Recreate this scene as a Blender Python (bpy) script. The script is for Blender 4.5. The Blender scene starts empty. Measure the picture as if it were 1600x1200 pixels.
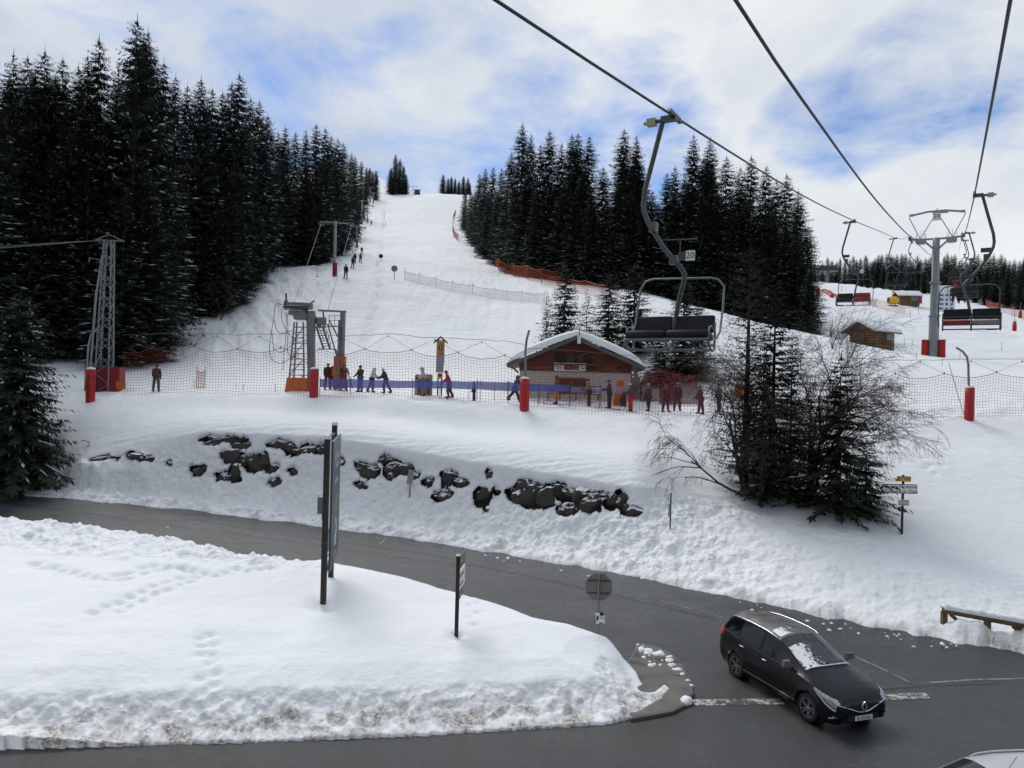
import bpy, math, random
import numpy as np
from mathutils import Vector, Matrix
R = math.radians
random.seed(7); RNG = np.random.default_rng(11)
scene = bpy.context.scene
COL = scene.collection
F = 1150.0; PHI = R(1.5)      # focal length in photo pixels, camera roll
CP, SP = math.cos(PHI), math.sin(PHI)

# ------------------------------------------------------------------ camera
cam_d = bpy.data.cameras.new("camera"); cam = bpy.data.objects.new("camera", cam_d); COL.objects.link(cam)
cam_d.sensor_width = 36; cam_d.lens = 36 * F / 1600; cam_d.clip_start = 0.1; cam_d.clip_end = 6000
cam.matrix_world = Matrix(((CP, -SP, 0, 0), (0, 0, -1, 0), (SP, CP, 0, 0), (0, 0, 0, 1)))
scene.camera = cam

def ray(x, y):
    """ground-plan slopes (X/d, Z/d) of a view direction"""
    u, v = x - 800.0, 600.0 - y
    return (u * CP - v * SP) / F, (u * SP + v * CP) / F
def P(x, y, d):
    a, b = ray(x, y); return Vector((a * d, d, b * d))
def zat(x, y, d): return ray(x, y)[1] * d

# ------------------------------------------------------------------ materials
MATS = {}
class NT:
    def __init__(s, nt): s.nt = nt
    def n(s, typ, **kw):
        nd = s.nt.nodes.new(typ)
        for k, v in kw.items():
            if k.startswith('i_'):
                key = k[2:]
                key = int(key) if key.isdigit() else key.replace('_', ' ')
                nd.inputs[key].default_value = v
            else: setattr(nd, k, v)
        return nd
    def l(s, a, b): s.nt.links.new(a, b)
    def math(s, op, a, b=None, clamp=False):
        nd = s.nt.nodes.new('ShaderNodeMath'); nd.operation = op; nd.use_clamp = clamp
        for i, v in enumerate((a, b)):
            if v is None: continue
            if isinstance(v, (int, float)): nd.inputs[i].default_value = v
            else: s.l(v, nd.inputs[i])
        return nd.outputs[0]
    def mix(s, f, a, b):
        nd = s.nt.nodes.new('ShaderNodeMix'); nd.data_type = 'RGBA'
        for k, v in ((0, f), (6, a), (7, b)):
            if isinstance(v, (int, float)): nd.inputs[k].default_value = v
            elif isinstance(v, tuple): nd.inputs[k].default_value = (*v[:3], 1)
            else: s.l(v, nd.inputs[k])
        return nd.outputs[2]
    def ramp(s, f, pts):
        nd = s.nt.nodes.new('ShaderNodeValToRGB')
        el = nd.color_ramp.elements
        while len(el) < len(pts): el.new(0.5)
        for e, (p, c) in zip(el, pts):
            e.position = p; e.color = (c, c, c, 1) if isinstance(c, (int, float)) else (*c, 1)
        s.l(f, nd.inputs[0]); return nd.outputs[0]
    def noise(s, vec, scale, detail=4, rough=.55, dist=0):
        nd = s.nt.nodes.new('ShaderNodeTexNoise')
        nd.inputs['Scale'].default_value = scale; nd.inputs['Detail'].default_value = detail
        nd.inputs['Roughness'].default_value = rough; nd.inputs['Distortion'].default_value = dist
        if vec is not None: s.l(vec, nd.inputs['Vector'])
        return nd.outputs[0]
def newmat(name):
    m = bpy.data.materials.new(name); m.use_nodes = True
    t = NT(m.node_tree); b = m.node_tree.nodes['Principled BSDF']
    MATS[name] = m
    return m, t, b
def mat(name, col, rough=.6, metal=0, var=.25, scale=6, bump=.0, spec=.5, coat=0, bscale=None):
    """simple procedural paint/metal/cloth: base colour varied by noise"""
    if name in MATS: return MATS[name]
    m, t, b = newmat(name)
    co = t.n('ShaderNodeTexCoord').outputs['Object']
    nz = t.noise(co, scale, 5, .6)
    f = t.ramp(nz, [(.3, 0.0), (.7, 1.0)])
    c = t.mix(f, tuple(x * (1 - var) for x in col), tuple(min(1, x * (1 + var)) for x in col))
    t.l(c, b.inputs['Base Color'])
    b.inputs['Roughness'].default_value = rough; b.inputs['Metallic'].default_value = metal
    b.inputs['Specular IOR Level'].default_value = spec; b.inputs['Coat Weight'].default_value = coat
    if bump:
        bp = t.n('ShaderNodeBump', i_Strength=bump, i_Distance=.02)
        t.l(t.noise(co, bscale or scale * 4, 4), bp.inputs['Height']); t.l(bp.outputs[0], b.inputs['Normal'])
    return m

# ------------------------------------------------------------------ mesh builder
class MB:
    def __init__(s): s.v = []; s.f = []; s.m = []; s.sm = []; s.M = Matrix()
    def add(s, vs, fs, mi=0, smooth=False):
        o = len(s.v); M = s.M
        s.v += [tuple(M @ Vector(v)) for v in vs]
        for f in fs: s.f.append(tuple(i + o for i in f)); s.m.append(mi); s.sm.append(smooth)
    def box(s, c, size, mi=0, rot=None, taper=1.0):
        x, y, z = (k / 2 for k in size); c = Vector(c)
        vs = [Vector((a * x * (taper if d > 0 else 1), b * y * (taper if d > 0 else 1), d * z)) for d in (-1, 1) for a, b in ((-1, -1), (1, -1), (1, 1), (-1, 1))]
        if rot is not None: vs = [rot @ v for v in vs]
        s.add([v + c for v in vs], [(3, 2, 1, 0), (4, 5, 6, 7), (0, 1, 5, 4), (1, 2, 6, 5), (2, 3, 7, 6), (3, 0, 4, 7)], mi)
    def beam(s, a, b, w, h=None, mi=0):
        a, b = Vector(a), Vector(b); d = b - a
        s.box((a + b) / 2, (w, h or w, d.length), mi, d.to_track_quat('Z', 'Y').to_matrix())
    def tube(s, pts, r, n=8, mi=0, caps=True, smooth=True):
        pts = [Vector(p) for p in pts]; k = len(pts)
        rr = r if isinstance(r, (list, tuple)) else [r] * k
        vs = []; up = None
        for i, p in enumerate(pts):
            t = (pts[min(i + 1, k - 1)] - pts[max(i - 1, 0)])
            if t.length < 1e-9: t = Vector((0, 0, 1))
            t.normalize()
            if up is None:
                up = Vector((0, 0, 1)) if abs(t.z) < .9 else Vector((1, 0, 0))
            x = up.cross(t)
            if x.length < 1e-6: x = Vector((1, 0, 0)).cross(t)
            x.normalize(); y = t.cross(x); up = y
            for j in range(n):
                a = 2 * math.pi * j / n
                vs.append(p + (x * math.cos(a) + y * math.sin(a)) * rr[i])
        fs = [(i * n + j, i * n + (j + 1) % n, (i + 1) * n + (j + 1) % n, (i + 1) * n + j) for i in range(k - 1) for j in range(n)]
        s.add(vs, fs, mi, smooth)
        if caps:
            s.add(vs[:n], [tuple(range(n))[::-1]], mi); s.add(vs[-n:], [tuple(range(n))], mi)
    def lathe(s, prof, c=(0, 0, 0), axis='Z', n=24, mi=0, smooth=True):
        vs = []
        for r, z in prof:
            for j in range(n):
                a = 2 * math.pi * j / n; x, y = r * math.cos(a), r * math.sin(a)
                v = (x, y, z) if axis == 'Z' else ((x, z, y) if axis == 'Y' else (z, x, y))
                vs.append(Vector(v) + Vector(c))
        fs = [(i * n + j, i * n + (j + 1) % n, (i + 1) * n + (j + 1) % n, (i + 1) * n + j) for i in range(len(prof) - 1) for j in range(n)]
        s.add(vs, fs, mi, smooth)
    def prism(s, poly, a, b, mi=0, plane='XZ'):
        """polygon extruded between offsets a and b along the plane's normal"""
        def pt(p, h): return (p[0], h, p[1]) if plane == 'XZ' else ((p[0], p[1], h) if plane == 'XY' else (h, p[0], p[1]))
        n = len(poly); vs = [pt(p, a) for p in poly] + [pt(p, b) for p in poly]
        s.add(vs, [tuple(range(n)), tuple(range(2 * n - 1, n - 1, -1))] + [(i, (i + n), (i + 1) % n + n, (i + 1) % n) for i in range(n)], mi)
    def build(s, name, mats, parent=None, origin=None):
        me = bpy.data.meshes.new(name)
        o0 = Vector(origin) if origin is not None else Vector((0, 0, 0))
        me.from_pydata([tuple(Vector(v) - o0) for v in s.v], [], s.f)
        for m in (mats if isinstance(mats, (list, tuple)) else [mats]): me.materials.append(m)
        me.polygons.foreach_set('material_index', s.m); me.polygons.foreach_set('use_smooth', s.sm)
        me.update()
        ob = bpy.data.objects.new(name, me); COL.objects.link(ob)
        if origin is not None: ob.location = o0
        if parent is not None: ob.parent = parent
        return ob
def npmesh(name, V, Fq, mats, mi=None, smooth=False):
    """fast mesh from numpy; Fq is (n,3) or (n,4)"""
    me = bpy.data.meshes.new(name); k = Fq.shape[1]
    me.vertices.add(len(V)); me.vertices.foreach_set('co', np.ascontiguousarray(V, dtype=np.float32).ravel())
    me.loops.add(Fq.size); me.loops.foreach_set('vertex_index', np.ascontiguousarray(Fq, dtype=np.int32).ravel())
    me.polygons.add(len(Fq)); me.polygons.foreach_set('loop_start', np.arange(0, Fq.size, k, dtype=np.int32))
    me.polygons.foreach_set('loop_total', np.full(len(Fq), k, dtype=np.int32))
    for m in (mats if isinstance(mats, (list, tuple)) else [mats]): me.materials.append(m)
    if mi is not None: me.polygons.foreach_set('material_index', np.ascontiguousarray(mi, dtype=np.int32))
    me.polygons.foreach_set('use_smooth', np.full(len(Fq), smooth)); me.update(calc_edges=True)
    return me
def link(name, me, parent=None, loc=None):
    o = bpy.data.objects.new(name, me); COL.objects.link(o)
    if parent is not None: o.parent = parent
    if loc is not None: o.location = loc
    return o
def tag(o, label=None, cat=None, group=None, kind=None):
    if label: o['label'] = label
    if cat: o['category'] = cat
    if group: o['group'] = group
    if kind: o['kind'] = kind
    return o
def thing(name, label, cat, loc, rz=0, group=None, scale=1):
    o = bpy.data.objects.new(name, None); COL.objects.link(o); o.empty_display_size = .2
    o.location = loc; o.rotation_euler = (0, 0, rz); o.scale = (scale,) * 3
    return tag(o, label, cat, group)
def copy_tree(o, parent=None):
    kids = list(o.children)
    c = o.copy(); COL.objects.link(c)
    if parent is not None: c.parent = parent
    for ch in kids:
        k = copy_tree(ch, c); k.matrix_parent_inverse = ch.matrix_parent_inverse.copy()
    return c
def text_mesh(s, size, mb_mat, name, parent, loc, rot, align='CENTER', extr=.002, sx=1):
    cu = bpy.data.curves.new('txt', 'FONT'); cu.body = s; cu.size = size; cu.align_x = align; cu.align_y = 'CENTER'
    cu.extrude = extr; cu.resolution_u = 3
    ob = bpy.data.objects.new('txt', cu); COL.objects.link(ob)
    dg = bpy.context.evaluated_depsgraph_get(); dg.update()
    me = bpy.data.meshes.new_from_object(ob.evaluated_get(dg)); me.name = name
    bpy.data.objects.remove(ob); bpy.data.curves.remove(cu)
    me.materials.clear(); me.materials.append(mb_mat)
    o = link(name, me, parent); o.location = loc; o.rotation_euler = rot; o.scale = (sx, 1, 1)
    return o

def strokes(n, size, m_, name, parent, loc, rot, sx=1):
    """a line of small letter-like strokes, for lettering the photo shows but nobody can read"""
    rg = random.Random(n * 7 + int(size * 100)); mb = MB(); w = size * .55; x = -n * w / 2
    for i in range(n):
        h = size * rg.choice((.5, .5, .7)); mb.box((x + w * .25, h / 2 - size * .3, 0), (w * .22, h, .004)); mb.box((x + w * .5, size * (rg.choice((.0, .2)) - .25), 0), (w * .5, size * .12, .004)); x += w
    o = mb.build(name, m_, parent); o.location = loc; o.rotation_euler = rot; o.scale = (sx, 1, 1); return o

# ------------------------------------------------------------------ numpy noise
_perm = RNG.permutation(4096); _g = RNG.random(4096) * 2 * math.pi
def perlin(x, y):
    xi = np.floor(x).astype(np.int64); yi = np.floor(y).astype(np.int64); xf = x - xi; yf = y - yi
    u = xf * xf * xf * (xf * (xf * 6 - 15) + 10); v = yf * yf * yf * (yf * (yf * 6 - 15) + 10)
    def g(a, b, dx, dy):
        h = _g[_perm[(_perm[a & 4095] + b) & 4095]]; return np.cos(h) * dx + np.sin(h) * dy
    n00 = g(xi, yi, xf, yf); n10 = g(xi + 1, yi, xf - 1, yf); n01 = g(xi, yi + 1, xf, yf - 1); n11 = g(xi + 1, yi + 1, xf - 1, yf - 1)
    return ((n00 * (1 - u) + n10 * u) * (1 - v) + (n01 * (1 - u) + n11 * u) * v) * 1.5
def fbm(x, y, o=4, g=.5):
    a = 1.0; r = 0; t = 0
    for i in range(o): r = r + a * perlin(x * 2 ** i + 17.3 * i, y * 2 ** i - 9.1 * i); t += a; a *= g
    return r / t
def sstep(a, b, x):
    t = np.clip((x - a) / (b - a), 0, 1); return t * t * (3 - 2 * t)

# ------------------------------------------------------------------ terrain
def zroad(X): return -7.7 + .045 * np.maximum(0, -X - 2)
def road_hit(x, y, up=0.0):
    a, b = ray(x, y); d = 30.0
    for _ in range(40): d = (float(zroad(a * d)) + up) / b
    return Vector((a * d, d, float(zroad(a * d)) + up))
# columns of the profile: photo x -> list of (distance, height) at matching features
CX = [-500, 0, 130, 320, 520, 600, 660, 740, 1000, 1100, 1200, 1400, 1600, 2100]
def yy(x, y, d): return (d, zat(x, y, d))
Ey = [742, 772, 781, 800, 826, 837, 845, 858, 903, 923, 944, 987, 1018, 1110]
B = [yy(-500, 735, 43), yy(0, 748, 40.6), yy(130, 735, 40.4), yy(320, 757, 40.2), yy(520, 765, 39), yy(600, 772, 38.4), yy(660, 778, 37.8), yy(740, 788, 36.8), yy(1000, 808, 33.4), yy(1100, 812, 33.2), yy(1200, 838, 31.4), yy(1400, 872, 28.8), yy(1600, 940, 25.6), yy(2100, 1000, 25)]
C = [yy(-500, 730, 44), yy(0, 735, 41.8), yy(130, 718, 41.2), yy(320, 692, 41.0), yy(520, 702, 39.8), yy(600, 716, 39.2), yy(660, 727, 38.6), yy(740, 742, 37.6), yy(1000, 778, 34.2), yy(1100, 775, 35), yy(1200, 800, 34), yy(1400, 845, 31.8), yy(1600, 895, 29.6), yy(2100, 940, 29)]
C2 = [yy(-500, 720, 45), yy(0, 720, 42.5), yy(130, 700, 42.0), yy(320, 672, 42.0), yy(520, 680, 40.9), yy(600, 694, 40.3), yy(660, 704, 39.8), yy(740, 718, 38.8), yy(1000, 757, 35.4), yy(1100, 760, 36), yy(1200, 770, 35.6), yy(1400, 800, 34.4), yy(1600, 830, 33.4), yy(2100, 900, 33)]
C3 = [yy(-500, 665, 47), yy(0, 660, 45), yy(130, 640, 45.0), yy(320, 634, 44.8), yy(520, 640, 43.9), yy(600, 648, 43.4), yy(660, 654, 43), yy(740, 664, 42.2), yy(1000, 685, 40.4), yy(1100, 690, 41), yy(1200, 690, 41), yy(1400, 690, 42.4), yy(1600, 690, 43), yy(2100, 720, 43)]
D = [yy(-500, 610, 49), yy(0, 622, 48), yy(130, 617, 47.4), yy(320, 615, 47), yy(520, 619, 46), yy(600, 622, 45.4), yy(660, 626, 45), yy(740, 632, 44.6), yy(1000, 652, 44), yy(1100, 656, 44.2), yy(1200, 657, 44.6), yy(1400, 654, 46), yy(1600, 648, 47), yy(2100, 640, 48)]
def row(d, zs): return [(d, z) for z in zs]
#              -500   0   130  320  520  600  660  740 1000 1100 1200 1400 1600 2100
Fk = row(52, [-.5, -.8, -.8, -.75, -.6, -.6, -.7, -.8, -.75, -.5, -.2, 0, .1, .1])
G = row(62, [1.5, 1.0, 1.0, 1.0, .7, .7, .7, .8, 2.2, 3.2, 3.6, 2.9, 1.6, 1.5])
H = row(75, [4, 4, 4.5, 5, 5.2, 5.2, 5.2, 5.2, 8.4, 7.9, 6.7, 4.3, 2.7, 2.5])
I = row(96, [9, 10, 11, 12.5, 13.2, 13.2, 13.1, 12.8, 12.5, 10.5, 8.0, 5.0, 4.6, 4])
J = row(134, [18, 19, 20, 21, 21.5, 21.5, 21, 20.5, 18.5, 16.5, 14.5, 11.5, 10.8, 10])
K = row(190, [32, 33, 34, 34, 33, 33, 32.5, 32, 29, 27, 25.3, 23, 20.5, 19])
L = row(300, [60, 60, 61, 62, 63, 63, 62.5, 62, 54, 49, 46, 42, 37, 34])
M = row(450, [105, 105, 108, 112, 116, 115, 113, 112, 90, 76, 66, 61, 55, 50])
N = row(600, [160, 160, 162, 165, 166, 158, 120, 117, 95, 82, 72, 68, 62, 55])
O = row(1500, [150, 150, 150, 150, 150, 140, 110, 100, 90, 80, 75, 70, 65, 60])
_lip = lambda x: 1.0 if 250 < x < 1010 else .0
C2 = [((c[0] + .22, c2[1]) if _lip(x) else c2) for x, c, c2 in zip(CX, C, C2)]
KN = [B, C, C2, C3, D, Fk, G, H, I, J, K, L, M, N, O]
fx = np.linspace(-500, 2100, 521)
def smoothrow(vals, w=9):
    a = np.interp(fx, CX, vals); k = np.hanning(w + 2)[1:-1]; k /= k.sum()
    return np.convolve(np.pad(a, w // 2, mode='edge'), k, 'valid')
Ed = [road_hit(x, y).y for x, y in zip(CX, Ey)]
KD = [smoothrow(Ed)] + [smoothrow([p[0] for p in k]) for k in KN]
KZ = [None] + [smoothrow([p[1] for p in k], 5 if i < 2 else 15) for i, k in enumerate(KN)]

NC = 960
S = np.linspace(-1.12, 1.08, NC)
dr = [9.0]
while dr[-1] < 1500:
    d = dr[-1]
    dr.append(d + .055 if 33 < d < 42.6 else d * (1.0045 if d < 50 else (1.0075 if d < 150 else 1.02)))
DR = np.array(dr); NR = len(DR)
SS, DD = np.meshgrid(S, DR); XX = SS * DD
px = 800 + S * F
wob = fbm(px / 45, px * 0 + 3.3, 4) * .55
def pchip(xk, yk, x):
    h = np.diff(xk); dl = np.diff(yk) / h; m = np.zeros(len(xk))
    for i in range(1, len(xk) - 1):
        if dl[i - 1] * dl[i] > 0:
            w1 = 2 * h[i] + h[i - 1]; w2 = h[i] + 2 * h[i - 1]; m[i] = (w1 + w2) / (w1 / dl[i - 1] + w2 / dl[i])
    m[0] = dl[0]; m[-1] = dl[-1]
    i = np.clip(np.searchsorted(xk, x) - 1, 0, len(h) - 1); t = (x - xk[i]) / h[i]; hh = h[i]
    r = (2 * t**3 - 3 * t**2 + 1) * yk[i] + (t**3 - 2 * t**2 + t) * hh * m[i] + (-2 * t**3 + 3 * t**2) * yk[i + 1] + (t**3 - t**2) * hh * m[i + 1]
    r = np.where(x < xk[0], yk[0], r); return r
ZZ = np.zeros_like(XX); KK = np.zeros_like(XX)
for c in range(NC):
    p = px[c]; dk = [np.interp(p, fx, a) for a in KD]; zk = [np.interp(p, fx, a) for a in KZ[1:]]
    e = dk[0] + wob[c]; zr = float(zroad(S[c] * e))
    xs = [e - .5, e, e + .35, e + 1.4] + dk[1:]
    zs = [zr - .5, zr - .03, zr + .22, zr + .42 + .0] + zk
    for i in range(1, len(xs)):
        if xs[i] <= xs[i - 1] + .05: xs[i] = xs[i - 1] + .05
    if zs[4] < zs[3] + .05: zs[3] = zs[4] - .05
    xs = np.array(xs); zs = np.array(zs)
    ZZ[:, c] = pchip(xs, zs, DR); KK[:, c] = np.interp(DR, xs, np.arange(len(xs)))
# KK index: 0-1 edge, 2-3 plough bank, 4 wall foot, 5 wall top, 6 C2, 7 C3, 8 D, 9 F, 10 G, 11 H ...
PXX = 800 + SS * F
def band(a, b, s=.4): return sstep(a - s, a + s, KK) * (1 - sstep(b - s, b + s, KK))
lump = band(1.6, 4.9, .4)
n1 = fbm(XX / 1.3, DD / 1.1, 5, .55); n2 = fbm(XX / .45 + 9, DD / .4, 4, .6); n3 = fbm(XX / 6, DD / 6 + 5, 4)
ridged = 1 - np.abs(fbm(XX / 2.2 + 4, DD / 2.0, 4)) * 2.4
lump = lump * (1 - .55 * sstep(1000, 1300, PXX))
bil = np.abs(fbm(XX / 1.1 + 3, DD / 1.0 + 8, 3)); bil2 = np.abs(fbm(XX / .42 + 13, DD / .40 + 2, 2)); bil3 = np.abs(fbm(XX / .2, DD / .2, 2))
ZZ += lump * (n1 * .30 + bil * .42 + bil2 * .20 + bil3 * .07 - .12)
# rough wall band under the lip: noise moves the face in and out
wallx = sstep(90, 200, PXX) * (1 - sstep(980, 1060, PXX))
ZZ += wallx * band(4.0, 5.0, .5) * (fbm(XX / .9, DD / .7, 4) * .45)
ZZ += wallx * band(5.2, 6.3, .3) * (n2 * .04 + fbm(XX / 3, DD / .25, 3) * .05)
ZZ += band(6.4, 8.2, .5) * (n3 * .16 + fbm(XX / 2.5 + 40, DD / 2.5, 3) * .04)
ZZ += band(7.8, 8.8, .3) * (fbm(XX / 1.4 + 7, DD / 1.2, 4) * .20)
ZZ += band(9, 40, .5) * (n3 * .25 * sstep(52, 90, DD) + fbm(XX / 18, DD / 18, 4) * .9 * sstep(60, 140, DD) + n1 * .03)
# rough ungroomed snow left of the tow track and beside the pylon
rough = sstep(250, 330, PXX) * (1 - sstep(500, 540, PXX)) * sstep(58, 66, DD) * (1 - sstep(120, 160, DD))
ZZ += rough * (fbm(XX / 2.6 + DD / 6, DD / 9, 4, .6) * .5)
def seg_dist(X, Y, pts):
    best = np.full(X.shape, 1e9)
    for (ax, ay), (bx, by) in zip(pts[:-1], pts[1:]):
        dx, dy = bx - ax, by - ay; t = np.clip(((X - ax) * dx + (Y - ay) * dy) / (dx * dx + dy * dy), 0, 1)
        best = np.minimum(best, np.hypot(X - ax - t * dx, Y - ay - t * dy))
    return best
def inside(X, Y, poly):
    r = np.zeros(X.shape, bool); n = len(poly)
    for i in range(n):
        x1, y1 = poly[i]; x2, y2 = poly[(i + 1) % n]
        if y1 == y2: continue
        r ^= ((y1 > Y) != (y2 > Y)) & (X < (x2 - x1) * (Y - y1) / (y2 - y1) + x1)
    return r
# --- the snow-covered island between the two roads
up_px = [(-260, 790), (-120, 797), (0, 808), (150, 822), (270, 840), (360, 855), (430, 872), (470, 873), (500, 870), (560, 880), (640, 895), (720, 917), (790, 936), (850, 957), (905, 968), (960, 986), (995, 1012), (1010, 1050)]
lo_px = [(1010, 1050), (1040, 1066), (1058, 1082), (1052, 1100), (1010, 1118), (950, 1132), (800, 1141), (600, 1152), (400, 1160), (200, 1166), (0, 1170), (-300, 1176)]
UPW = [tuple(road_hit(x, y, .78).xy) for x, y in up_px[:-1]] + [tuple(road_hit(1010, 1050, .5).xy)]
LOW = [UPW[-1]] + [tuple(road_hit(x, y, .02).xy) for x, y in lo_px[1:]]
LOW.append((LOW[-1][0] - 30, LOW[-1][1])); UPW.insert(0, (UPW[0][0] - 25, UPW[0][1] + 8))
ISL = UPW + LOW[1:]
near = DD < 46
jx = fbm(XX / 1.5, DD / 1.5 + 50, 4) * .45
m = near & (XX > -75)
dU = np.full(XX.shape, 99.); dL = dU.copy(); ins = np.zeros(XX.shape, bool)
dU[m] = seg_dist(XX[m], DD[m], UPW); dL[m] = seg_dist(XX[m], DD[m], LOW); ins[m] = inside(XX[m], DD[m], ISL)
sgn = np.where(ins, 1, -1)
dUs = dU * sgn + jx * .25; dLs = dL * sgn + jx * .5
def prof(x, xs, ys): return np.interp(x, xs, ys)
fadeR = sstep(3.5, 7.2, XX)  # the nose of the island is a ploughed heap
hU = prof(dUs, [-.4, 0, .25, .7, 1.6, 6], [-.5, .0, .62, .82, .95, 1.05])
hL = prof(dLs, [-1.3, 0, .45, .8, 1.0, 1.35, 2.2, 4.0, 8], [-.5, .03, .17, .27, .36, .55, .78, .95, 1.05])
hI = np.minimum(hU, hL)
iw = sstep(.0, .5, dLs) * (1 - sstep(1.0, 1.5 + 1.6 * sstep(2, 6, XX), dLs)) * (dUs > .8) * .75
hI += iw * ((n2 * .10 + n1 * .1) * 1.2 + bil2 * .22 + bil3 * .14 - .06)
hI += sstep(1.2, 3, np.minimum(dUs, dLs)) * (n3 * .16 + fbm(XX / 2 + 3, DD / 2, 3) * .05)
left = sstep(-9, -14, XX) * sstep(.3, 1.2, dUs) * sstep(2.2, 4, dLs) * (1 - sstep(8, 13, dLs + 0 * XX))
lband = sstep(24, 26, DD) * (XX < -5) * sstep(.2, 1.0, dUs) * sstep(-5, -9, XX)
hI += lband * (n1 * .26 + bil * .40 + bil2 * .22 + .02)
ZI = zroad(XX) + hI
msk = (np.minimum(dUs, dLs * .3) > -.4) & near & (KK < 1.0)
ZZ = np.where(msk, np.maximum(ZZ, ZI), ZZ)
base_low = (KK <= 0) & ~msk
ZZ = np.where(base_low, np.minimum(ZZ, zroad(XX) - .45), ZZ)
def dimple(X, Y, r, dep):
    global ZZ
    q = ((XX - X)**2 + (DD - Y)**2) / (r * r); ZZ = ZZ - dep * np.exp(-q * 1.5)

# openings in the bank where the boulders show: photo outline of each dark gap (x, y, width, height in photo pixels)
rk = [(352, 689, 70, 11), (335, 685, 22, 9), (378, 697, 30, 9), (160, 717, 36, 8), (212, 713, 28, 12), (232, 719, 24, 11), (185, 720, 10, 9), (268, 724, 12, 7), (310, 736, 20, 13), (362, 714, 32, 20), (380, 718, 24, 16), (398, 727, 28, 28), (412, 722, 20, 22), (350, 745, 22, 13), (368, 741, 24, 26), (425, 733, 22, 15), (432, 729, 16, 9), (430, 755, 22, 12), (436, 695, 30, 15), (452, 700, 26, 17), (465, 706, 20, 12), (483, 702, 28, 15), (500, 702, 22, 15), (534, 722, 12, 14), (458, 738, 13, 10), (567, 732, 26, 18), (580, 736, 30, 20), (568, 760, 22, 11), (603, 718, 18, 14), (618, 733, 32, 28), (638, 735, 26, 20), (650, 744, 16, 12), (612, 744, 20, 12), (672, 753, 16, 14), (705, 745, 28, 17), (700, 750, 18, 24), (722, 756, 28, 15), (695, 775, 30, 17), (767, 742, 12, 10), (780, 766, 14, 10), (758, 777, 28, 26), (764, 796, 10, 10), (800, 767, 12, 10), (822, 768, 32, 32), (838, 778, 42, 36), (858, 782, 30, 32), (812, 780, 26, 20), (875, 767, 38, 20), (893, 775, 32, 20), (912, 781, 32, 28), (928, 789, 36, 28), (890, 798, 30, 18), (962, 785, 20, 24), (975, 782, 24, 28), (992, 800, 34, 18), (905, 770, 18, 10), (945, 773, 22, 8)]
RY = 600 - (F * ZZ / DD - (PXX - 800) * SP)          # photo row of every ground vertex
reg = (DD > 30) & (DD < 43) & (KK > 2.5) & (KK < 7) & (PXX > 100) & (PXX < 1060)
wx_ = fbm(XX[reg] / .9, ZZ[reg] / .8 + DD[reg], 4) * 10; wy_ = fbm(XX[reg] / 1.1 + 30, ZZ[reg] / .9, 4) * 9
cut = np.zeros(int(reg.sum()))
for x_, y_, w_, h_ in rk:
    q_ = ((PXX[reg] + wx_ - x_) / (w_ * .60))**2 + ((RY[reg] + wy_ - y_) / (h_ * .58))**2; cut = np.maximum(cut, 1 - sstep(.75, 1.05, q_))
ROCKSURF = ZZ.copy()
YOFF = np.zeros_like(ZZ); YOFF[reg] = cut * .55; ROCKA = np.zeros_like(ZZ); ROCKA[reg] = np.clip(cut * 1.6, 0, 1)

# lookup helpers
def ground(X, Y):
    s = X / Y; ci = (s - S[0]) / (S[1] - S[0]); ri = np.interp(Y, DR, np.arange(NR))
    c = int(min(max(ci, 0), NC - 2)); r = int(min(max(ri, 0), NR - 2)); a = min(max(ci - c, 0), 1); b = min(max(ri - r, 0), 1)
    return float((ZZ[r, c] * (1 - a) + ZZ[r, c + 1] * a) * (1 - b) + (ZZ[r + 1, c] * (1 - a) + ZZ[r + 1, c + 1] * a) * b)
def hit(x, y, dmin=12.0):
    a, b = ray(x, y); c = int(round((a - S[0]) / (S[1] - S[0]))); c = min(max(c, 0), NC - 1)
    ratio = ZZ[:, c] / DR
    ok = np.where((ratio > b) & (DR > dmin))[0]
    if len(ok) == 0:  # above the skyline: nearest top
        r = int(np.argmax(np.where(DR > dmin, ratio, -9))); d = DR[r]
    else:
        r = ok[0]
        if r > 0 and ratio[r - 1] < b: t = (b - ratio[r - 1]) / (ratio[r] - ratio[r - 1]); d = DR[r - 1] + t * (DR[r] - DR[r - 1])
        else: d = DR[r]
    return Vector((a * d, d, ground(a * d, d)))
def on(x, d, y=600):
    a = ray(x, y)[0]; return Vector((a * d, d, ground(a * d, d)))

# ski trail trench down the piste, tow track
tr = [tuple(hit(x, y).xy) for x, y in ((601, 312), (600, 330), (597, 372), (594, 400), (591, 430), (588, 455), (582, 480), (574, 510), (566, 540))]
mm = (DD > 58) & (DD < 500) & (PXX > 500) & (PXX < 700)
td = np.full(XX.shape, 99.); td[mm] = seg_dist(XX[mm] + fbm(XX[mm] / 5, DD[mm] / 5, 2) * .8, DD[mm], tr)
ZZ -= np.exp(-(td / .5)**2) * .38 * (1 - sstep(200, 450, DD) * .5) * (.6 + fbm(XX * 1.2, DD * .8, 3))
trench = np.exp(-(td / .6)**2)
rng = np.random.default_rng(5)
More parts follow.
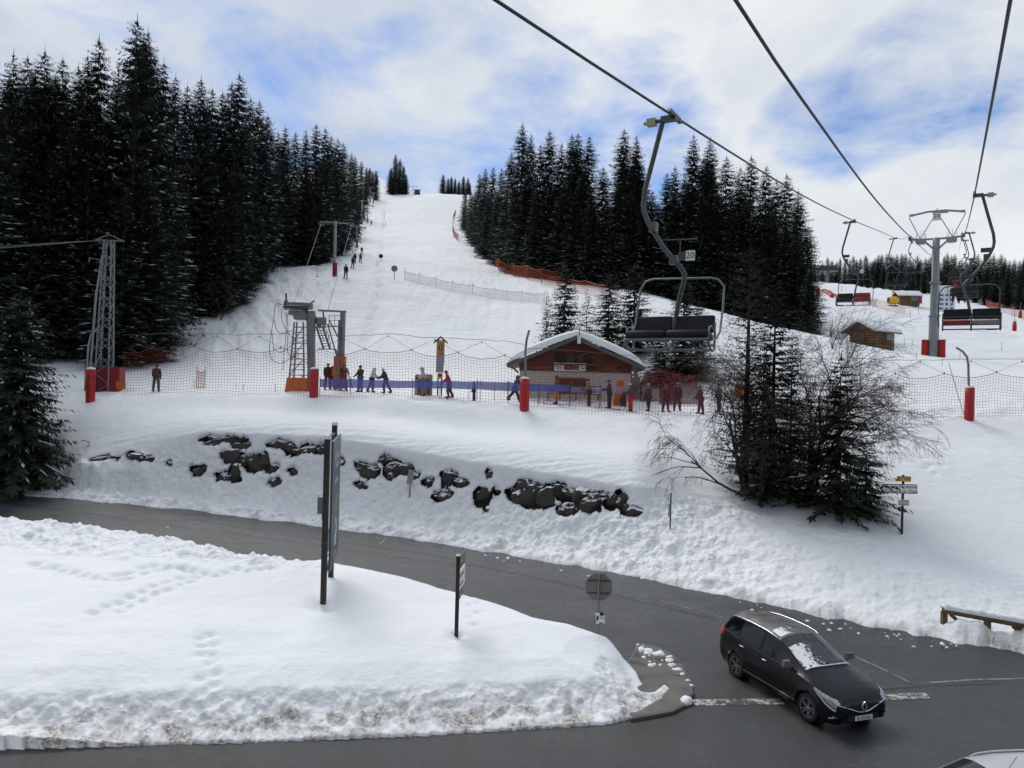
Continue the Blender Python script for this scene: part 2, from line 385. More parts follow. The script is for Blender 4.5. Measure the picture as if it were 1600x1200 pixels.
# footprints across the island and beside the sign on the right
def prints(pts, n, spread=.15, r=.16, dep=.10):
    pts = [Vector(p).xy for p in pts]
    L_ = [0]
    for a, b in zip(pts[:-1], pts[1:]): L_.append(L_[-1] + (b - a).length)
    for k in range(n):
        t = L_[-1] * (k + .5) / n; i = max(j for j in range(len(pts)) if L_[j] <= t); i = min(i, len(pts) - 2)
        q = pts[i].lerp(pts[i + 1], (t - L_[i]) / max(L_[i + 1] - L_[i], 1e-6))
        side = 1 if k % 2 else -1
        dimple(q.x + side * spread + rng.normal(0, .05), q.y + rng.normal(0, .08), r, dep)
prints([hit(728, 995), hit(740, 960), hit(738, 930)], 14)
prints([hit(330, 1110), hit(330, 1040), hit(322, 985)], 14)
prints([hit(150, 960), hit(220, 930), hit(290, 905), hit(420, 880)], 26, .25, .22, .16)
prints([hit(60, 880), hit(160, 905), hit(260, 880), hit(330, 900)], 30, .3, .25, .18)
prints([hit(1440, 700), hit(1455, 740), hit(1475, 700)], 12, .2, .22, .08)
prints([hit(1560, 880), hit(1500, 860), hit(1430, 850)], 12, .2, .22, .08)
dimple(*hit(505, 945).xy, .55, .22); dimple(*hit(713, 994).xy, .3, .12)
# dirt: grime near ploughed edges, plus painted shade in the trench
far_e = np.exp(-np.clip(KK - .9, 0, 9) * 1.15) * (KK > .2)
fe2 = fbm(XX * 1.6, DD * 1.6, 5, .6); fe3 = fbm(XX * 5, DD * 5, 3)
dirt_shade = np.clip(far_e * (.5 + fe2 * 1.8 + fe3 * 1.0), 0, 1) * .75
dirt_shade += np.where(msk, np.clip((1 - sstep(.5, 1.25, dLs)) * (.52 + fe2 * 1.5 + fe3 * .8) * (dUs > .3), 0, 1) * .9, 0)
dirt_shade += np.where(msk, sstep(.1, -.15, dLs) * .9, 0)
dirt_shade += trench * .12  # trench darkened in colour, as shade inside the groove
dirt_shade += band(2, 4.6, .5) * np.clip(fe2 * 1.5 - .75, 0, 1) * .6
dirt_shade = np.clip(dirt_shade, 0, 1)
rough_a = np.clip(lump + np.where(msk, iw, 0) + np.where(msk, lband * .8, 0), 0, 1)
idx = np.arange(NR * NC).reshape(NR, NC)
Fq = np.stack([idx[:-1, :-1], idx[:-1, 1:], idx[1:, 1:], idx[1:, :-1]], -1).reshape(-1, 4)

# snow material
m_snow, t, b = newmat('snow')
geo = t.n('ShaderNodeNewGeometry'); pos = geo.outputs['Position']
at = t.n('ShaderNodeAttribute', attribute_name='dirt_shade').outputs['Fac']
big = t.noise(pos, .12, 4); fine = t.noise(pos, 2.2, 6, .65); grit = t.noise(pos, 14, 3, .7)
white = t.mix(t.ramp(big, [(.3, 0.), (.7, 1.)]), (.80, .83, .87), (.85, .87, .90))
gm = t.math('MULTIPLY', t.math('SUBTRACT', grit, .32), 3.2, True)
d1 = t.math('MULTIPLY', at, t.math('ADD', gm, .25), True)
brown = t.mix(fine, (.30, .26, .21), (.17, .145, .12))
# long groomed streaks on the far piste
mp = t.n('ShaderNodeMapping'); mp.inputs['Scale'].default_value = (1.0, .09, .0); mp.inputs['Rotation'].default_value = (0, 0, R(8)); t.l(pos, mp.inputs['Vector'])
st = t.noise(mp.outputs[0], .9, 6, .7, .6)
mp2 = t.n('ShaderNodeMapping'); mp2.inputs['Scale'].default_value = (.12, .5, .0); mp2.inputs['Rotation'].default_value = (0, 0, R(-30)); t.l(pos, mp2.inputs['Vector'])
st2 = t.noise(mp2.outputs[0], .8, 5, .7, .8)
sep = t.n('ShaderNodeSeparateXYZ'); t.l(pos, sep.inputs[0])
farm = t.ramp(t.math('DIVIDE', sep.outputs[1], 200.0), [(.27, 0.), (.5, 1.)])
c = t.mix(d1, white, brown)
pk = t.math('MULTIPLY', t.math('MULTIPLY', t.ramp(st, [(.42, 1.), (.60, 0.)]), farm), .16); c = t.mix(pk, c, (.62, .68, .75))
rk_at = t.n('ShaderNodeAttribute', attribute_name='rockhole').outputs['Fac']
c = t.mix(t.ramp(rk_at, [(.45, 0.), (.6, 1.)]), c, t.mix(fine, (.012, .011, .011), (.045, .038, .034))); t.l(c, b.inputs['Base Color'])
b.inputs['Roughness'].default_value = .75; b.inputs['Specular IOR Level'].default_value = .25
b.inputs['Subsurface Weight'].default_value = 0
bp = t.n('ShaderNodeBump', i_Strength=.6, i_Distance=.12)
rg_at = t.n('ShaderNodeAttribute', attribute_name='rough').outputs['Fac']
chunk = t.n('ShaderNodeTexVoronoi', i_Scale=3.2); chunk.feature = 'SMOOTH_F1'; t.l(pos, chunk.inputs['Vector'])
chunk2 = t.n('ShaderNodeTexVoronoi', i_Scale=8.0); chunk2.feature = 'SMOOTH_F1'; t.l(pos, chunk2.inputs['Vector'])
hsum = t.math('ADD', t.math('MULTIPLY', t.noise(pos, 1.1, 5, .6), .8), t.math('MULTIPLY', fine, .35))
hsum = t.math('ADD', hsum, t.math('MULTIPLY', rg_at, t.math('ADD', t.math('MULTIPLY', chunk.outputs['Distance'], -1.6), t.math('MULTIPLY', chunk2.outputs['Distance'], -.7))))
hsum = t.math('ADD', hsum, t.math('MULTIPLY', t.math('MULTIPLY', t.math('ADD', st, st2), farm), 7.0))
t.l(hsum, bp.inputs['Height']); t.l(bp.outputs[0], b.inputs['Normal'])

# ------------------------------------------------------------------ world
w = bpy.data.worlds.new("World"); scene.world = w; w.use_nodes = True
t = NT(w.node_tree); bg = w.node_tree.nodes['Background']
SUN_EL, SUN_AZ = R(46), R(-24)       # azimuth from the view axis (+Y), positive to the right
sky = t.n('ShaderNodeTexSky'); sky.sky_type = 'NISHITA'; sky.sun_disc = False; sky.sun_elevation = SUN_EL; sky.sun_rotation = SUN_AZ
sky.air_density = 1.0; sky.dust_density = .3; sky.ozone_density = 3.0; sky.altitude = 1500
dirn = t.n('ShaderNodeTexCoord').outputs['Generated']
sp = t.n('ShaderNodeSeparateXYZ'); t.l(dirn, sp.inputs[0])
dz = t.math('ADD', t.math('MAXIMUM', sp.outputs[2], 0.0), .22)
cb = t.n('ShaderNodeCombineXYZ')
t.l(t.math('DIVIDE', sp.outputs[0], dz), cb.inputs[0]); t.l(t.math('DIVIDE', sp.outputs[1], dz), cb.inputs[1])
pv = cb.outputs[0]
def wnoise(scale, off, detail=7, rough=.58, dist=.4, stretch=(1, 1, 1)):
    mpn = t.n('ShaderNodeMapping'); mpn.inputs['Location'].default_value = off; mpn.inputs['Scale'].default_value = stretch
    t.l(pv, mpn.inputs['Vector']); return t.noise(mpn.outputs[0], scale, detail, rough, dist)
cl = wnoise(1.7, (3.1, 1.7, 0), 8, .6, .5, (1, .8, 1)); cl2 = wnoise(3.2, (8, 2, 0), 7, .62, .3); lite = wnoise(.8, (1, 9, 0), 5, .5, .3)
# gaps where the blue shows: three regions of the sky, torn by noise
gaps = [((430, 120), .18, .80), ((780, 130), .12, .62), ((620, 60), .24, .50), ((620, 190), .10, .45), ((1040, 285), .07, .9), ((925, 245), .06, .7), ((1310, 205), .08, .8), ((1430, 140), .09, .62), ((1560, 160), .08, .5), ((1180, 60), .1, .2)]
acc = None
for (gx, gy), rad, amp in gaps:
    a_, b_ = ray(gx, gy); v = Vector((a_, 1, b_)).normalized()
    vm = t.n('ShaderNodeVectorMath', operation='DISTANCE'); t.l(dirn, vm.inputs[0]); vm.inputs[1].default_value = v
    g_ = t.math('MULTIPLY', t.ramp(t.math('DIVIDE', vm.outputs['Value'], rad * 2), [(0., 1.), (.5, .45), (1., 0.)]), amp)
    acc = g_ if acc is None else t.math('MAXIMUM', acc, g_)
torn = t.math('ADD', acc, t.math('MULTIPLY', t.math('SUBTRACT', t.math('ADD', t.math('MULTIPLY', cl, .6), t.math('MULTIPLY', cl2, .4)), .5), 3.6))
blue_m = t.ramp(torn, [(.30, 0.), (.95, .9)])
shade = t.ramp(t.math('ADD', t.math('MULTIPLY', cl, .5), t.math('MULTIPLY', lite, .5)), [(.36, (.42, .50, .66)), (.48, (.62, .68, .77)), (.58, (.88, .90, .91))])
# the cloud is brighter to the right and at upper left, greyer blue over the left forest
a_, b_ = ray(420, 150); vm = t.n('ShaderNodeVectorMath', operation='DISTANCE'); t.l(dirn, vm.inputs[0]); vm.inputs[1].default_value = Vector((a_, 1, b_)).normalized()
dk = t.ramp(vm.outputs['Value'], [(.0, .45), (.42, 0.)])
shade = t.mix(dk, shade, (.50, .58, .74))
a_, b_ = ray(1330, 280); vm = t.n('ShaderNodeVectorMath', operation='DISTANCE'); t.l(dirn, vm.inputs[0]); vm.inputs[1].default_value = Vector((a_, 1, b_)).normalized()
br = t.ramp(vm.outputs['Value'], [(.0, .55), (.5, 0.)])
shade = t.mix(br, shade, (.86, .89, .90))
vs = t.n('ShaderNodeVectorMath', operation='SCALE'); t.l(shade, vs.inputs[0]); vs.inputs[3].default_value = 10.0
tint = t.n('ShaderNodeVectorMath', operation='MULTIPLY'); t.l(sky.outputs[0], tint.inputs[0]); tint.inputs[1].default_value = (.62, .95, 1.3)
mixed = t.mix(blue_m, vs.outputs[0], tint.outputs[0])
# unseen sky behind the viewer is dimmed to cut the frontal light
fr = t.math('ADD', t.math('MULTIPLY', t.math('ADD', sp.outputs[1], 1.0), .5), t.math('MULTIPLY', sp.outputs[2], .28))
thick = t.ramp(fr, [(.12, .42), (.80, 1.)])
vt = t.n('ShaderNodeVectorMath', operation='MULTIPLY'); t.l(mixed, vt.inputs[0]); t.l(thick, vt.inputs[1]); mixed = vt.outputs[0]
t.l(mixed, bg.inputs['Color']); bg.inputs['Strength'].default_value = .1

sl = bpy.data.lights.new('sun', 'SUN'); sl.energy = 1.85; sl.angle = R(28); sl.color = (1, .96, .9)
so = bpy.data.objects.new('sun', sl); COL.objects.link(so); so.location = (0, 0, 50)
sd = Vector((math.sin(SUN_AZ) * math.cos(SUN_EL), math.cos(SUN_AZ) * math.cos(SUN_EL), math.sin(SUN_EL)))
so.rotation_euler = (-sd).to_track_quat('-Z', 'Y').to_euler()
scene.view_settings.view_transform = 'Standard'; scene.view_settings.look = 'None'; scene.view_settings.exposure = 0
scene.render.engine = 'CYCLES'
scene.cycles.use_denoising = True; scene.cycles.use_adaptive_sampling = True; scene.cycles.adaptive_threshold = .02
scene.cycles.max_bounces = 6; scene.cycles.transparent_max_bounces = 24; scene.cycles.diffuse_bounces = 3

# ------------------------------------------------------------------ road
m_road, t, b = newmat('asphalt')
pos = t.n('ShaderNodeNewGeometry').outputs['Position']
f1 = t.noise(pos, .35, 5, .6); f2 = t.ramp(t.noise(pos, 34, 4, .8), [(.36, 0.), (.64, 1.)]); f3 = t.noise(pos, 1.6, 5, .6)
mpr = t.n('ShaderNodeMapping'); mpr.inputs['Rotation'].default_value = (0, 0, R(24)); mpr.inputs['Scale'].default_value = (.08, 1.1, 0); t.l(pos, mpr.inputs['Vector'])
lane = t.noise(mpr.outputs[0], .9, 4, .6)
wet = t.ramp(t.math('ADD', t.math('MULTIPLY', f1, .75), t.math('MULTIPLY', lane, .25)), [(.40, 0.), (.60, 1.)])
dry = t.mix(f2, (.017, .020, .023), (.046, .051, .057)); damp = t.mix(f2, (.009, .0105, .012), (.027, .031, .035))
c = t.mix(wet, dry, damp); c = t.mix(t.math('MULTIPLY', t.ramp(f3, [(.55, 0.), (.75, 1.)]), .22), c, (.11, .112, .112))
t.l(c, b.inputs['Base Color']); t.l(t.ramp(wet, [(0., .50), (1., .20)]), b.inputs['Roughness']); b.inputs['Specular IOR Level'].default_value = .4
bp = t.n('ShaderNodeBump', i_Strength=.5, i_Distance=.012); t.l(f2, bp.inputs['Height']); t.l(bp.outputs[0], b.inputs['Normal'])
mb = MB(); xsr = [-90, -60, -40, -25, -15, -8, -2, 5, 12, 20, 30, 60]; ysr = [-12, 0, 8, 14, 20, 26, 32, 38, 44, 50]
mb.v = [(x, y, float(zroad(x))) for y in ysr for x in xsr]; nx = len(xsr)
mb.f = [(j * nx + i, j * nx + i + 1, (j + 1) * nx + i + 1, (j + 1) * nx + i) for j in range(len(ysr) - 1) for i in range(nx - 1)]; mb.m = [0] * len(mb.f); mb.sm = [False] * len(mb.f)
road = mb.build('road', m_road); tag(road, kind='structure')
def strip(pts, w, up=.005):
    """flat ribbon on the road through world points"""
    V = []; Fs = []; pts = [Vector((p[0], p[1])) for p in pts]
    sub = []
    for a, b2 in zip(pts[:-1], pts[1:]):
        n = max(1, int((b2 - a).length / .8)); sub += [a.lerp(b2, i / n) for i in range(n)]
    sub.append(pts[-1])
    for i, p in enumerate(sub):
        d = (sub[min(i + 1, len(sub) - 1)] - sub[max(i - 1, 0)]).normalized(); n = Vector((-d.y, d.x)) * w / 2
        for q in (p + n, p - n): V.append((q.x, q.y, float(zroad(q.x)) + up))
        if i: k = 2 * i; Fs.append((k - 2, k - 1, k + 1, k))
    return V, Fs
def worn(name, col, thr, sc=9, rough=.7, under=(.05, .052, .053)):
    m, t, b = newmat(name); pos = t.n('ShaderNodeNewGeometry').outputs['Position']
    f = t.ramp(t.math('ADD', t.math('MULTIPLY', t.noise(pos, sc, 6, .75), .6), t.math('MULTIPLY', t.noise(pos, sc * .2, 3), .4)), [(thr, 0.), (thr + .07, 1.)])
    t.l(t.mix(f, under, col), b.inputs['Base Color']); b.inputs['Roughness'].default_value = rough; return m
mark = MB()
for a_, b_, w_ in (((1083, 1098), (1222, 1096), .34), ((1366, 1090), (1452, 1087), .34)):
    V, Fs = strip([road_hit(*a_), road_hit(*b_)], w_, .006); mark.add(V, Fs)
tag(mark.build('stop_line', worn('worn_white_paint', (.50, .50, .47), .475), road), 'worn white dashed line painted across the junction')
mark = MB()
for pl in (((1318, 1018), (1372, 1042), (1425, 1068)), ((1438, 1068), (1520, 1062), (1620, 1060)), ((1000, 930), (1130, 965)), ((600, 866), (700, 882), (740, 888))):
    V, Fs = strip([road_hit(*p) for p in pl], .09, .004); mark.add(V, Fs)
mark.build('edge_line', worn('faded_paint', (.2, .2, .19), .45), road)
mark = MB()
V, Fs = strip([road_hit(x, y) for x, y in ((-60, 778), (120, 800), (250, 820), (330, 829), (430, 842), (560, 862), (740, 884), (830, 901), (960, 930), (1120, 968))], .05, .007); mark.add(V, Fs)
V, Fs = strip([road_hit(x, y) for x, y in ((240, 814), (300, 812), (380, 824), (500, 843), (640, 862), (720, 875))], .04, .007); mark.add(V, Fs)
V, Fs = strip([road_hit(x, y) for x, y in ((1400, 1090), (1300, 1078), (1380, 1077), (1440, 1072), (1560, 1068))], .05, .007); mark.add(V, Fs)
m_tar = mat('tar_seam', (.016, .016, .017), .4)
mark.build('tar_seam', m_tar, road)
# slush-covered splitter kerb at the island's tip
kp = [(996, 1010), (1020, 1012), (1046, 1022), (1066, 1042), (1080, 1068), (1084, 1088), (1074, 1104), (1052, 1116), (1020, 1122), (985, 1128), (960, 1080)]
kw = [road_hit(x, y) for x, y in kp]; kc = sum(kw, Vector()) / len(kw)
mb = MB(); n = len(kw)
ring = [[(p.x, p.y, float(zroad(p.x)) - .05) for p in kw], [(p.x, p.y, float(zroad(p.x)) + .07) for p in kw], [tuple((p * .96 + kc * .04).xy) + (float(zroad(p.x)) + .09,) for p in kw]]
mb.v = [v for r_ in ring for v in r_] + [(kc.x, kc.y, -7.6)]
for k in range(2): mb.f += [(k * n + i, k * n + (i + 1) % n, (k + 1) * n + (i + 1) % n, (k + 1) * n + i) for i in range(n)]
mb.f += [(2 * n + i, 2 * n + (i + 1) % n, 3 * n) for i in range(n)]; mb.m = [0] * len(mb.f); mb.sm = [False] * len(mb.f)
m_kerb, t, b = newmat('wet_concrete'); pos = t.n('ShaderNodeNewGeometry').outputs['Position']
t.l(t.mix(t.noise(pos, 2.5, 6, .7), (.06, .056, .05), (.17, .16, .145)), b.inputs['Base Color']); t.l(t.ramp(t.noise(pos, 1.5, 3), [(.4, .15), (.6, .6)]), b.inputs['Roughness'])
tag(mb.build('kerb_island', m_kerb), kind='structure')
# ------------------------------------------------------------------ spruces
def foliage_mat(name, a, b2):
    m, t, b = newmat(name)
    co = t.n('ShaderNodeTexCoord').outputs['Object']; oi = t.n('ShaderNodeObjectInfo')
    c = t.mix(t.ramp(t.noise(co, 1.1, 4), [(.35, 0.), (.65, 1.)]), a, b2)
    c = t.mix(t.math('MULTIPLY', oi.outputs['Random'], .5), c, tuple(x * .6 for x in a)); t.l(c, b.inputs['Base Color'])
    b.inputs['Roughness'].default_value = .8; b.inputs['Specular IOR Level'].default_value = .15; return m
m_needle = foliage_mat('spruce_needles', (.021, .032, .024), (.044, .060, .038))
m_needle2 = foliage_mat('near_spruce_needles', (.020, .031, .020), (.044, .058, .034))
m_dull = foliage_mat('thin_conifer_needles', (.045, .055, .036), (.075, .082, .055))
m_bark = mat('spruce_bark', (.050, .043, .037), .9, scale=5, bump=.5)
m_bare = mat('bare_bark', (.055, .047, .040), .9, scale=8, bump=.4)
m_bsnow, t, b = newmat('branch_snow'); b.inputs['Base Color'].default_value = (.70, .74, .80, 1)
t.l(t.mix(t.noise(t.n('ShaderNodeTexCoord').outputs['Object'], 3, 3), (.60, .65, .72), (.78, .81, .85)), b.inputs['Base Color']); b.inputs['Roughness'].default_value = .8

def spruce_mesh(seed, Hh, rad, levels, per, sub, snow, gap=0.0, top_r=.03, low=.05, leaf=1.0, fol=None, droop=.35, bend=0, tp=.52):
    """crown of a spruce: whorls of drooping boughs, each carrying hanging sprays and, on some, a ridge of snow"""
    rg = np.random.default_rng(seed); V = []; Q = []; MI = []; nv = 0
    tv = []
    for L_ in range(levels):
        f = L_ / (levels - 1); f = f ** 1.12
        z0 = Hh * (1 - f * (1 - low)) ; taper = (f ** tp)
        Rl = rad * (top_r + (1 - top_r) * taper) * (1 + .13 * math.sin(L_ * 1.7 + seed)) * (1 - .25 * max(0, f - .85) / .15)
        nb = max(4, int(per * (.55 + .45 * f)))
        a0 = rg.random() * 6.28
        for k in range(nb):
            if rg.random() < gap: continue
            a = a0 + 6.283 * (k + rg.uniform(-.35, .35)) / nb; ln = Rl * rg.uniform(.62, 1.18)
            z = z0 + rg.uniform(-.5, .5) * Hh / levels
            dr_ = droop * (.35 + .9 * f) * rg.uniform(.7, 1.3); ca, sa = math.cos(a), math.sin(a)
            n = max(2, int(sub * (.4 + .6 * ln / rad) + .5))
            ts = (np.arange(n) + rg.uniform(.2, .9, n)) / n
            r = ln * (.12 + .88 * ts)
            zz = z + ln * (.12 * ts - dr_ * ts**1.4 + .16 * ts**3.2)
            base = np.stack([ca * r, sa * r, zz], -1)
            dirv = np.array([ca, sa, -dr_]); dirv /= np.linalg.norm(dirv); side = np.array([-sa, ca, 0.])
            sz = leaf * (.30 + .42 * (1 - ts * .55)) * (.45 + .55 * ln / rad) * rg.uniform(.75, 1.3, n) * min(1, .40 + 5 * f)
            for sgn in (-1, 1, 0):
                if sgn == 0:
                    out = dirv * .75 + np.array([0, 0, -.55])
                    wv = side * .45
                else:
                    out = dirv * .55 + side * .85 * sgn + np.array([0, 0, -.22]); wv = dirv * .42 - side * .1 * sgn
                out = out[None] + rg.normal(0, .16, (n, 3)); s_ = sz[:, None]
                p0 = base - out * s_ * .1; p2 = base + out * s_
                p1 = base + out * s_ * .55 + wv[None] * s_ * .55; p3 = base + out * s_ * .5 - wv[None] * s_ * .5
                q = np.stack([p0, p1, p2, p3], 1).reshape(-1, 3); V.append(q)
                Q.append(nv + np.arange(4 * n).reshape(n, 4)); MI.append(np.zeros(n, int)); nv += 4 * n
            # the stem of the bough itself
            e = np.array([ca * ln, sa * ln, z - dr_ * ln + .28 * ln]); s0 = np.array([0, 0, z]); wv = side * .03 * Hh / 25
            V.append(np.stack([s0 - wv, s0 + wv, e + wv * .4, e - wv * .4])); Q.append(nv + np.arange(4).reshape(1, 4)); MI.append(np.array([2])); nv += 4
            if rg.random() < snow * min(1, .15 + 1.6 * f):
                m_ = rg.integers(1, 3)
                for _ in range(m_):
                    t0 = rg.uniform(.25, .75); t1 = min(1, t0 + rg.uniform(.12, .35))
                    pts = []
                    for t_ in (t0, (t0 + t1) / 2, t1):
                        rr_ = ln * (.12 + .88 * t_); pts.append(np.array([ca * rr_, sa * rr_, z + ln * (.12 * t_ - dr_ * t_**1.4 + .16 * t_**3.2) + .10 * leaf]))
                    w_ = side * leaf * rg.uniform(.05, .12) ; up = np.array([0, 0, .05 * leaf])
                    c0 = rg.uniform(-.25, .25) * side * leaf
                    V.append(np.stack([pts[0] + c0, pts[1] + c0 + w_, pts[2] + c0, pts[1] + c0 - w_ ]) + up)
                    Q.append(nv + np.arange(4).reshape(1, 4)); MI.append(np.array([1])); nv += 4
                    V.append(np.stack([pts[0] + c0, pts[1] + c0 + up * 2, pts[2] + c0, pts[1] + c0 - up]) + up)
                    Q.append(nv + np.arange(4).reshape(1, 4)); MI.append(np.array([1])); nv += 4
    for a_ in (0, 1.57): V.append(np.array([[-.05 * math.cos(a_), -.05 * math.sin(a_), Hh * .985], [.05 * math.cos(a_), .05 * math.sin(a_), Hh * .985], [.01, 0, Hh * 1.03], [-.01, 0, Hh * 1.03]])); Q.append(nv + np.arange(4).reshape(1, 4)); MI.append(np.array([0])); nv += 4
    V = np.concatenate(V); Q = np.concatenate(Q); MI = np.concatenate(MI)
    # leader tuft
    if bend: V[:, 0] += bend * (V[:, 2] / Hh)**2
    return npmesh('crown', V, Q, [fol or m_needle, m_bsnow, m_bark], MI)
def trunk_mesh(Hh, r, lean=0, mats_=None, n=8):
    mb = MB(); pts = [(lean * (k / 8)**2, 0, Hh * k / 8 - .6 * (k == 0)) for k in range(9)]
    mb.tube(pts, [r * (1 - k / 8.3) for k in range(9)], n); me_o = mb.build('trunk', mats_ or m_bark); me = me_o.data; bpy.data.objects.remove(me_o); return me
TREE = []
for sd_, Hh, rad, lv, per, sub, snow, gap in ((1, 25, 4.3, 60, 15, 10, .28, .05), (2, 25, 3.8, 62, 15, 9, .22, .08), (3, 25, 4.7, 58, 16, 10, .34, .07), (4, 25, 3.4, 62, 14, 9, .18, .08), (5, 25, 4.1, 56, 15, 10, .36, .12)):
    TREE.append((spruce_mesh(sd_, Hh, rad, lv, per, sub, snow, gap, leaf=.85), trunk_mesh(Hh * .985, .30), Hh))
def plant(var, pos, height, label, group, name='spruce', wid=1.0, rz=None, cat='tree'):
    crown, trunk, Hh = var; k = height / Hh
    o = thing(name, label, cat, pos, rz if rz is not None else random.uniform(0, 6.28), group)
    o.scale = (k * wid, k * wid, k)
    link('crown', crown, o); link('trunk', trunk, o); return o
def tree_px(x, ytop, d, label, group, var=None, wid=1.0, maxh=34, minh=4, sink=.3):
    q = on(x, d); q.z -= sink; top = zat(x, ytop, d); h = top - q.z
    if h < minh: return None
    h = min(h, maxh); k = random.randrange(5) if var is None else var
    return plant(TREE[k], q, h, label, group, wid=wid * (25 / max(h, 14)) ** .35)
GL = 'spruces of the dark forest left of the ski slope'
LL = 'tall dark snow-dusted spruce in the dense forest left of the ski slope'
sil = [(-34, 105, 60), (8, 88, 66), (30, 92, 78), (57, 83, 70), (85, 95, 80), (110, 108, 66), (124, 90, 88), (141, 64, 76), (172, 112, 80), (200, 34, 66), (217, 54, 74), (243, 100, 76), (262, 122, 112), (281, 136, 108), (302, 126, 84), (320, 142, 94), (336, 148, 98), (350, 132, 96), (362, 118, 92), (380, 155, 106), (394, 160, 104), (408, 182, 110), (425, 208, 150), (436, 200, 118), (452, 208, 150), (468, 205, 132), (484, 196, 122), (498, 202, 128), (508, 214, 160), (518, 218, 155), (527, 225, 185), (540, 240, 250), (546, 244, 240), (556, 252, 320), (564, 260, 380), (579, 266, 400), (586, 284, 560)]
for x, y, d in sil: tree_px(x, y, d, LL, GL, wid=.95)
sx = [s_[0] for s_ in sil]; sy = [s_[1] for s_ in sil]
def skyline(x): return float(np.interp(x, sx, sy))
# the near rows that stand at the edge of the snow, and the fill behind them
for x, y, d in ((40, 330, 61), (75, 250, 63), (100, 215, 64), (130, 260, 63), (155, 180, 66), (187, 310, 60), (215, 250, 63), (236, 190, 68), (232, 320, 62), (316, 360, 79), (334, 330, 80), (350, 300, 82), (366, 320, 84), (382, 330, 89), (396, 330, 94), (310, 290, 84), (322, 250, 86), (340, 330, 84), (352, 270, 88), (314, 380, 82), (364, 320, 92), (376, 300, 97), (390, 290, 103), (402, 300, 108), (412, 330, 114), (455, 290, 126), (470, 270, 122), (440, 280, 130), (474, 280, 118), (486, 300, 122), (496, 290, 130), (508, 310, 148), (520, 290, 176), (533, 300, 215), (548, 290, 280), (374, 200, 98), (336, 220, 92)):
    tree_px(x, y, d, LL, GL, wid=1.1)
k = 0
while k < 62:
    x = random.uniform(-160, 515); d = random.uniform(68, 118) if x < 410 else random.uniform(130, 210)
    if 232 < x < 300 and d < 112: continue
    if x > 262 and d < 88 + (x - 300) * .30: continue
    y = skyline(x) + random.uniform(18, 150)
    if tree_px(x, y, d, LL, GL, minh=9, wid=1.1): k += 1
# right-hand stand
GR = 'spruces of the dark stand right of the ski slope'; LR = 'tall dark spruce in the stand to the right of the ski slope'
silr = [(719, 296, 300), (728, 300, 270), (741, 272, 240), (750, 264, 225), (762, 262, 205), (775, 264, 190), (790, 240, 165), (806, 195, 136), (820, 212, 140), (835, 228, 132), (849, 206, 132), (868, 226, 132), (884, 212, 128), (893, 210, 124), (911, 214, 122), (934, 262, 124), (965, 204, 118), (985, 214, 114), (1012, 300, 120), (1034, 272, 118), (1046, 262, 116), (1074, 213, 110), (1100, 217, 108), (1126, 246, 112), (1148, 263, 114), (1165, 246, 108), (1189, 262, 110), (1205, 282, 112), (1221, 274, 102), (1240, 300, 108), (1256, 354, 98)]
for x, y, d in silr: tree_px(x, y, d, LR, GR, wid=.98)
for x, y, d in ((770, 300, 172), (783, 310, 160), (798, 290, 140), (815, 280, 126), (832, 300, 118), (852, 290, 116), (872, 300, 112), (895, 290, 108), (918, 300, 104), (940, 310, 102), (958, 290, 100), (978, 300, 98), (1000, 320, 100), (1022, 320, 98), (1046, 300, 96), (1066, 290, 96), (1090, 300, 94), (1112, 300, 94), (1135, 310, 92), (1158, 310, 92), (1180, 320, 92), (1200, 330, 92), (1222, 350, 94), (1240, 370, 92), (1262, 420, 88), (735, 300, 250), (748, 300, 215), (757, 300, 196)):
    tree_px(x, y, d, LR, GR, wid=1.12)
sxr = [s_[0] for s_ in silr]; syr = [s_[1] for s_ in silr]; k = 0
while k < 34:
    x = random.uniform(800, 1250); d = random.uniform(112, 150); y = float(np.interp(x, sxr, syr)) + random.uniform(20, 120)
    if tree_px(x, y, d, LR, GR, minh=9, wid=1.1): k += 1
# summit clusters
for x, y, d in ((602, 262, 438), (609, 241, 440), (616, 248, 436), (622, 258, 440), (626, 272, 442), (606, 275, 430)): tree_px(x, y, d, 'dark spruce of the lone clump standing in the middle of the upper piste', 'spruces of the lone clump on the upper piste', wid=1.1)
for x, y, d in ((684, 272, 440), (692, 278, 438), (697, 276, 442), (703, 278, 436), (709, 282, 440), (716, 275, 438), (723, 278, 442), (726, 286, 430)): tree_px(x, y, d, 'small dark spruce on the skyline at the right end of the summit', 'spruces on the summit skyline', wid=1.1)
for x, y, d in ((569, 262, 420), (574, 268, 450), (581, 275, 500), (590, 283, 560)): tree_px(x, y, d, 'small distant spruce on the skyline at the top of the tow track', 'spruces at the top of the tow track', wid=1.1, minh=3)
# far ridge wood on the right
GF = 'spruces of the far ridge wood behind the chairlift'; k = 0
x = 1262
while x < 1660:
    base_y = float(np.interp(x, [1262, 1285, 1300, 1400, 1500, 1600], [412, 402, 401, 398, 399, 402])); tree_px(x, base_y + random.uniform(-5, 9), random.uniform(400, 450), 'distant spruce in the far wood along the ridge behind the chairlift', GF, wid=1.15); x += random.uniform(4.5, 8)
x = 1340
while x < 1670:
    tree_px(x, random.uniform(406, 424), random.uniform(300, 390), 'distant spruce in the far wood along the ridge behind the chairlift', GF, wid=1.2, minh=5); x += random.uniform(7, 12)
for x, y, d in ((1342, 436, 320), (1352, 440, 300), (1362, 438, 300), (1376, 444, 290), (1388, 446, 285), (1400, 448, 280), (1520, 430, 250), (1536, 440, 240), (1552, 436, 240), (1570, 430, 245), (1590, 440, 235), (1606, 432, 240), (1500, 440, 262)):
    tree_px(x, y, d, 'low bushy conifer at the foot of the far ridge wood', 'low conifers below the far ridge wood', wid=1.6, minh=1.5)

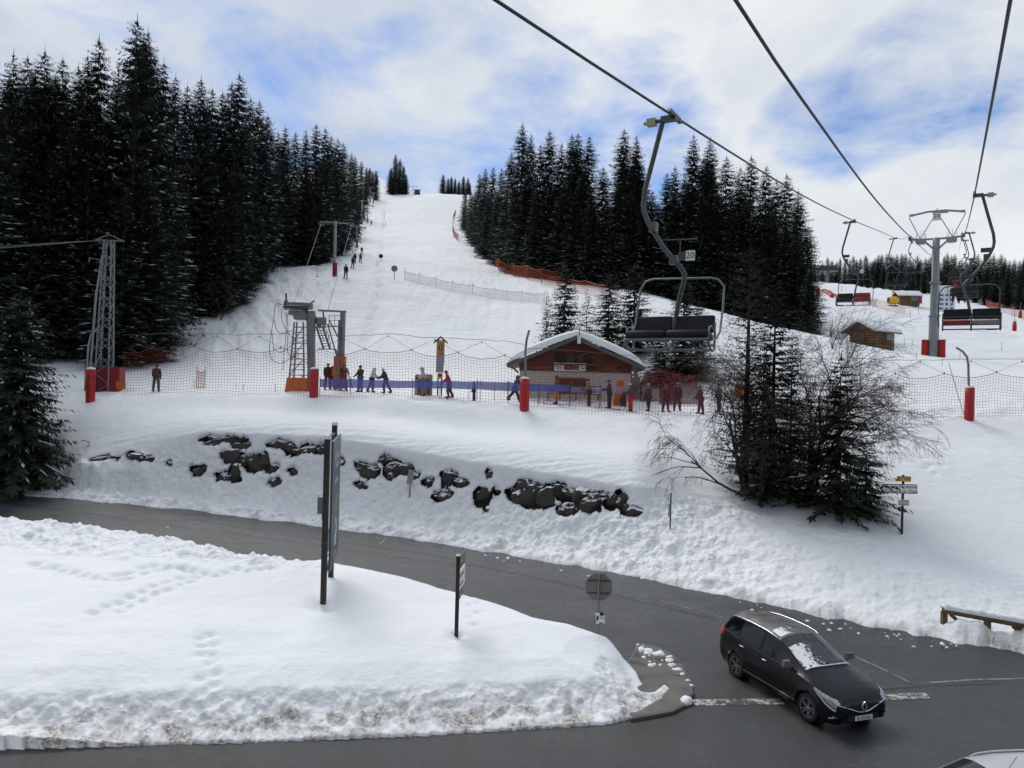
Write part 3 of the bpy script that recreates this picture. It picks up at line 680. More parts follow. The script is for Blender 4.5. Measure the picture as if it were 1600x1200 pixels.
# --- nearer conifers, each its own
HI = [(spruce_mesh(21, 12, 3.7, 44, 16, 13, .5, .05, leaf=.72, fol=m_needle2, droop=.5), trunk_mesh(11.8, .22), 12),
      (spruce_mesh(22, 8, 2.0, 34, 12, 9, .15, .10, leaf=.50, fol=m_needle2, droop=.3), trunk_mesh(7.9, .11), 8),
      (spruce_mesh(23, 8, 1.9, 30, 9, 8, .12, .30, leaf=.42, fol=m_needle2, droop=.25), trunk_mesh(7.9, .10), 8)]
o = plant(HI[0], on(28, 40.5), 11.2, 'large green spruce with snow on its boughs at the left edge beside the road', None, wid=1.0)
o.location.z -= .6
o = plant(HI[0], on(-60, 43), 12.5, 'second large spruce cut by the left edge of the photo', None, wid=1.0, rz=2)
def near_fir(x, yt, yb, d, lab, var=1, wid=1.0):
    q = on(x, d); q.z -= .2; return plant(HI[var], q, zat(x, yt, d) - q.z, lab, None, 'young_spruce', wid)
near_fir(879, 414, 0, 64, 'young spruce behind the chalet roof, the tallest of those left of its ridge', 1, 1.15)
near_fir(851, 458, 0, 66, 'thin small spruce behind the left slope of the chalet roof', 2, .8)
near_fir(914, 452, 0, 66, 'open-branched young spruce behind the chalet chimney mast', 2, .95)
near_fir(948, 428, 0, 62, 'bushy spruce behind the right slope of the chalet roof', 1, 1.3)
near_fir(988, 412, 0, 64, 'dark spruce seen behind the left side of chair 20', 1, 1.3)
near_fir(1066, 436, 0, 58, 'spruce standing behind the seat of chair 20', 1, 1.35)
near_fir(1090, 470, 0, 56, 'short spruce right of chair 20 above the red nets', 1, 1.1)
near_fir(1030, 500, 0, 56, 'squat spruce hidden under the seat of chair 20', 1, 1.3)

# --- the clump on the bank: thin conifers and a bare broadleaf
LAR = [(spruce_mesh(31, 14, 2.3, 62, 9, 12, .03, .18, leaf=.30, fol=m_dull, droop=.12, top_r=.18, low=.10), trunk_mesh(13.8, .20), 14),
       (spruce_mesh(32, 12, 2.2, 52, 10, 11, .04, .16, leaf=.40, fol=m_needle2, droop=.30, low=.08), trunk_mesh(11.8, .17), 12),
       (spruce_mesh(33, 9, 2.9, 34, 11, 13, .12, .20, leaf=.50, fol=m_needle2, droop=.42, top_r=.08, low=.05), trunk_mesh(8.9, .15, bend := .0), 9)]
def clump(x, yt, yb, var, wid, lab, name, extra=0):
    q = hit(x, yb); q.z -= .25; d = q.y; h = zat(x, yt, d) - q.z
    return plant(LAR[var], q, h, lab, None, name, wid)
clump(1163, 392, 768, 0, 1.3, 'thin grey-green conifer with bare lower trunk, tallest and leftmost of the bank clump', 'thin_conifer')
clump(1204, 448, 776, 1, 1.35, 'dark narrow spruce second from the left in the bank clump', 'spruce')
clump(1188, 520, 790, 1, 1.1, 'slim half-bare spruce between the two tall trunks of the bank clump', 'spruce')
clump(1232, 540, 785, 1, 1.15, 'scrubby low spruce in the middle of the bank clump', 'spruce')
clump(1308, 560, 797, 2, 1.24, 'broad drooping spruce with wide skirts at the right of the bank clump', 'spruce')
clump(1262, 610, 792, 1, 1.3, 'dark scrubby spruce between the middle and the broad one of the bank clump', 'spruce')
clump(1352, 690, 800, 2, 1.25, 'small low spruce under the right skirt of the bank clump', 'spruce')
def branching(name, seed, base, dirs, mats_, label, cat, group=None, gen=4, seg=5, tw=.55, grav=-.02, minr=.006, kids=(3, 5), lfac=.62):
    rg = random.Random(seed); mb = MB(); tk = MB()
    def grow(p, dv, ln, r, g, mbb):
        pts = [p.copy()]; rs = [r]; d = dv.normalized()
        for i in range(seg):
            d = (d + Vector((rg.gauss(0, .16), rg.gauss(0, .16), rg.gauss(0, .13) + grav * g))).normalized()
            p = p + d * ln / seg; pts.append(p.copy()); rs.append(max(minr, r * (1 - .6 * (i + 1) / seg)))
        mbb.tube(pts, rs, 6 if g == 0 else (4 if g < 2 else 3), 0, caps=False)
        if g >= gen: return
        n = rg.randint(*kids) + (2 if g == 0 else 0)
        for k in range(n):
            f = rg.uniform(.3, 1.0); i = min(int(f * seg), seg - 1); q = pts[i].lerp(pts[i + 1], f * seg - i)
            ax = Vector((rg.gauss(0, 1), rg.gauss(0, 1), rg.gauss(0, .7))).normalized()
            nd = (d * 1.0 + ax * rg.uniform(.4, .95)).normalized()
            if g == 0: nd.z = abs(nd.z) * .8 + .1
            grow(q, nd, ln * lfac * rg.uniform(.7, 1.25), rs[i] * .62, g + 1, mb)
    for dv, ln, r in dirs: grow(Vector((0, 0, 0)), Vector(dv), ln, r, 0, tk)
    o = thing(name, label, cat, base, 0, group)
    tk.build('trunk', mats_, o); mb.build('branches', mats_, o); return o
q = hit(1262, 782); q.z -= .2
branching('bare_tree', 3, q, [((.08, 0, 1), 6.0, .11), ((.26, .1, 1), 5.4, .10), ((-.12, .1, 1), 5.8, .10), ((.36, -.1, 1), 4.4, .08), ((.16, -.2, 1), 4.8, .08)], m_bare, 'leafless grey tree with spreading twiggy crown between the spruces of the bank clump', 'tree', gen=4, seg=5, kids=(5, 7), lfac=.56, minr=.005)
q = hit(1170, 775); q.z -= .2
branching('bare_tree', 8, q, [((-.50, -.1, 1), 4.2, .12), ((-.9, -.1, .85), 3.3, .08), ((-.25, -.1, 1), 4.2, .08)], m_bare, 'leafless tree arching out to the left from the bank clump', 'tree', gen=4, seg=6, kids=(3, 5), grav=-.05, lfac=.62)
q = hit(1215, 778); q.z -= .2
branching('bare_shrub', 9, q, [((-.2, -.3, 1), 3.0, .05), ((.2, -.3, 1), 3.2, .05), ((0, -.3, 1), 3.4, .05), ((.5, -.2, 1), 3.0, .05), ((-.5, -.2, 1), 2.8, .05)], m_bare, 'tangled leafless scrub at the foot of the bank clump', 'shrub', gen=3, kids=(4, 6), lfac=.6)
for i, (x, y, s_, lab) in enumerate(((1300, 545, 5, 'bare twiggy bush on the ridge left of the log hut'), (270, 540, 5, 'leafless bush at the foot of the left forest behind the net'), (242, 520, 6, 'thin bare sapling in the snowy gap of the left forest'), (345, 500, 6, 'pale bare sapling before the left forest edge'))):
    q = hit(x, y); q.z -= .2
    branching('bare_shrub', 20 + i, q, [((-.35, 0, 1), s_ * .5, .04), ((.3, 0, 1), s_ * .55, .04), ((.0, .2, 1), s_ * .6, .04)], m_bare, lab, 'shrub', gen=3, kids=(3, 4), lfac=.6)

# ------------------------------------------------------------------ rocks under the snow lip
m_rock, t, b = newmat('wet_rock')
geo = t.n('ShaderNodeNewGeometry'); sp_ = t.n('ShaderNodeSeparateXYZ'); t.l(geo.outputs['Normal'], sp_.inputs[0]); pos = geo.outputs['Position']
c = t.mix(t.noise(pos, 2.6, 5), (.010, .009, .009), (.060, .048, .042))
c = t.mix(t.math('MULTIPLY', t.ramp(t.noise(pos, 5, 5, .7), [(.5, 0.), (.7, 1.)]), .4), c, (.11, .10, .095))
sn = t.ramp(t.math('ADD', sp_.outputs[2], t.math('MULTIPLY', t.math('SUBTRACT', t.noise(pos, 4, 4), .5), .9)), [(.60, 0.), (.68, 1.)])
t.l(t.mix(sn, c, (.74, .77, .82)), b.inputs['Base Color']); b.inputs['Roughness'].default_value = .6
bp = t.n('ShaderNodeBump', i_Strength=.8, i_Distance=.05); t.l(t.noise(pos, 6, 6, .7), bp.inputs['Height']); t.l(bp.outputs[0], b.inputs['Normal'])
from mathutils import noise as mn
import bmesh
def boulder(loc, size, seed):
    bm = bmesh.new(); bmesh.ops.create_icosphere(bm, subdivisions=3, radius=1)
    off = Vector((seed * 3.1, seed * 1.7, seed * .9))
    rg = random.Random(seed); pl = [(Vector((rg.gauss(0, 1), rg.gauss(0, 1), rg.gauss(0, 1))).normalized(), rg.uniform(.50, .85)) for _ in range(9)]
    for v in bm.verts:
        p = v.co.copy()
        for n_, d_ in pl:
            e = p.dot(n_) - d_
            if e > 0: p -= n_ * e * .9
        p *= 1 + .16 * mn.fractal(v.co * 1.8 + off, .8, 2, 3)
        v.co = Vector((p.x * size[0], p.y * size[1], p.z * size[2]))
    me = bpy.data.meshes.new('boulder'); bm.to_mesh(me); bm.free(); me.materials.append(m_rock)
    o = link('boulder', me, None, loc); o.rotation_euler = (0, random.uniform(-.25, .25), random.uniform(-.3, .3)); return o
for i, (x, y, w_, h_) in enumerate(rk):
    a_, b_ = ray(x, y); cc_ = int(round((a_ - S[0]) / (S[1] - S[0]))); r_ = np.where((ROCKSURF[:, cc_] / DR > b_) & (DR > 25))[0][0]; q = P(x, y, DR[r_]); k = q.y / F; q.y += .34; q.z -= .04
    o = boulder(q, (max(w_ * k * .66, .22), .38, max(h_ * k * .70, .17)), i + 1)
    tag(o, 'dark wet boulder showing through the snow bank under the overhanging lip', 'boulder', 'boulders of the snowed-over retaining bank')

# ------------------------------------------------------------------ slush, snow lumps on the road
def lump_mesh(seed, r):
    bm = bmesh.new(); bmesh.ops.create_icosphere(bm, subdivisions=2, radius=r)
    for v in bm.verts: v.co *= 1 + .5 * mn.fractal(v.co / r * 1.5 + Vector((seed, 0, 0)), .8, 2, 3); v.co.z *= .7
    me = bpy.data.meshes.new('snow_lump'); bm.to_mesh(me); bm.free(); me.materials.append(m_snow)
    for p in me.polygons: p.use_smooth = True
    return me
lumps = [lump_mesh(i, 1) for i in range(4)]
rl = random.Random(4)
for x, y, r in ((1020, 1041, .19), (1004, 1020, .13), (1012, 1024, .14), (1024, 1022, .13), (1032, 1026, .12), (1040, 1031, .13), (1047, 1036, .12), (1054, 1041, .12), (1061, 1048, .11), (1067, 1056, .10), (1072, 1064, .08), (1076, 1072, .07), (1073, 1092, .17), (1068, 1098, .13), (1000, 1012, .12), (748, 856, .16), (757, 857, .09), (773, 859, .10), (1065, 911, .10), (1000, 906, .09), (1090, 915, .07), (262, 824, .06), (1285, 975, .06), (1300, 982, .05), (1010, 1030, .1), (1036, 1020, .08)) + tuple((rl.uniform(1000, 1062), 0, rl.uniform(.03, .08)) for _ in range(46)) + tuple((rl.uniform(560, 1500), -1, rl.uniform(.02, .06)) for _ in range(50)):
    if y == 0: y = 1012 + (x - 1000) * .55 + rl.gauss(0, 6)
    if y == -1: y = float(np.interp(x, CX, Ey)) + 4 + abs(rl.gauss(0, 5))
    x += rl.uniform(-5, 5) * (x > 990); y += rl.uniform(-3, 3) * (x > 990); r *= rl.uniform(.6, 1.35)
    q = road_hit(x, y, .06 if x > 990 and y > 1005 else 0); o = link('snow_lump', lumps[rl.randrange(4)], None, q); o.scale = (r * rl.uniform(.9, 1.5), r, r); o.rotation_euler = (0, 0, rl.uniform(0, 6))
    tag(o, 'loose lump of ploughed snow lying on the wet road edge', 'snow lump', 'loose snow lumps on the road')
# ------------------------------------------------------------------ shared materials
m_galv = mat('galvanised_steel', (.20, .215, .225), .55, .35, .15, 5)
m_dkst = mat('dark_steel', (.075, .08, .082), .5, .4, .2, 5)
m_tow = mat('tower_grey', (.29, .31, .33), .6, .2, .12, 2)
m_lift = mat('hanger_steel', (.10, .105, .105), .5, .4, .2, 6)
m_cush = mat('black_seat_foam', (.006, .008, .013), .7, 0, .3, 9)
m_cushr = mat('red_seat_foam', (.28, .03, .035), .6, 0, .3, 7)
m_cushg = mat('grey_seat_cover', (.30, .28, .27), .7, 0, .25, 9)
m_pad = mat('red_pad_vinyl', (.40, .014, .014), .55, 0, .22, 3, bump=.2)
m_padd = mat('dark_red_pad', (.22, .015, .02), .6, 0, .3, 3)
m_org = mat('orange_pad_vinyl', (.55, .13, .03), .6, 0, .2, 3)
m_rope = mat('wire_rope', (.055, .058, .06), .6, .3, .3, 30)
m_whitep = mat('white_plate', (.78, .79, .80), .5, 0, .06, 4)
m_black = mat('black_paint', (.015, .015, .017), .5, 0, .3, 5)
m_rub = mat('rubber', (.02, .02, .021), .8, 0, .2, 5)
m_psnow = mat('packed_snow', (.74, .77, .81), .85, 0, .04, 3, bump=.4)
m_wood = mat('brown_plank', (.14, .062, .034), .75, 0, .45, 2.5, bump=.4)
m_yel = mat('yellow_sign', (.72, .46, .03), .5, 0, .1, 4)

# ------------------------------------------------------------------ chairlift
LX, LR_ = (-6.3), (.6)
LD = Vector((.6, 1, 0)).normalized(); LN = Vector((LD.y, -LD.x, 0))      # line direction, and to its right
cab_d = [-6, 0, 9, 16, 28, 45, 58, 75, 88, 97, 105, 140, 200, 260, 330]
cab_z = [3.6, 4.05, 5.05, 5.95, 7.65, 10.5, 12.85, 15.9, 18.6, 20.9, 22.3, 29, 40, 51, 62]
def cabz(d): return float(pchip(np.array(cab_d, float), np.array(cab_z, float), np.array([float(d)]))[0])
def linep(a, d, dz=0): return Vector((a + .6 * d, d, cabz(d) + dz))
def rope(name, pts, r, label, cat='cable', n=6, group=None, m=None):
    mb = MB(); mb.tube(pts, r, n); o = mb.build(name, m or m_rope, None, pts[0]); return tag(o, label, cat, group)
ds = [-5 + i * 2.5 for i in range(136)]
rope('haul_cable', [linep(LX, d) for d in ds], .026, 'thick haul cable carrying the descending chairs, from the top middle to the left sheaves')
rope('haul_cable', [linep(LR_, d) for d in ds], .026, 'chairlift haul cable carrying the ascending chairs, steep at the right edge')
cd_ = [-6, 0, 9, 15.3, 23, 33, 46, 60, 80, 92, 97]; cz_ = [4.3, 4.42, 4.78, 5.4, 6.3, 7.7, 9.7, 11.9, 15.2, 18.0, 19.6]
def cz(d): return float(pchip(np.array(cd_, float), np.array(cz_, float), np.array([float(d)]))[0])
rope('signal_cable', [Vector((-2.8 + .6 * d, d, cz(d))) for d in [-5 + 2 * i for i in range(52)]], .028, 'slack signal cable between the two haul cables, drooping to the pylon head')

def make_chair(side, num, red=(), label='', d=16, a=LX, group='chairs of the chairlift', heading=1):
    """side: +1 hanger bows to local +x. heading=1 chair faces away from viewer (ascending)"""
    o = thing('chairlift_chair', label, 'chairlift chair', linep(a, d), math.atan2(-LD.x, LD.y) + (0 if heading == 1 else math.pi), group)
    s = side
    g = MB(); g.box((0, 0, .02), (.10, .85, .09), taper=.8); g.box((s * .12, 0, -.03), (.34, .16, .12)); g.tube([(s * .0, 0, -.02), (s * .48, .0, -.05)], .045, 8); g.box((s * .52, 0, -.05), (.2, .16, .15), 1); g.tube([(s * .6, 0, -.05), (s * .70, 0, -.05)], .04, 8, 1)
    g.build('grip', [m_lift, mat('pale_grip_spring', (.42, .38, .26), .6)], o)
    h = MB(); pts = [(s * .26, 0, -.05), (s * .46, 0, -.85), (s * .64, 0, -1.55), (s * .67, 0, -1.85), (s * .64, 0, -2.05), (s * .54, -.02, -2.3), (s * .2, -.06, -2.85), (s * -.22, -.1, -3.35), (s * -.28, -.12, -3.46), (s * -.28, -.13, -3.56), (s * -.14, -.22, -4.0), (s * .0, -.30, -4.75)]
    h.tube(pts, [.055] * 9 + [.05] * 3, 10)
    h.box((s * .42, -.01, -2.40), (.16, .2, .22)); h.box((s * -.05, -.07, -3.15), (.18, .16, .2)); h.build('hanger', m_lift, o)
    W = .93
    f = MB()
    for x in (-W, 0, W):
        f.tube([(x, -.28, -4.52), (x, -.30, -5.0), (x, -.26, -5.12), (x, -.12, -5.16), (x, .04, -5.10), (x, .22, -4.96), (x, .27, -4.90)], .028, 7)
    for x in (-W, W):  # arm rests
        f.tube([(x, -.30, -4.75), (x, -.05, -4.62), (x, .12, -4.66), (x, .16, -4.90)], .02, 6)
    f.tube([(-W, -.31, -4.66), (W, -.31, -4.66)], .028, 7); f.tube([(-W, .26, -4.92), (W, .26, -4.92)], .025, 7); f.tube([(-W, -.24, -5.13), (W, -.24, -5.13)], .025, 7)
    f.build('frame', m_galv if d < 20 else m_lift, o)
    for i, x in enumerate((-W / 2 - .01, W / 2 + .01)):
        rot = Matrix.Rotation(R(-6), 3, 'X')
        m_s = m_cushr if i in red else (m_cushg if (i + 10) in red else m_cush)
        c = MB(); 
        def cushion(mbb, cx, cy, cz_, sx_, sy_, sz_, rt):
            vs = []; n = 16
            for yy_ in (-1, -.9, .9, 1):
                for k in range(n):
                    a_ = 6.283 * k / n; e = .45
                    ca, sa = math.cos(a_), math.sin(a_); ca = math.copysign(abs(ca)**e, ca); sa = math.copysign(abs(sa)**e, sa)
                    q = .86 if abs(yy_) == 1 else 1
                    vs.append(rt @ Vector((yy_ * sx_, ca * sy_ * q, sa * sz_ * q)) + Vector((cx, cy, cz_)))
            fs = [(r_ * n + k, r_ * n + (k + 1) % n, (r_ + 1) * n + (k + 1) % n, (r_ + 1) * n + k) for r_ in range(3) for k in range(n)] + [tuple(range(n))[::-1], tuple(range(3 * n, 4 * n))]
            mbb.add(vs, fs, 0, True)
        cushion(c, x, .02, -4.83, W / 2 - .02, .27, .085, Matrix.Rotation(R(9), 3, 'X')); c.build('seat_cushion', m_s, o)
        c = MB(); cushion(c, x, -.30, -4.56, W / 2 - .02, .045, .20, Matrix.Rotation(R(8), 3, 'X')); c.build('backrest', m_s if (i in red) and heading == -1 and d > 20 else m_cush, o)
    b = MB(); bx = .98; ct = s * -.1
    b.tube([(-bx + ct, .25, -4.98), (-bx + ct + .02, .16, -4.95), (-bx + ct - .02, -.08, -4.75), (-bx + ct, -.22, -4.55), (-bx + ct + .0, -.35, -4.2), (-bx + ct + .03, -.5, -3.72), (-bx + ct + .16, -.52, -3.56), (-bx + ct + .34, -.52, -3.52), (bx + ct - .3, -.52, -3.48), (bx + ct - .12, -.52, -3.53), (bx + ct - .01, -.5, -3.70), (bx + ct + .0, -.35, -4.2), (bx + ct - .02, -.22, -4.55), (bx + ct + .02, -.02, -4.85), (bx + ct + .08, .1, -5.05), (bx + ct - .05, .1, -5.12), (.5, .05, -5.13)], .024, 7)
    b.build('safety_bar', m_galv if d < 20 else m_lift, o)
    if num:
        n_ = MB(); n_.box((s * -.36, .05, -3.10), (.34, .02, .20)); pl = n_.build('plate_bracket', m_dkst, o)
        n_ = MB(); n_.box((s * -.46, .066, -3.10), (.20, .012, .22)); pl = n_.build('number_plate', m_whitep, o)
        if num is not True: text_mesh(num, .19, mat('plate_ink', (.03, .03, .16), .5), 'number', pl, (s * -.46, .074, -3.10), (R(90), 0, math.pi))
    e = MB(); e.tube([(s * .18, .02, -2.71), (s * -.60, .02, -2.74)], .012, 5); e.tube([(s * -.22, .02, -2.75), (s * -.20, .0, -3.4)], .014, 5); e.build('bar_rod', m_lift, o)
    if d > 20:
        e = MB(); e.box((s * .42, .04, -2.12), (.34, .10, .16)); e.build('grip_box', m_dkst, o)
    return o
# descending chairs face the viewer: local +y toward the viewer, so outward (photo left) is local +x
make_chair(1, '20', (), 'black four-seat chair number 20, large and empty, hanging before the forest', 16.2, LX, heading=-1)
make_chair(1, True, (0,), 'second descending chair with one red and one black seat, above the log hut slope', 45, LX, heading=-1)
make_chair(1, None, (), 'third descending chair, small, against the far wood left of the pylon', 76, LX, heading=-1)
make_chair(1, None, (), 'farthest descending chair, tiny, just left of the pylon head', 107, LX, heading=-1)
make_chair(1, None, (0, 11), 'nearest ascending chair seen from behind with red and grey seat undersides, right of the pylon', 28, LR_)
ch2 = make_chair(1, None, (), 'second ascending chair carrying a passenger in a red top, behind the nearest one', 58, LR_)
make_chair(1, None, (0,), 'third ascending chair, small, beyond the passenger chair', 88, LR_)
make_chair(1, None, (), 'farthest ascending chair, tiny beside the pylon head', 112, LR_)

# pylon
pb = hit(1451, 561, 60); pb = Vector((-2.8 + .6 * 97, 97, 0)); pb.z = ground(pb.x, pb.y) - .3
o = thing('lift_pylon', 'tall grey chairlift pylon with red pads at its foot and a sheave crossarm', 'lift pylon', pb, math.atan2(-LD.x, LD.y))
H0 = cabz(97) - pb.z; Wp = 6.9 * .857 / 2
mb = MB(); mb.lathe([(.62, 0), (.60, H0 * .35), (.53, H0 * .36), (.52, H0 * .62), (.46, H0 * .63), (.42, H0 - .2), (0, H0 - .2)], n=20); mb.build('mast', m_tow, o)
for z in (H0 * .355, H0 * .625):
    mb = MB(); mb.lathe([(.60, z - .06), (.72, z - .06), (.72, z + .06), (.55, z + .06)], n=20); mb.build('flange', m_tow, o)
mb = MB()
for s in (-1, 1):
    mb.tube([(s * .3, 0, H0 - 1.6), (s * 1.2, 0, H0 - .7), (s * Wp * .66, 0, H0 - .35)], .13, 8)
mb.tube([(-Wp, 0, H0 - .2), (-1, 0, H0 - .3), (1, 0, H0 - .3), (Wp, 0, H0 - .2)], .14, 8); mb.build('crossarm', m_tow, o)
mb = MB(); tz = H0 + 3.0
for s in (-1, 1):
    mb.tube([(s * 1.85, 0, H0 - .2), (s * 3.2, 0, tz - .3), (s * 3.1, 0, tz)], .06, 6); mb.tube([(s * 1.85, 0, H0 - .2), (s * .35, 0, tz - .4)], .06, 6); mb.box((s * 2.95, 0, tz + .05), (.5, .3, .28))
mb.tube([(-3.1, 0, tz), (-1, 0, tz + .35), (1, 0, tz + .35), (3.1, 0, tz)], .14, 8); mb.tube([(0, 0, tz + .3), (0, 0, tz + .75)], .05, 5); mb.box((0.4, 0, tz + .2), (1.8, .3, .35)); mb.build('gantry', m_tow, o)
for s in (-1, 1):
    mb = MB(); mb.box((s * 1.75, 0, H0 - .55), (1.2, 1.0, .5)); mb.box((s * 1.75, 0, H0 - .85), (.9, .9, .1))
    for x in (-.55, .55):
        for y in (-.5, .5): mb.tube([(s * 1.75 + x, y, H0 - .4), (s * 1.75 + x, y, H0 + .35)], .025, 4)
    mb.tube([(s * 1.4, .4, H0 - .2), (s * 1.4, .4, H0 + .9), (s * 1.8, .4, H0 + .9), (s * 1.8, .4, H0 - .2)], .03, 5); mb.build('work_basket', m_tow, o)
    sh = MB(); 
    for k in range(6):
        y = -1.9 + k * .76; sh.lathe([(0, -.05), (.20, -.05), (.17, 0), (.20, .05), (0, .05)], (s * Wp, y, -.22 + H0 + .17 * y * 0), 'X', 12)
    sh.box((s * (Wp - .14), 0, H0 - .25), (.1, 4.3, .2)); sh.box((s * (Wp + .14), 0, H0 - .1), (.3, 1.2, .3)); sh.build('sheave_train', m_dkst, o)
mb = MB(); mb.box((0, -.32, H0 + 2.55), (.95, .06, 1.0)); pl = mb.build('number_plate', m_whitep, o); text_mesh('24', .75, m_black, 'number', pl, (0, -.36, H0 + 2.6), (R(90), 0, 0))
mb = MB()
for s in (-1, 1): mb.tube([(s * 1.0, -.3, -.1), (s * .98, -.3, 2.6)], .42, 10)
mb.build('crash_pad', m_pad, o)
mb = MB(); mb.tube([(-.2, -.62, 1.0), (-.2, -.56, H0 * .6), (-.2, -.5, H0 - 1.2)], .03, 4); mb.tube([(.2, -.62, 1.0), (.2, -.56, H0 * .6), (.2, -.5, H0 - 1.2)], .03, 4)
for k in range(46): z = 1.2 + k * (H0 - 2.6) / 46; mb.tube([(-.2, -.62 + .12 * z / H0, z), (.2, -.62 + .12 * z / H0, z)], .02, 3)
mb.build('ladder', m_tow, o)

# far lift stations and mast clutter
def far_station(x, y, s_, lab):
    q = hit(x, y); o = thing('lift_station', lab, 'lift station', q)
    mb = MB(); mb.box((0, 0, s_ * .72), (s_ * 1.5, s_ * .5, s_ * .16)); mb.box((s_ * .1, 0, s_ * .87), (s_ * 1.1, s_ * .5, s_ * .13), taper=.8); mb.build('canopy', m_dkst, o)
    for k in (-.35, .2): 
        mb = MB(); mb.box((k * s_, 0, s_ * .3), (.12 * s_, .12 * s_, s_ * .7)); mb.build('leg', m_galv, o)
far_station(1288, 428, 8, 'small grey lift top station on the far slope crest beside the forest')

# ------------------------------------------------------------------ surface tow: towers up the slope
def tow_tower(x, yb, yt, lab, pad=True, arm=1):
    q = hit(x, yb); h = (yb - yt) / F * q.y; q.z -= .2; o = thing('tow_tower', lab, 'tow tower', q, 0, 'towers of the drag lift up the slope')
    mb = MB(); mb.tube([(0, 0, 0), (0, 0, h)], max(.16, h * .028), 10); mb.build('mast', m_tow, o)
    mb = MB(); mb.beam((-2.0, 0, h - .15), (2.4, 0, h - .3), .16); mb.build('crossarm', m_tow, o)
    if pad: mb = MB(); mb.tube([(.15, -.25, 0), (.15, -.25, 1.9)], .32, 8); mb.build('crash_pad', m_pad if x > 550 else m_padd, o)
    for s in (-1.9, 2.2):
        mb = MB(); mb.box((s, 0, h - .5), (.5, 1.6, .14)); 
        for k in (-.6, -.2, .2, .6): mb.lathe([(0, -.04), (.17, -.04), (.17, .04), (0, .04)], (s, k, h - .45), 'X', 8)
        mb.build('sheave', m_dkst, o)
    return q + Vector((0, 0, h - .35))
tt = []
for i, (x, yb, yt, lab) in enumerate(((522, 431, 343, 'nearest grey tow tower with wide crossarm and red pad, at the forest edge'), (557, 387, 352, 'second tow tower up the slope, dark pad at its foot'), (565, 350, 312, 'third tow tower, tall and thin below the forest tip'), (574, 348, 320, 'tow tower with a red pad just right of the third'), (578, 317, 292, 'tow tower high on the slope with a double crossarm'), (583, 318, 300, 'small tow tower beside the high double one'), (586, 286, 267, 'highest tow tower on the skyline left of the lone clump'), (645, 304, 290, 'tiny tower on the skyline right of the lone clump'))):
    tt.append(tow_tower(x, yb, yt, lab, i != 7 and i != 6))
mb_ = MB(); q = hit(652, 304); mb_.box((0, 0, 1.2), (3.6, 3, 2.4), taper=.7); mb_.box((0, 0, 2.6), (4.2, 3.6, .3), 1); tag(mb_.build('summit_hut', [m_dkst, m_psnow], None, None), 'tiny dark hut on the skyline beside the small summit tower', 'hut').location = q

# ------------------------------------------------------------------ drag-lift bottom station
SB = on(492, 49); SB.z -= .1
o = thing('drag_lift_station', 'grey steel drag lift bottom station with bullwheel, ladder, stair platform and hanging black loops', 'lift station', SB)
k = 49 / F
def sp_(x, y, dd=0): return Vector(((ray(x, y)[0]) * (49 + dd), 49 + dd, ray(x, y)[1] * (49 + dd))) - SB
mb = MB(); a, b2 = sp_(486, 614), sp_(487, 486); mb.beam(a, b2, .42, .42); mb.build('column', m_galv, o)
mb = MB(); a, b2 = sp_(533, 600, 1), sp_(536, 487, 1); mb.tube([a, b2], .19, 12); mb.build('column', m_galv, o)
mb = MB(); mb.beam(sp_(497, 485, .5), sp_(541, 487, 1), .16, .12); mb.beam(sp_(487, 488), sp_(500, 512, .5), .2); mb.build('crossbeam', m_galv, o)
mb = MB()
for x0, x1, dd in ((450, 460, -.3), (475, 474, -.3), (458, 464, .6), (482, 480, .6)): mb.beam(sp_(x0, 612, dd), sp_(x1, 503, dd), .09)
for i in range(13):
    t_ = i / 13; y = 611 - 108 * t_; mb.beam(sp_(450 + 10 * t_, y, -.3), sp_(475 - t_, y, -.3), .06)
    if i % 3 == 0: mb.beam(sp_(458 + 6 * t_, y, .6), sp_(482 - 2 * t_, y, .6), .05); mb.beam(sp_(450 + 10 * t_, y, -.3), sp_(458 + 6 * t_, y, .6), .05)
for i in range(0, 12, 3):
    t0, t1 = i / 13, (i + 3) / 13; mb.beam(sp_(450 + 10 * t0, 611 - 108 * t0, -.3), sp_(475 - t1, 611 - 108 * t1, -.3), .05)
mb.build('lattice_mast', m_galv, o)
mb = MB(); c = sp_(463, 481); mb.lathe([(0, .10), (.80, .10), (.88, .05), (.80, 0), (.88, -.05), (.80, -.10), (0, -.10)], tuple(c), 'Z', 28); mb.build('bullwheel', m_dkst, o)
mb = MB(); mb.box(c + Vector((.1, 0, .2)), (1.35, .8, .26)); mb.box(c + Vector((.15, 0, -.35)), (1.1, .8, .3)); mb.box(c + Vector((.35, 0, -.62)), (.8, .7, .35), taper=1.15); mb.box(c + Vector((.75, 0, .12)), (.6, .5, .4)); mb.tube([c + Vector((.9, 0, .3)), c + Vector((1.2, 0, .5))], .06, 6)
mb.beam(c + Vector((.5, 0, -.1)), sp_(487, 492), .2); mb.beam(c + Vector((.5, .1, -.5)), sp_(487, 510), .14); mb.build('drive_box', m_galv, o)
mb = MB(); mb.box(sp_(447, 467), (.09, .12, .75)); mb.lathe([(0, -.04), (.36, -.04), (.36, .04), (0, .04)], tuple(sp_(447, 476)), 'X', 14); mb.build('guide_wheel', m_dkst, o)
mb = MB()
pf = [sp_(513, 510, .3), sp_(534, 510, .8)]
mb.beam(pf[0], pf[1], .9, .06)
for x, dd in ((514, .0), (523, .2), (533, .4)):
    mb.beam(sp_(x, 510, dd), sp_(x, 493, dd), .035)
for y in (493, 501): mb.beam(sp_(514, y, 0), sp_(533, y, .4), .035)
for i in range(9):
    t_ = i / 8; mb.box(sp_(499 + 12 * t_, 512 + 33 * t_, .1), (.55, .35, .035))
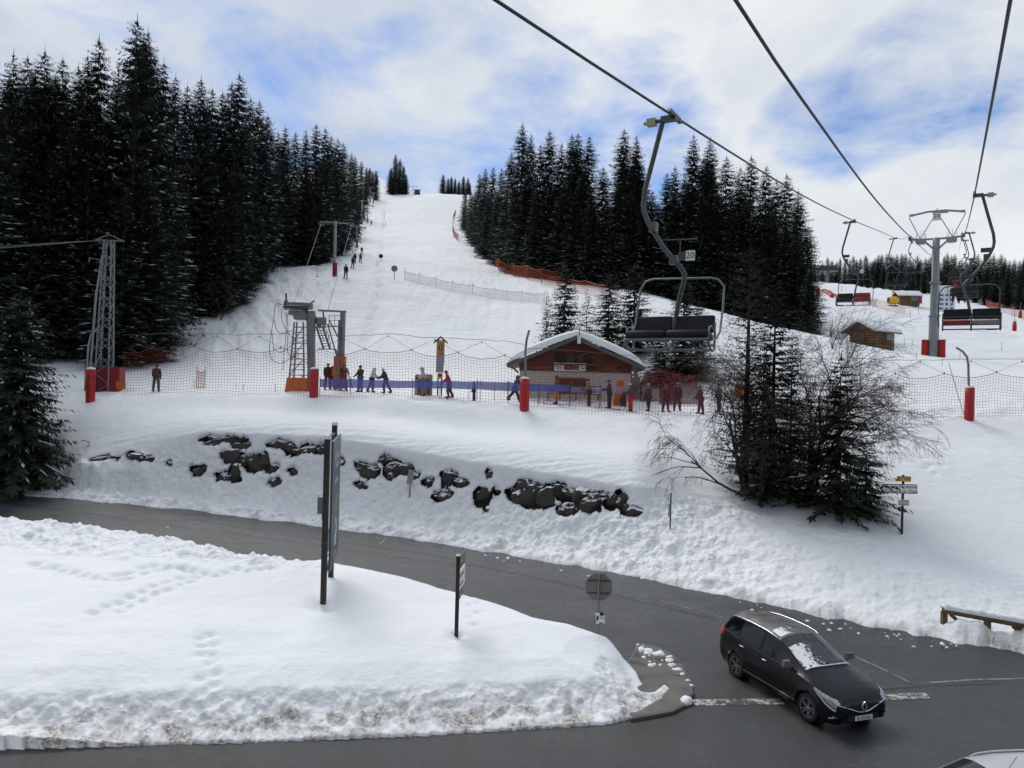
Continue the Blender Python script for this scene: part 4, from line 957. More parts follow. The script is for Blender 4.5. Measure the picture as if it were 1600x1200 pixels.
for dx in (-5, 5): mb.beam(sp_(499 + dx, 510, .1), sp_(511 + dx, 546, .1), .05, .12); mb.beam(sp_(499 + dx, 498, .1), sp_(511 + dx, 532, .1), .035)
for i in range(5): t_ = i / 4; mb.beam(sp_(504 + 12 * t_, 511 + 34 * t_, .1), sp_(504 + 12 * t_, 498 + 34 * t_, .1), .03)
mb.build('stair_platform', m_galv, o)
mb = MB(); mb.beam(sp_(512, 506, .5), sp_(527, 560, .6), .09); mb.beam(sp_(502, 545, .2), sp_(525, 546, .5), .07); mb.beam(sp_(525, 546, .4), sp_(531, 585, .4), .09); mb.beam(sp_(514, 500, .4), sp_(530, 530, .8), .08); mb.beam(sp_(530, 500, .8), sp_(527, 608, .5), .13)
mb.beam(sp_(537, 562, .2), sp_(551, 607, -.6), .05); mb.beam(sp_(505, 487, .4), sp_(507, 512, .4), .1); mb.box(sp_(503, 502, .3), (.5, .5, .5)); mb.build('brace', m_galv, o)
mb = MB(); mb.box(sp_(531, 582, .9), (.75, .5, 2.2)); mb.build('crash_pad', m_org, o)
mb = MB(); mb.box(sp_(466, 602, -.1), (1.45, 1.2, 1.0), taper=.85); mb.build('base_pad', m_org, o); 
def hose(pts, r=.018):
    q = [sp_(x, y, dd) for x, y, dd in pts]; out = []
    for i in range(len(q) - 1):
        p0, p1, p2, p3 = q[max(i - 1, 0)], q[i], q[i + 1], q[min(i + 2, len(q) - 1)]
        for j in range(6):
            u = j / 6; out.append(.5 * ((2 * p1) + (p2 - p0) * u + (2 * p0 - 5 * p1 + 4 * p2 - p3) * u * u + (3 * p1 - p0 - 3 * p2 + p3) * u**3))
    out.append(q[-1]); return out
for pts in (((443, 476, -.3), (431, 476, -.3), (428, 495, -.3), (424, 520, -.3), (421, 545, -.3), (424, 560, -.3), (434, 567, -.3), (444, 566, -.3), (455, 559, -.3), (466, 555, -.3)), ((429, 500, 0), (431, 513, 0), (437, 520, 0), (447, 520, 0), (457, 516, 0)), ((441, 484, -.4), (440, 498, -.4), (446, 513, -.4), (455, 526, -.4), (466, 533, -.4)), ((425, 519, -.2), (427, 540, -.2), (434, 550, -.2), (443, 549, -.2), (455, 540, -.2), (468, 534, -.2), (480, 533, -.2), (484, 542, -.2), (483, 560, -.2)), ((449, 490, 0), (450, 520, 0), (449, 545, 0), (453, 556, 0), (463, 559, 0), (474, 562, 0), (481, 570, 0)), ((447, 488, .1), (447, 520, .1), (444, 550, .1), (442, 577, .1))):
    mb = MB(); mb.tube(hose(pts), .02, 5); mb.build('tow_loop', m_black, o)
mb = MB(); mb.lathe([(0, -.04), (.1, -.02), (0, .03)], tuple(sp_(441, 577, .1)), 'Z', 8); mb.build('tow_button', m_black, o)
# ropes from the station up the towers
top0 = SB + sp_(458, 478); top1 = SB + sp_(512, 486, 1)
rope('tow_rope', [top0, tt[0] + Vector((-1.9, 0, 0)), tt[1] + Vector((-1.9, 0, 0)), tt[2] + Vector((-1.9, 0, 0)), tt[4] + Vector((-1.9, 0, 0)), tt[6]], .02, 'thin outgoing drag lift rope rising from the bullwheel to the tow towers')
rope('tow_rope', [top1, tt[0] + Vector((2.2, 0, 0)), tt[1] + Vector((2.2, 0, 0)), tt[3] + Vector((2.2, 0, 0)), tt[5] + Vector((1.5, 0, 0)), tt[6]], .02, 'thin returning drag lift rope rising right of the stair platform')
for i, (x, yt, yb) in enumerate(((480, 372, 400), (495, 376, 432), (514, 372, 398), (556, 372, 392), (563, 365, 380), (570, 358, 372), (551, 375, 395), (572, 330, 346))):
    q = hit(x, yb + 6); d = q.y - 1; mb = MB(); a, b2 = P(x, yt, d), P(x + .5, yb, d); mb.tube([a, b2], .022, 4); mb.box(b2, (.28, .28, .06)); tag(mb.build('tow_hanger', m_black, None, a), 'thin black tow bar hanging from the drag lift rope beside the forest edge', 'tow bar', 'tow bars hanging along the drag lift')

# ------------------------------------------------------------------ lattice mast on the left
q = on(162, 49); q.z -= .2; o = thing('lattice_pylon', 'grey steel lattice mast with small crossarm and red padded foot at the left', 'mast', q, R(8))
ht = zat(165, 376, 49) - q.z; mb = MB()
def lw(z): return .85 - .38 * z / ht
cn = [(-1, -1), (1, -1), (1, 1), (-1, 1)]
for a in cn: mb.beam((a[0] * lw(0) / 2 * 1.05, a[1] * lw(0) / 2, 0), (a[0] * lw(ht) / 2 + .1, a[1] * lw(ht) / 2, ht), .085)
n = 15
for i in range(n):
    z0, z1 = ht * i / n, ht * (i + 1) / n
    for j in range(4):
        a, b2 = cn[j], cn[(j + 1) % 4]
        if i % 2: a, b2 = b2, a
        mb.beam((a[0] * lw(z0) / 2 + .1 * z0 / ht, a[1] * lw(z0) / 2, z0), (b2[0] * lw(z1) / 2 + .1 * z1 / ht, b2[1] * lw(z1) / 2, z1), .045)
mb.build('lattice_tower', m_galv, o)
mb = MB(); mb.beam((-.75, 0, ht + .02), (1.05, 0, ht + .02), .08); mb.beam((-.75, 0, ht + .02), (.1, 0, ht + .42), .06); mb.beam((1.05, 0, ht + .02), (.1, 0, ht + .42), .06); mb.beam((-.75, 0, ht), (-.1, 0, ht - .3), .05); mb.beam((-.4, 0, ht - 1.3), (-1.1, 0, ht - 1.2), .05); mb.beam((-1.1, 0, ht - 1.2), (-1.1, 0, ht - 1.5), .05); mb.build('crossarm', m_galv, o)
mb = MB(); mb.tube([(-.95, -.4, .8), (-.85, -.4, 3.2), (-.7, -.4, 3.9), (-.25, -.3, 4.5)], .06, 6); mb.tube([(-.75, -.4, .6), (-.5, -.3, 6.5), (-.2, -.2, ht - 1)], .07, 6); mb.build('conduit', m_tow, o)
mb = MB(); mb.box((-.35, .3, .95), (1.5, 1.1, 1.7)); mb.box((.72, .1, .95), (.8, 1.0, 1.7)); mb.build('crash_pad', m_padd, o)
A_ = q + Vector((-.6, 0, ht)); 
rope('overhead_wire', [A_, P(60, 383, 47), P(-80, 394, 44)], .02, 'pale overhead wire running left from the lattice mast', m=m_galv)
rope('overhead_wire', [A_ + Vector((0, .3, .05)), P(60, 381, 47.3), P(-80, 391, 44)], .015, 'second overhead wire just above the first, running left from the lattice mast', m=m_galv)
mb = MB(); mb.box((0, 0, .45), (.6, .05, .5)); mb.tube([(-.28, 0, 0), (-.28, 0, .8)], .02, 4); tag(mb.build('marker_board', m_org, None, None), 'small orange board beside the foot of the lattice mast', 'board').location = on(189, 48.3)

# ------------------------------------------------------------------ chalet
CB = on(898, 50.5); CB.z = zat(898, 627, 50.5) - .1
o = thing('chalet', 'brown wooden ski chalet with white ground floor and thick snow on its gable roof', 'chalet', CB, R(-4))
wood2, t, b = newmat('chalet_planks'); co = t.n('ShaderNodeTexCoord').outputs['Object']; s3 = t.n('ShaderNodeSeparateXYZ'); t.l(co, s3.inputs[0])
fr_ = t.math('FRACT', t.math('MULTIPLY', s3.outputs[2], 6.0)); gap_ = t.ramp(fr_, [(.0, 0.), (.10, 1.)])
mpw = t.n('ShaderNodeMapping'); mpw.inputs['Scale'].default_value = (.6, .6, 6.0); t.l(co, mpw.inputs['Vector'])
c = t.mix(t.ramp(t.noise(mpw.outputs[0], 2.2, 5, .7), [(.3, 0.), (.7, 1.)]), (.060, .016, .010), (.19, .050, .028)); t.l(t.mix(gap_, (.015, .008, .006), c), b.inputs['Base Color']); b.inputs['Roughness'].default_value = .75
m_wall = mat('pale_render', (.50, .44, .41), .85, 0, .08, 3)
hw = 3.8; zf = 2.12; ze = 2.75; zr_ = 4.35; dp = 6
mb = MB(); mb.box((0, dp / 2, zf / 2 - .3), (2 * hw, dp, zf + .6)); mb.build('ground_floor', m_wall, o)
mb = MB(); mb.prism([(-hw - .04, zf), (hw + .04, zf), (hw + .04, ze), (.0, zr_), (-hw - .04, ze)], -.08, dp, 0); mb.build('gable_wall', wood2, o)
m_fascia = mat('grey_fascia', (.10, .105, .11), .6); 
ov = 4.65; sl_ = (zr_ - ze) / hw
mb = MB(); roofp = [(-ov, zr_ + .15 - ov * sl_), (0, zr_ + .15), (ov, zr_ + .15 - ov * sl_), (ov, zr_ - .08 - ov * sl_), (0, zr_ - .08), (-ov, zr_ - .08 - ov * sl_)]
mb.prism(roofp[:2] + roofp[4:], -.95, dp + .6, 0); mb.prism(roofp[1:5], -.95, dp + .6, 0); roof = mb.build('roof', m_fascia, o)
# snow on the roof as a soft swept slab
prof_ = []
nn = 26
for i in range(nn + 1):
    u = -1 + 2 * i / nn; x = u * ov * 1.01; th = .62 * (1 - abs(u)**7) ** .5 + .02
    prof_.append((x, zr_ + .155 - abs(x) * sl_ + th * (1.0 - .12 * math.exp(-(u * 6)**2)) - .06 * math.exp(-(u * 5)**2)))
vs = []; rows = [-1.02, -.96, -.5, 1, 3, 5, dp + .5]
for ri, y in enumerate(rows):
    for (x, z) in prof_:
        zb_ = zr_ + .155 - abs(x) * sl_; f_ = (.12, .7, 1, 1, 1, 1, 1)[ri]
        vs.append((x, y, zb_ + (z - zb_) * f_ + .05 * mn.noise(Vector((x, y, 3)))))
    
n1_ = nn + 1; fs = [(r_ * n1_ + i, r_ * n1_ + i + 1, (r_ + 1) * n1_ + i + 1, (r_ + 1) * n1_ + i) for r_ in range(len(rows) - 1) for i in range(nn)]
mb = MB(); mb.add(vs, fs, 0, True); mb.build('snow_cover', m_snow, roof)
m_glass = mat('dark_glass', (.02, .022, .026), .15, 0, .2, 3, spec=.6)
mb = MB(); mb.box((-.15, -.11, 3.02), (2.5, .06, .72), 0); bal = mb.build('loft_window', mat('brown_shutter', (.05, .02, .014), .8), o)
mb = MB(); mb.box((-.35, -.15, 3.05), (.55, .03, .55)); mb.box((.35, -.15, 3.05), (.45, .03, .55)); mb.build('pane', m_glass, bal)
mb = MB(); mb.box((-.1, -.30, 2.62), (3.0, .35, .10)); mb.build('balcony_rail', m_wood, o)
for s in (-1, 1):
    mb = MB(); mb.beam((s * 3.85, -.5, 1.95), (s * 4.45, -.5, 2.45), .12); mb.build('roof_bracket', m_wood, o)
mb = MB(); mb.box((-.35, -.14, 2.44), (2.15, .06, .56)); sg = mb.build('sign_board', m_whitep, o)
m_maroon = mat('maroon_panel', (.11, .018, .02), .5); mb = MB(); mb.box((-.25, -.178, 2.44), (1.0, .015, .40)); mb.build('panel', m_maroon, sg)
m_ink = mat('dark_ink', (.05, .06, .12), .5); m_gold = mat('gold_ink', (.62, .42, .22), .5)
def ring_mb(c, r, w_, n=20, y=-.19):
    mbb = MB()
    for i in range(n):
        a0, a1 = 6.283 * i / n, 6.283 * (i + .72) / n; mbb.add([(c[0] + rr * math.cos(a_), y, c[1] + rr * math.sin(a_)) for rr, a_ in ((r, a0), (r, a1), (r + w_, a1), (r + w_, a0))], [(0, 1, 2, 3)])
    return mbb
mbr = ring_mb((-1.12, 2.44), .15, .05, 10, -.175); mbr.add([(-1.12 + .1 * math.cos(a_), -.175, 2.44 + .06 * math.sin(a_)) for a_ in (0, 1.5, 3.1, 4.6)], [(0, 1, 2, 3)]); mbr.build('round_emblem', m_ink, sg)
mbr = ring_mb((.02, 2.44), .14, .03, 24, -.192)
for a_ in range(6): mbr.add([(.02 + .05 * math.cos(a_ * 1.047 + .2), -.192, 2.44 + .05 * math.sin(a_ * 1.047 + .2)), (.02 + .12 * math.cos(a_ * 1.047 - .15), -.192, 2.44 + .12 * math.sin(a_ * 1.047 - .15)), (.02 + .12 * math.cos(a_ * 1.047 + .35), -.192, 2.44 + .12 * math.sin(a_ * 1.047 + .35))], [(0, 1, 2)])
mbr.build('wheel_emblem', m_gold, sg)
mbr = MB(); mbr.box((-.48, -.19, 2.46), (.34, .006, .04)); mbr.box((-.48, -.19, 2.36), (.05, .006, .05)); mbr.build('lettering', m_gold, sg)
mbr = MB(); mbr.add([(x_, -.175, z_) for x_, z_ in ((.42, 2.36), (.44, 2.52), (.48, 2.42), (.52, 2.36), (.58, 2.38), (.62, 2.52), (.65, 2.38), (.56, 2.30), (.5, 2.30))], [tuple(range(9))]); mbr.box((.68, -.18, 2.30), (.05, .006, .05)); mbr.build('blue_emblem', m_ink, sg)
mb = MB(); mb.box((-.15, -.03, 1.18), (1.9, .06, 1.05)); wn = mb.build('window', m_wood, o); mb = MB(); mb.box((-.6, -.07, 1.18), (.8, .03, .9)); mb.box((.3, -.07, 1.18), (.8, .03, .9)); mb.build('pane', mat('red_brown_glass', (.09, .018, .016), .3), wn)
mb = MB(); mb.tube([(.22, -1.0, zr_ - .25), (.22, -1.0, zr_ + 1.05)], .03, 5); mb.box((.2, -1.03, zr_ - .1), (.22, .08, .5), 1); mb.box((.24, -1.03, zr_ + .95), (.12, .06, .22), 1); mb.build('antenna_mast', [m_galv, m_whitep], o)
# benches before the chalet
for i, (x, w_, lab) in enumerate(((864, .75, 'small brown bench at the left of the chalet front'), (888, 1.35, 'longer brown bench under the chalet window'), (928, .75, 'small brown bench right of the man in the tan jacket'))):
    q = on(x, 49.3); o = thing('bench', lab, 'bench', q); q.z = CB.z + .2; o.location = q
    mb = MB(); mb.box((0, 0, .42), (w_, .4, .06)); mb.build('seat', m_wood, o)
    mb = MB(); mb.box((0, .2, .62), (w_, .04, .18)); mb.build('backrest', m_wood, o)
    for s in (-1, 1): mb = MB(); mb.box((s * w_ * .4, 0, .2), (.07, .35, .4)); mb.build('leg', m_wood, o)
mb = MB(); mb.box((0, 0, 0), (1.2, .15, .08)); mb.box((-.5, 0, -.35), (.06, .06, .7)); mb.box((.5, 0, -.35), (.06, .06, .7)); q = P(926, 604, 48.6); tag(mb.build('rail', m_black, None, None), 'short dark rail behind the man in the tan jacket', 'rail').location = q

# ------------------------------------------------------------------ log huts
m_log = mat('log_wall', (.20, .105, .055), .8, 0, .45, 4, bump=.5)
def hut(q, L_, W_, Hh, rz, lab, name='log_hut'):
    o = thing(name, lab, 'hut', q, rz)
    mb = MB()
    for i in range(7):
        z = -.3 + i * (Hh + .3) / 6.5
        for y in (-W_ / 2, W_ / 2): mb.tube([(-L_ / 2, y, z), (L_ / 2, y, z)], (Hh + .3) / 12.5, 6)
        for x in (-L_ / 2, L_ / 2): mb.tube([(x, -W_ / 2, z), (x, W_ / 2, z)], (Hh + .3) / 12.5, 6)
    mb.prism([(-W_ / 2, Hh - .1), (W_ / 2, Hh - .1), (0, Hh + W_ * .27)], -L_ / 2, L_ / 2, 0, plane='YZ')
    mb.build('wall', m_log, o)
    e = W_ / 2 + .55; zt = Hh + W_ * .27 + .12; s_ = W_ * .27 / (W_ / 2)
    mb = MB()
    for s in (-1, 1): mb.add([(x, s * y, zt - y * s_ + h_) for x in (-L_ / 2 - .9, L_ / 2 + .7) for y, h_ in ((0, 0), (e, 0), (e, -.12), (0, -.12))], [(0, 1, 5, 4), (1, 2, 6, 5), (2, 3, 7, 6), (0, 4, 7, 3), (0, 3, 2, 1), (4, 5, 6, 7)])
    rf = mb.build('roof', m_wood, o)
    mb = MB()
    for s in (-1, 1): mb.add([(x, s * y, zt - y * s_ + h_) for x in (-L_ / 2 - .85, L_ / 2 + .65) for y, h_ in ((0, .02), (e, .02), (e - .08, .28), (0, .34))], [(0, 1, 5, 4), (1, 2, 6, 5), (2, 3, 7, 6), (0, 4, 7, 3), (0, 3, 2, 1), (4, 5, 6, 7)])
    mb.build('snow_cover', m_snow, rf)
    mb = MB(); mb.box((-L_ / 2 - .2, 0, Hh * .45), (.06, .8, Hh * .8)); mb.build('door', m_wood, o)
    mb = MB(); mb.box((L_ * .22, -W_ / 2 - .2, Hh * .62), (L_ * .36, .05, Hh * .5)); mb.build('window', m_galv, o)
    return o
q = P(1362, 541, 78); hut(q, 3.3, 2.7, 1.6, R(30), 'small log hut with a snowy roof half hidden by the ridge')
q = P(1417, 477, 190); q.z = ground(q.x, q.y); hut(q, 4.5, 3.5, 2.2, R(-5), 'farther dark hut with thick snow cap beside the yellow machine')
q = hit(1395, 478); o = thing('snow_gun', 'yellow snow machine with dark fan on the far slope', 'snow machine', q)
mb = MB(); mb.lathe([(.0, -1.1), (.85, -1.1), (.95, -.8), (.95, .7), (.7, 1.1), (0, 1.1)], (0, 0, 1.4), 'X', 16); mb.build('barrel', m_yel, o)
mb = MB(); mb.lathe([(.75, -1.16), (0, -1.2)], (0, 0, 1.4), 'X', 12); mb.build('fan', m_black, o); mb = MB(); mb.beam((-.8, 0, -.2), (0, 0, 1), .15); mb.beam((.8, 0, -.2), (0, 0, 1), .15); mb.box((0, 0, .1), (2.6, 1, .15)); mb.build('stand', m_dkst, o)
mb = MB(); mb.box((0, 0, 1.2), (1.4, 1.2, 1.2)); tag(mb.build('crate', m_org, None, None), 'orange crate behind the yellow snow machine', 'crate').location = hit(1403, 474)
# information board behind the chair
q = on(1471, 150); q.z = ground(q.x, q.y); o = thing('piste_board', 'white and blue slope map board seen behind the ascending chairs', 'board', q)
mb = MB(); mb.box((0, 0, 5.4), (4.6, .15, 5.4)); bd = mb.build('panel', m_whitep, o); mb = MB()
for z_ in (3.4, 4.3, 5.2, 6.1): 
    for x_ in (-1.6, -.5, .6, 1.6): mb.box((x_, -.09, z_), (random.uniform(.5, .9), .02, random.uniform(.3, .6)))
mb.build('print', mat('blue_print', (.12, .2, .42), .5), bd)
for s in (-1, 1): mb = MB(); mb.box((s * 1.4, 0, 1.4), (.15, .15, 3)); mb.build('leg', m_galv, o)

# ------------------------------------------------------------------ crash-pad posts along the crest, safety net
def post(x, yb, yt, lab, bent=None, lean=0):
    q = hit(x, yb); h = (yb - yt) / F * q.y; o = thing('net_post', lab, 'padded post', q, 0)
    r = .27; mb = MB(); n = 16
    mb.lathe([(r * .96, -.25), (r, .1), (r * 1.02, h * .33), (r * .98, h * .34), (r, h * .36), (r, h * .66), (r * .97, h * .67), (r, h * .69), (r * .98, h), (0, h)], n=n)
    for i, v in enumerate(mb.v): mb.v[i] = (v[0] + lean * v[2] / h, v[1], v[2])
    mb.box((r * .98, -.02, h / 2), (.04, .1, h)); mb.build('crash_pad', m_pad, o)
    mb = MB(); mb.lathe([(r * 1.02, 0), (r * .9, .08), (r * .5, .13), (0, .14)], (lean, 0, h), n=n); mb.build('snow_cap', m_psnow, o)
    if bent:
        mb = MB(); pts = [Vector(((ray(px_, py_)[0]) * q.y, q.y, ray(px_, py_)[1] * q.y)) - q for px_, py_ in bent]; mb.tube(pts, .07, 8); mb.build('pole', m_galv, o)
    return q, h
posts = [post(141, 627, 577, 'red padded post leaning slightly at the left end of the safety net', None, -.02), post(490, 621, 577, 'red padded post in front of the drag lift station'),
         post(819, 641, 592, 'red padded post with bent grey pole left of the chalet', ((821, 600), (821, 548), (823, 530), (827, 516))),
         post(1514, 656, 606, 'red padded post with curved grey pole at the right of the net', ((1514, 615), (1513, 570), (1511, 558), (1504, 549), (1494, 543)))]
def m_thread(name, col): return mat(name, col, .7, 0, .2, 3)
m_net = m_thread('net_cord_dark', (.27, .062, .05)); m_cord = m_thread('net_edge_cord', (.10, .06, .06)); m_pink = m_thread('net_cord_orange', (.50, .10, .05))
def net_mesh(A, B2, foot, tops, cell, th, name, m_, label, group='safety nets along the crest'):
    """hanging cord net between plan points; foot(u), tops(u) give heights"""
    A, B2 = Vector(A).xy, Vector(B2).xy; L_ = (B2 - A).length; nu = int(L_ / cell); V = []; Q = []
    dirn_ = (B2 - A).normalized(); nrm = Vector((-dirn_.y, dirn_.x))
    tops_ = [tops(i / nu) for i in range(nu + 1)]; foots = [foot(i / nu) for i in range(nu + 1)]
    hmax = max(t_ - f_ for t_, f_ in zip(tops_, foots)); nvv = int(hmax / cell)
    def pt(i, j):
        u = i / nu; p = A.lerp(B2, u); z0, z1 = foots[i], tops_[i]; f_ = j / nvv
        sag = .12 * math.sin(f_ * 3.14) + .04 * mn.noise(Vector((i * .15, j * .2, 1)))
        sx_ = .05 * mn.noise(Vector((i * .11, j * .25, 7)))
        p = p + dirn_ * sx_ + nrm * sag; return Vector((p.x, p.y, z0 + (z1 - z0) * f_))
    G_ = [[pt(i, j) for j in range(nvv + 1)] for i in range(nu + 1)]
    def rib(p, q_, w_):
        d_ = (q_ - p); ax = Vector((d_.z, 0, -d_.x)); ax = ax.normalized() * w_ if ax.length > 1e-6 else Vector((w_, 0, 0))
        k_ = len(V); V.extend([p - ax, p + ax, q_ + ax, q_ - ax]); Q.append((k_, k_ + 1, k_ + 2, k_ + 3))
    for i in range(nu + 1):
        for j in range(nvv + 1):
            if j < nvv: rib(G_[i][j], G_[i][j + 1], th)
            if i < nu: rib(G_[i][j], G_[i + 1][j], th * (2.4 if j == nvv else 1))
    me = npmesh('cord_mesh', np.array([tuple(v) for v in V]), np.array(Q), m_)
    o0 = Vector((A.x, A.y, foots[0])); me.transform(Matrix.Translation(-o0)); o = link(name, me, None, o0); return tag(o, label, 'net', group), G_
def crest_net(x0, x1, d0, d1, H_, per, lab, ph=0, over=True, foot_drop=.0):
    a, b2 = on(x0, d0), on(x1, d1); L_ = (b2 - a).length
    ft = lambda u: ground(a.x + (b2.x - a.x) * u, a.y + (b2.y - a.y) * u) - .02
    def tp(u):
        s_ = (u * L_ / per + ph) % 1.0; return ft(u) + H_ + .30 * (abs(s_ - .5) * 2) ** 1.6 * 1.0
    o, G_ = net_mesh(a, b2, ft, tp, .19, .0065, 'safety_net', m_net, lab)
    mb = MB(); zc = H_ + 1.05; cab = []
    nper = int(L_ / per) + 2
    prev = None
    def PT(u, z): u = min(max(u, 0), 1); return Vector((a.x + (b2.x - a.x) * u, a.y + (b2.y - a.y) * u, z))
    for k in range(-1, nper):
        up_ = (k - ph) * per / L_; um = (k + .5 - ph) * per / L_
        if 0 <= up_ <= 1 and 0 <= um <= 1: mb.tube([PT(up_, tp(up_)), PT(um, ft(um) + zc)], .010, 3)
        if 0 <= um <= 1:
            un = (k + 1 - ph) * per / L_
            if un <= 1: mb.tube([PT(um, ft(um) + zc), PT(un, tp(un))], .010, 3)
            mb.box(PT(um, ft(um) + zc - .03), (.04, .04, .12))
        if 0 <= up_ <= 1: mb.box(PT(up_, tp(up_) + .03), (.05, .05, .14))
    mb.v = [tuple(Vector(v) - o.location) for v in mb.v]; mb.build('zigzag_cord', m_cord, o)
    mb = MB(); mb.tube([PT(i / 30, ft(i / 30) + zc + .12) for i in range(31)], .014, 4); mb.v = [tuple(Vector(v) - o.location) for v in mb.v]; mb.build('top_cable', m_cord, o)
crest_net(190, 489, 46.8, 46.0, 2.75, 2.78, 'safety net left of the drag lift station, from the lattice mast to its red post', .3)
crest_net(491, 818, 45.8, 44.6, 2.75, 2.9, 'safety net between the two middle red posts, before the blue banner', .9)
crest_net(821, 1100, 44.4, 44.4, 2.5, 3.0, 'safety net in front of the chalet and the queue', .3)
crest_net(1100, 1512, 44.5, 46.0, 2.6, 3.2, 'safety net behind the bank clump, up to the right post', .2)
crest_net(1516, 1790, 46.2, 47.0, 2.6, 3.4, 'safety net running out of the photo at the right edge', .5)
mb = MB(); a, b2 = P(1482, 566, 47), P(1506, 648, 46); mb.tube([a, b2], .02, 4); tag(mb.build('guy_line', m_cord, None, a), 'dark slanting guy line left of the curved right post', 'guy line')

# small fences on snow
def low_net(name, pxs, h, m_, label, cell=.22, th=.008, poles=True, cat='net fence', dens=1, group=None):
    pts = [hit(x, y) for x, y in pxs]; o = thing(name, label, cat, pts[0], 0, group); V = []; Q = []
    def rib(p, q_, w_):
        d_ = (q_ - p); ax = Vector((d_.z, 0, -d_.x)); ax = ax.normalized() * w_ if ax.length > 1e-6 else Vector((w_, 0, 0))
        k_ = len(V); V.extend([p - ax, p + ax, q_ + ax, q_ - ax]); Q.append((k_, k_ + 1, k_ + 2, k_ + 3))
    for a, b2 in zip(pts[:-1], pts[1:]):
        n_ = max(1, int((b2 - a).length / cell)); nh = max(2, int(h / cell))
        g = []
        for i in range(n_ + 1):
            p = a.lerp(b2, i / n_); z = ground(p.x, p.y); hh_ = h * (1 - .12 * math.sin(i / n_ * 3.14)); g.append([Vector((p.x, p.y, z + hh_ * j / nh)) for j in range(nh + 1)])
        for i in range(n_ + 1):
            for j in range(nh + 1):
                if j < nh: rib(g[i][j], g[i][j + 1], th)
                if i < n_: rib(g[i][j], g[i + 1][j], th * (2.2 if j in (0, nh) else 1))
    me = npmesh('netting', np.array([tuple(v - pts[0]) for v in V]), np.array(Q), m_); link('netting', me, o)
    if poles:
        for p in pts: mb = MB(); mb.tube([p - pts[0] - Vector((0, 0, .2)), p - pts[0] + Vector((0, 0, h * 1.25))], .022, 5); mb.build('pole', m_cord, o)
    return o
low_net('slope_net', [(632, 437), (655, 443), (680, 448), (707, 455), (738, 460), (773, 466), (815, 471), (850, 474)], 1.1, m_thread('net_cord_pale', (.34, .20, .20)), 'faint low pinkish net with thin poles crossing the piste', .22, .012)
low_net('slope_net', [(1356, 476), (1370, 481), (1390, 486), (1413, 491)], 2.0, m_pink, 'pale orange low net on the far slope below the snow machine', .4, .022)
for pxs, lab, hh_ in ((((712, 335), (708, 345), (707, 358), (709, 370), (716, 377), (722, 378)), 'orange safety net curving round the forest tip high on the right of the piste', 2.6), (((769, 396), (771, 410), (778, 421), (800, 430), (825, 437), (848, 443), (872, 446)), 'orange net along the lower edge of the right-hand stand', 2.0), (((846, 446), (880, 452), (915, 460), (948, 468), (965, 470)), 'orange net behind the young spruces above the chalet', 1.6), (((1540, 478), (1560, 486), (1580, 493), (1600, 499), (1620, 503)), 'red net along the far slope at the right edge', 2.2), (((1290, 455), (1310, 468), (1330, 474), (1356, 478)), 'faint red net on the far slope near the forest', .8)):
    low_net('edge_net', pxs, hh_, m_pink, lab, .3, .012)
def draped(name, pxs, col_m, lab, h=1.8, dep=2.2, d=None):
    """heaped dark red netting"""
    a, b2 = on(pxs[0], d), on(pxs[1], d); low = MB()
    V = []; Q = []; nu, nv = 60, 14
    for i in range(nu + 1):
        u = i / nu; p = a.lerp(b2, u); z = ground(p.x, p.y)
        for j in range(nv + 1):
            f_ = j / nv; hh_ = h * (.75 + .3 * abs(math.sin(u * 9.4)) ** .6) * (1 - .35 * (abs(u - .5) * 2) ** 3)
            V.append((p.x + .1 * mn.noise(Vector((i * .3, j * .3, 2))), p.y + .35 * mn.noise(Vector((i * .25, j * .25, 9))) - .3 * (1 - f_), z + hh_ * f_))
    for i in range(nu):
        for j in range(nv): k_ = i * (nv + 1) + j; Q.append((k_, k_ + nv + 1, k_ + nv + 2, k_ + 1))
    mb = MB(); mb.add(V, Q); return tag(mb.build(name, col_m, None, a), lab, 'net')
m_dnet, t, b = newmat('heavy_red_net'); b.inputs['Base Color'].default_value = (.10, .012, .018, 1); t.l(t.mix(t.noise(t.n('ShaderNodeTexCoord').outputs['Object'], 5, 5, .7), (.05, .008, .012), (.16, .022, .026)), b.inputs['Base Color']); b.inputs['Alpha'].default_value = .82; b.inputs['Roughness'].default_value = .9
draped('heavy_net', (1000, 1062), m_dnet, 'dark red heavy net hung behind the queue right of the chalet', 2.2, d=50.5)
draped('heavy_net', (1030, 1092), m_dnet, 'dark red heavy net piled behind the middle of the queue', 2.0, d=49.5)
draped('heavy_net', (962, 1002), m_dnet, 'dark red heavy net at the chalet corner', 1.9, d=51.5)

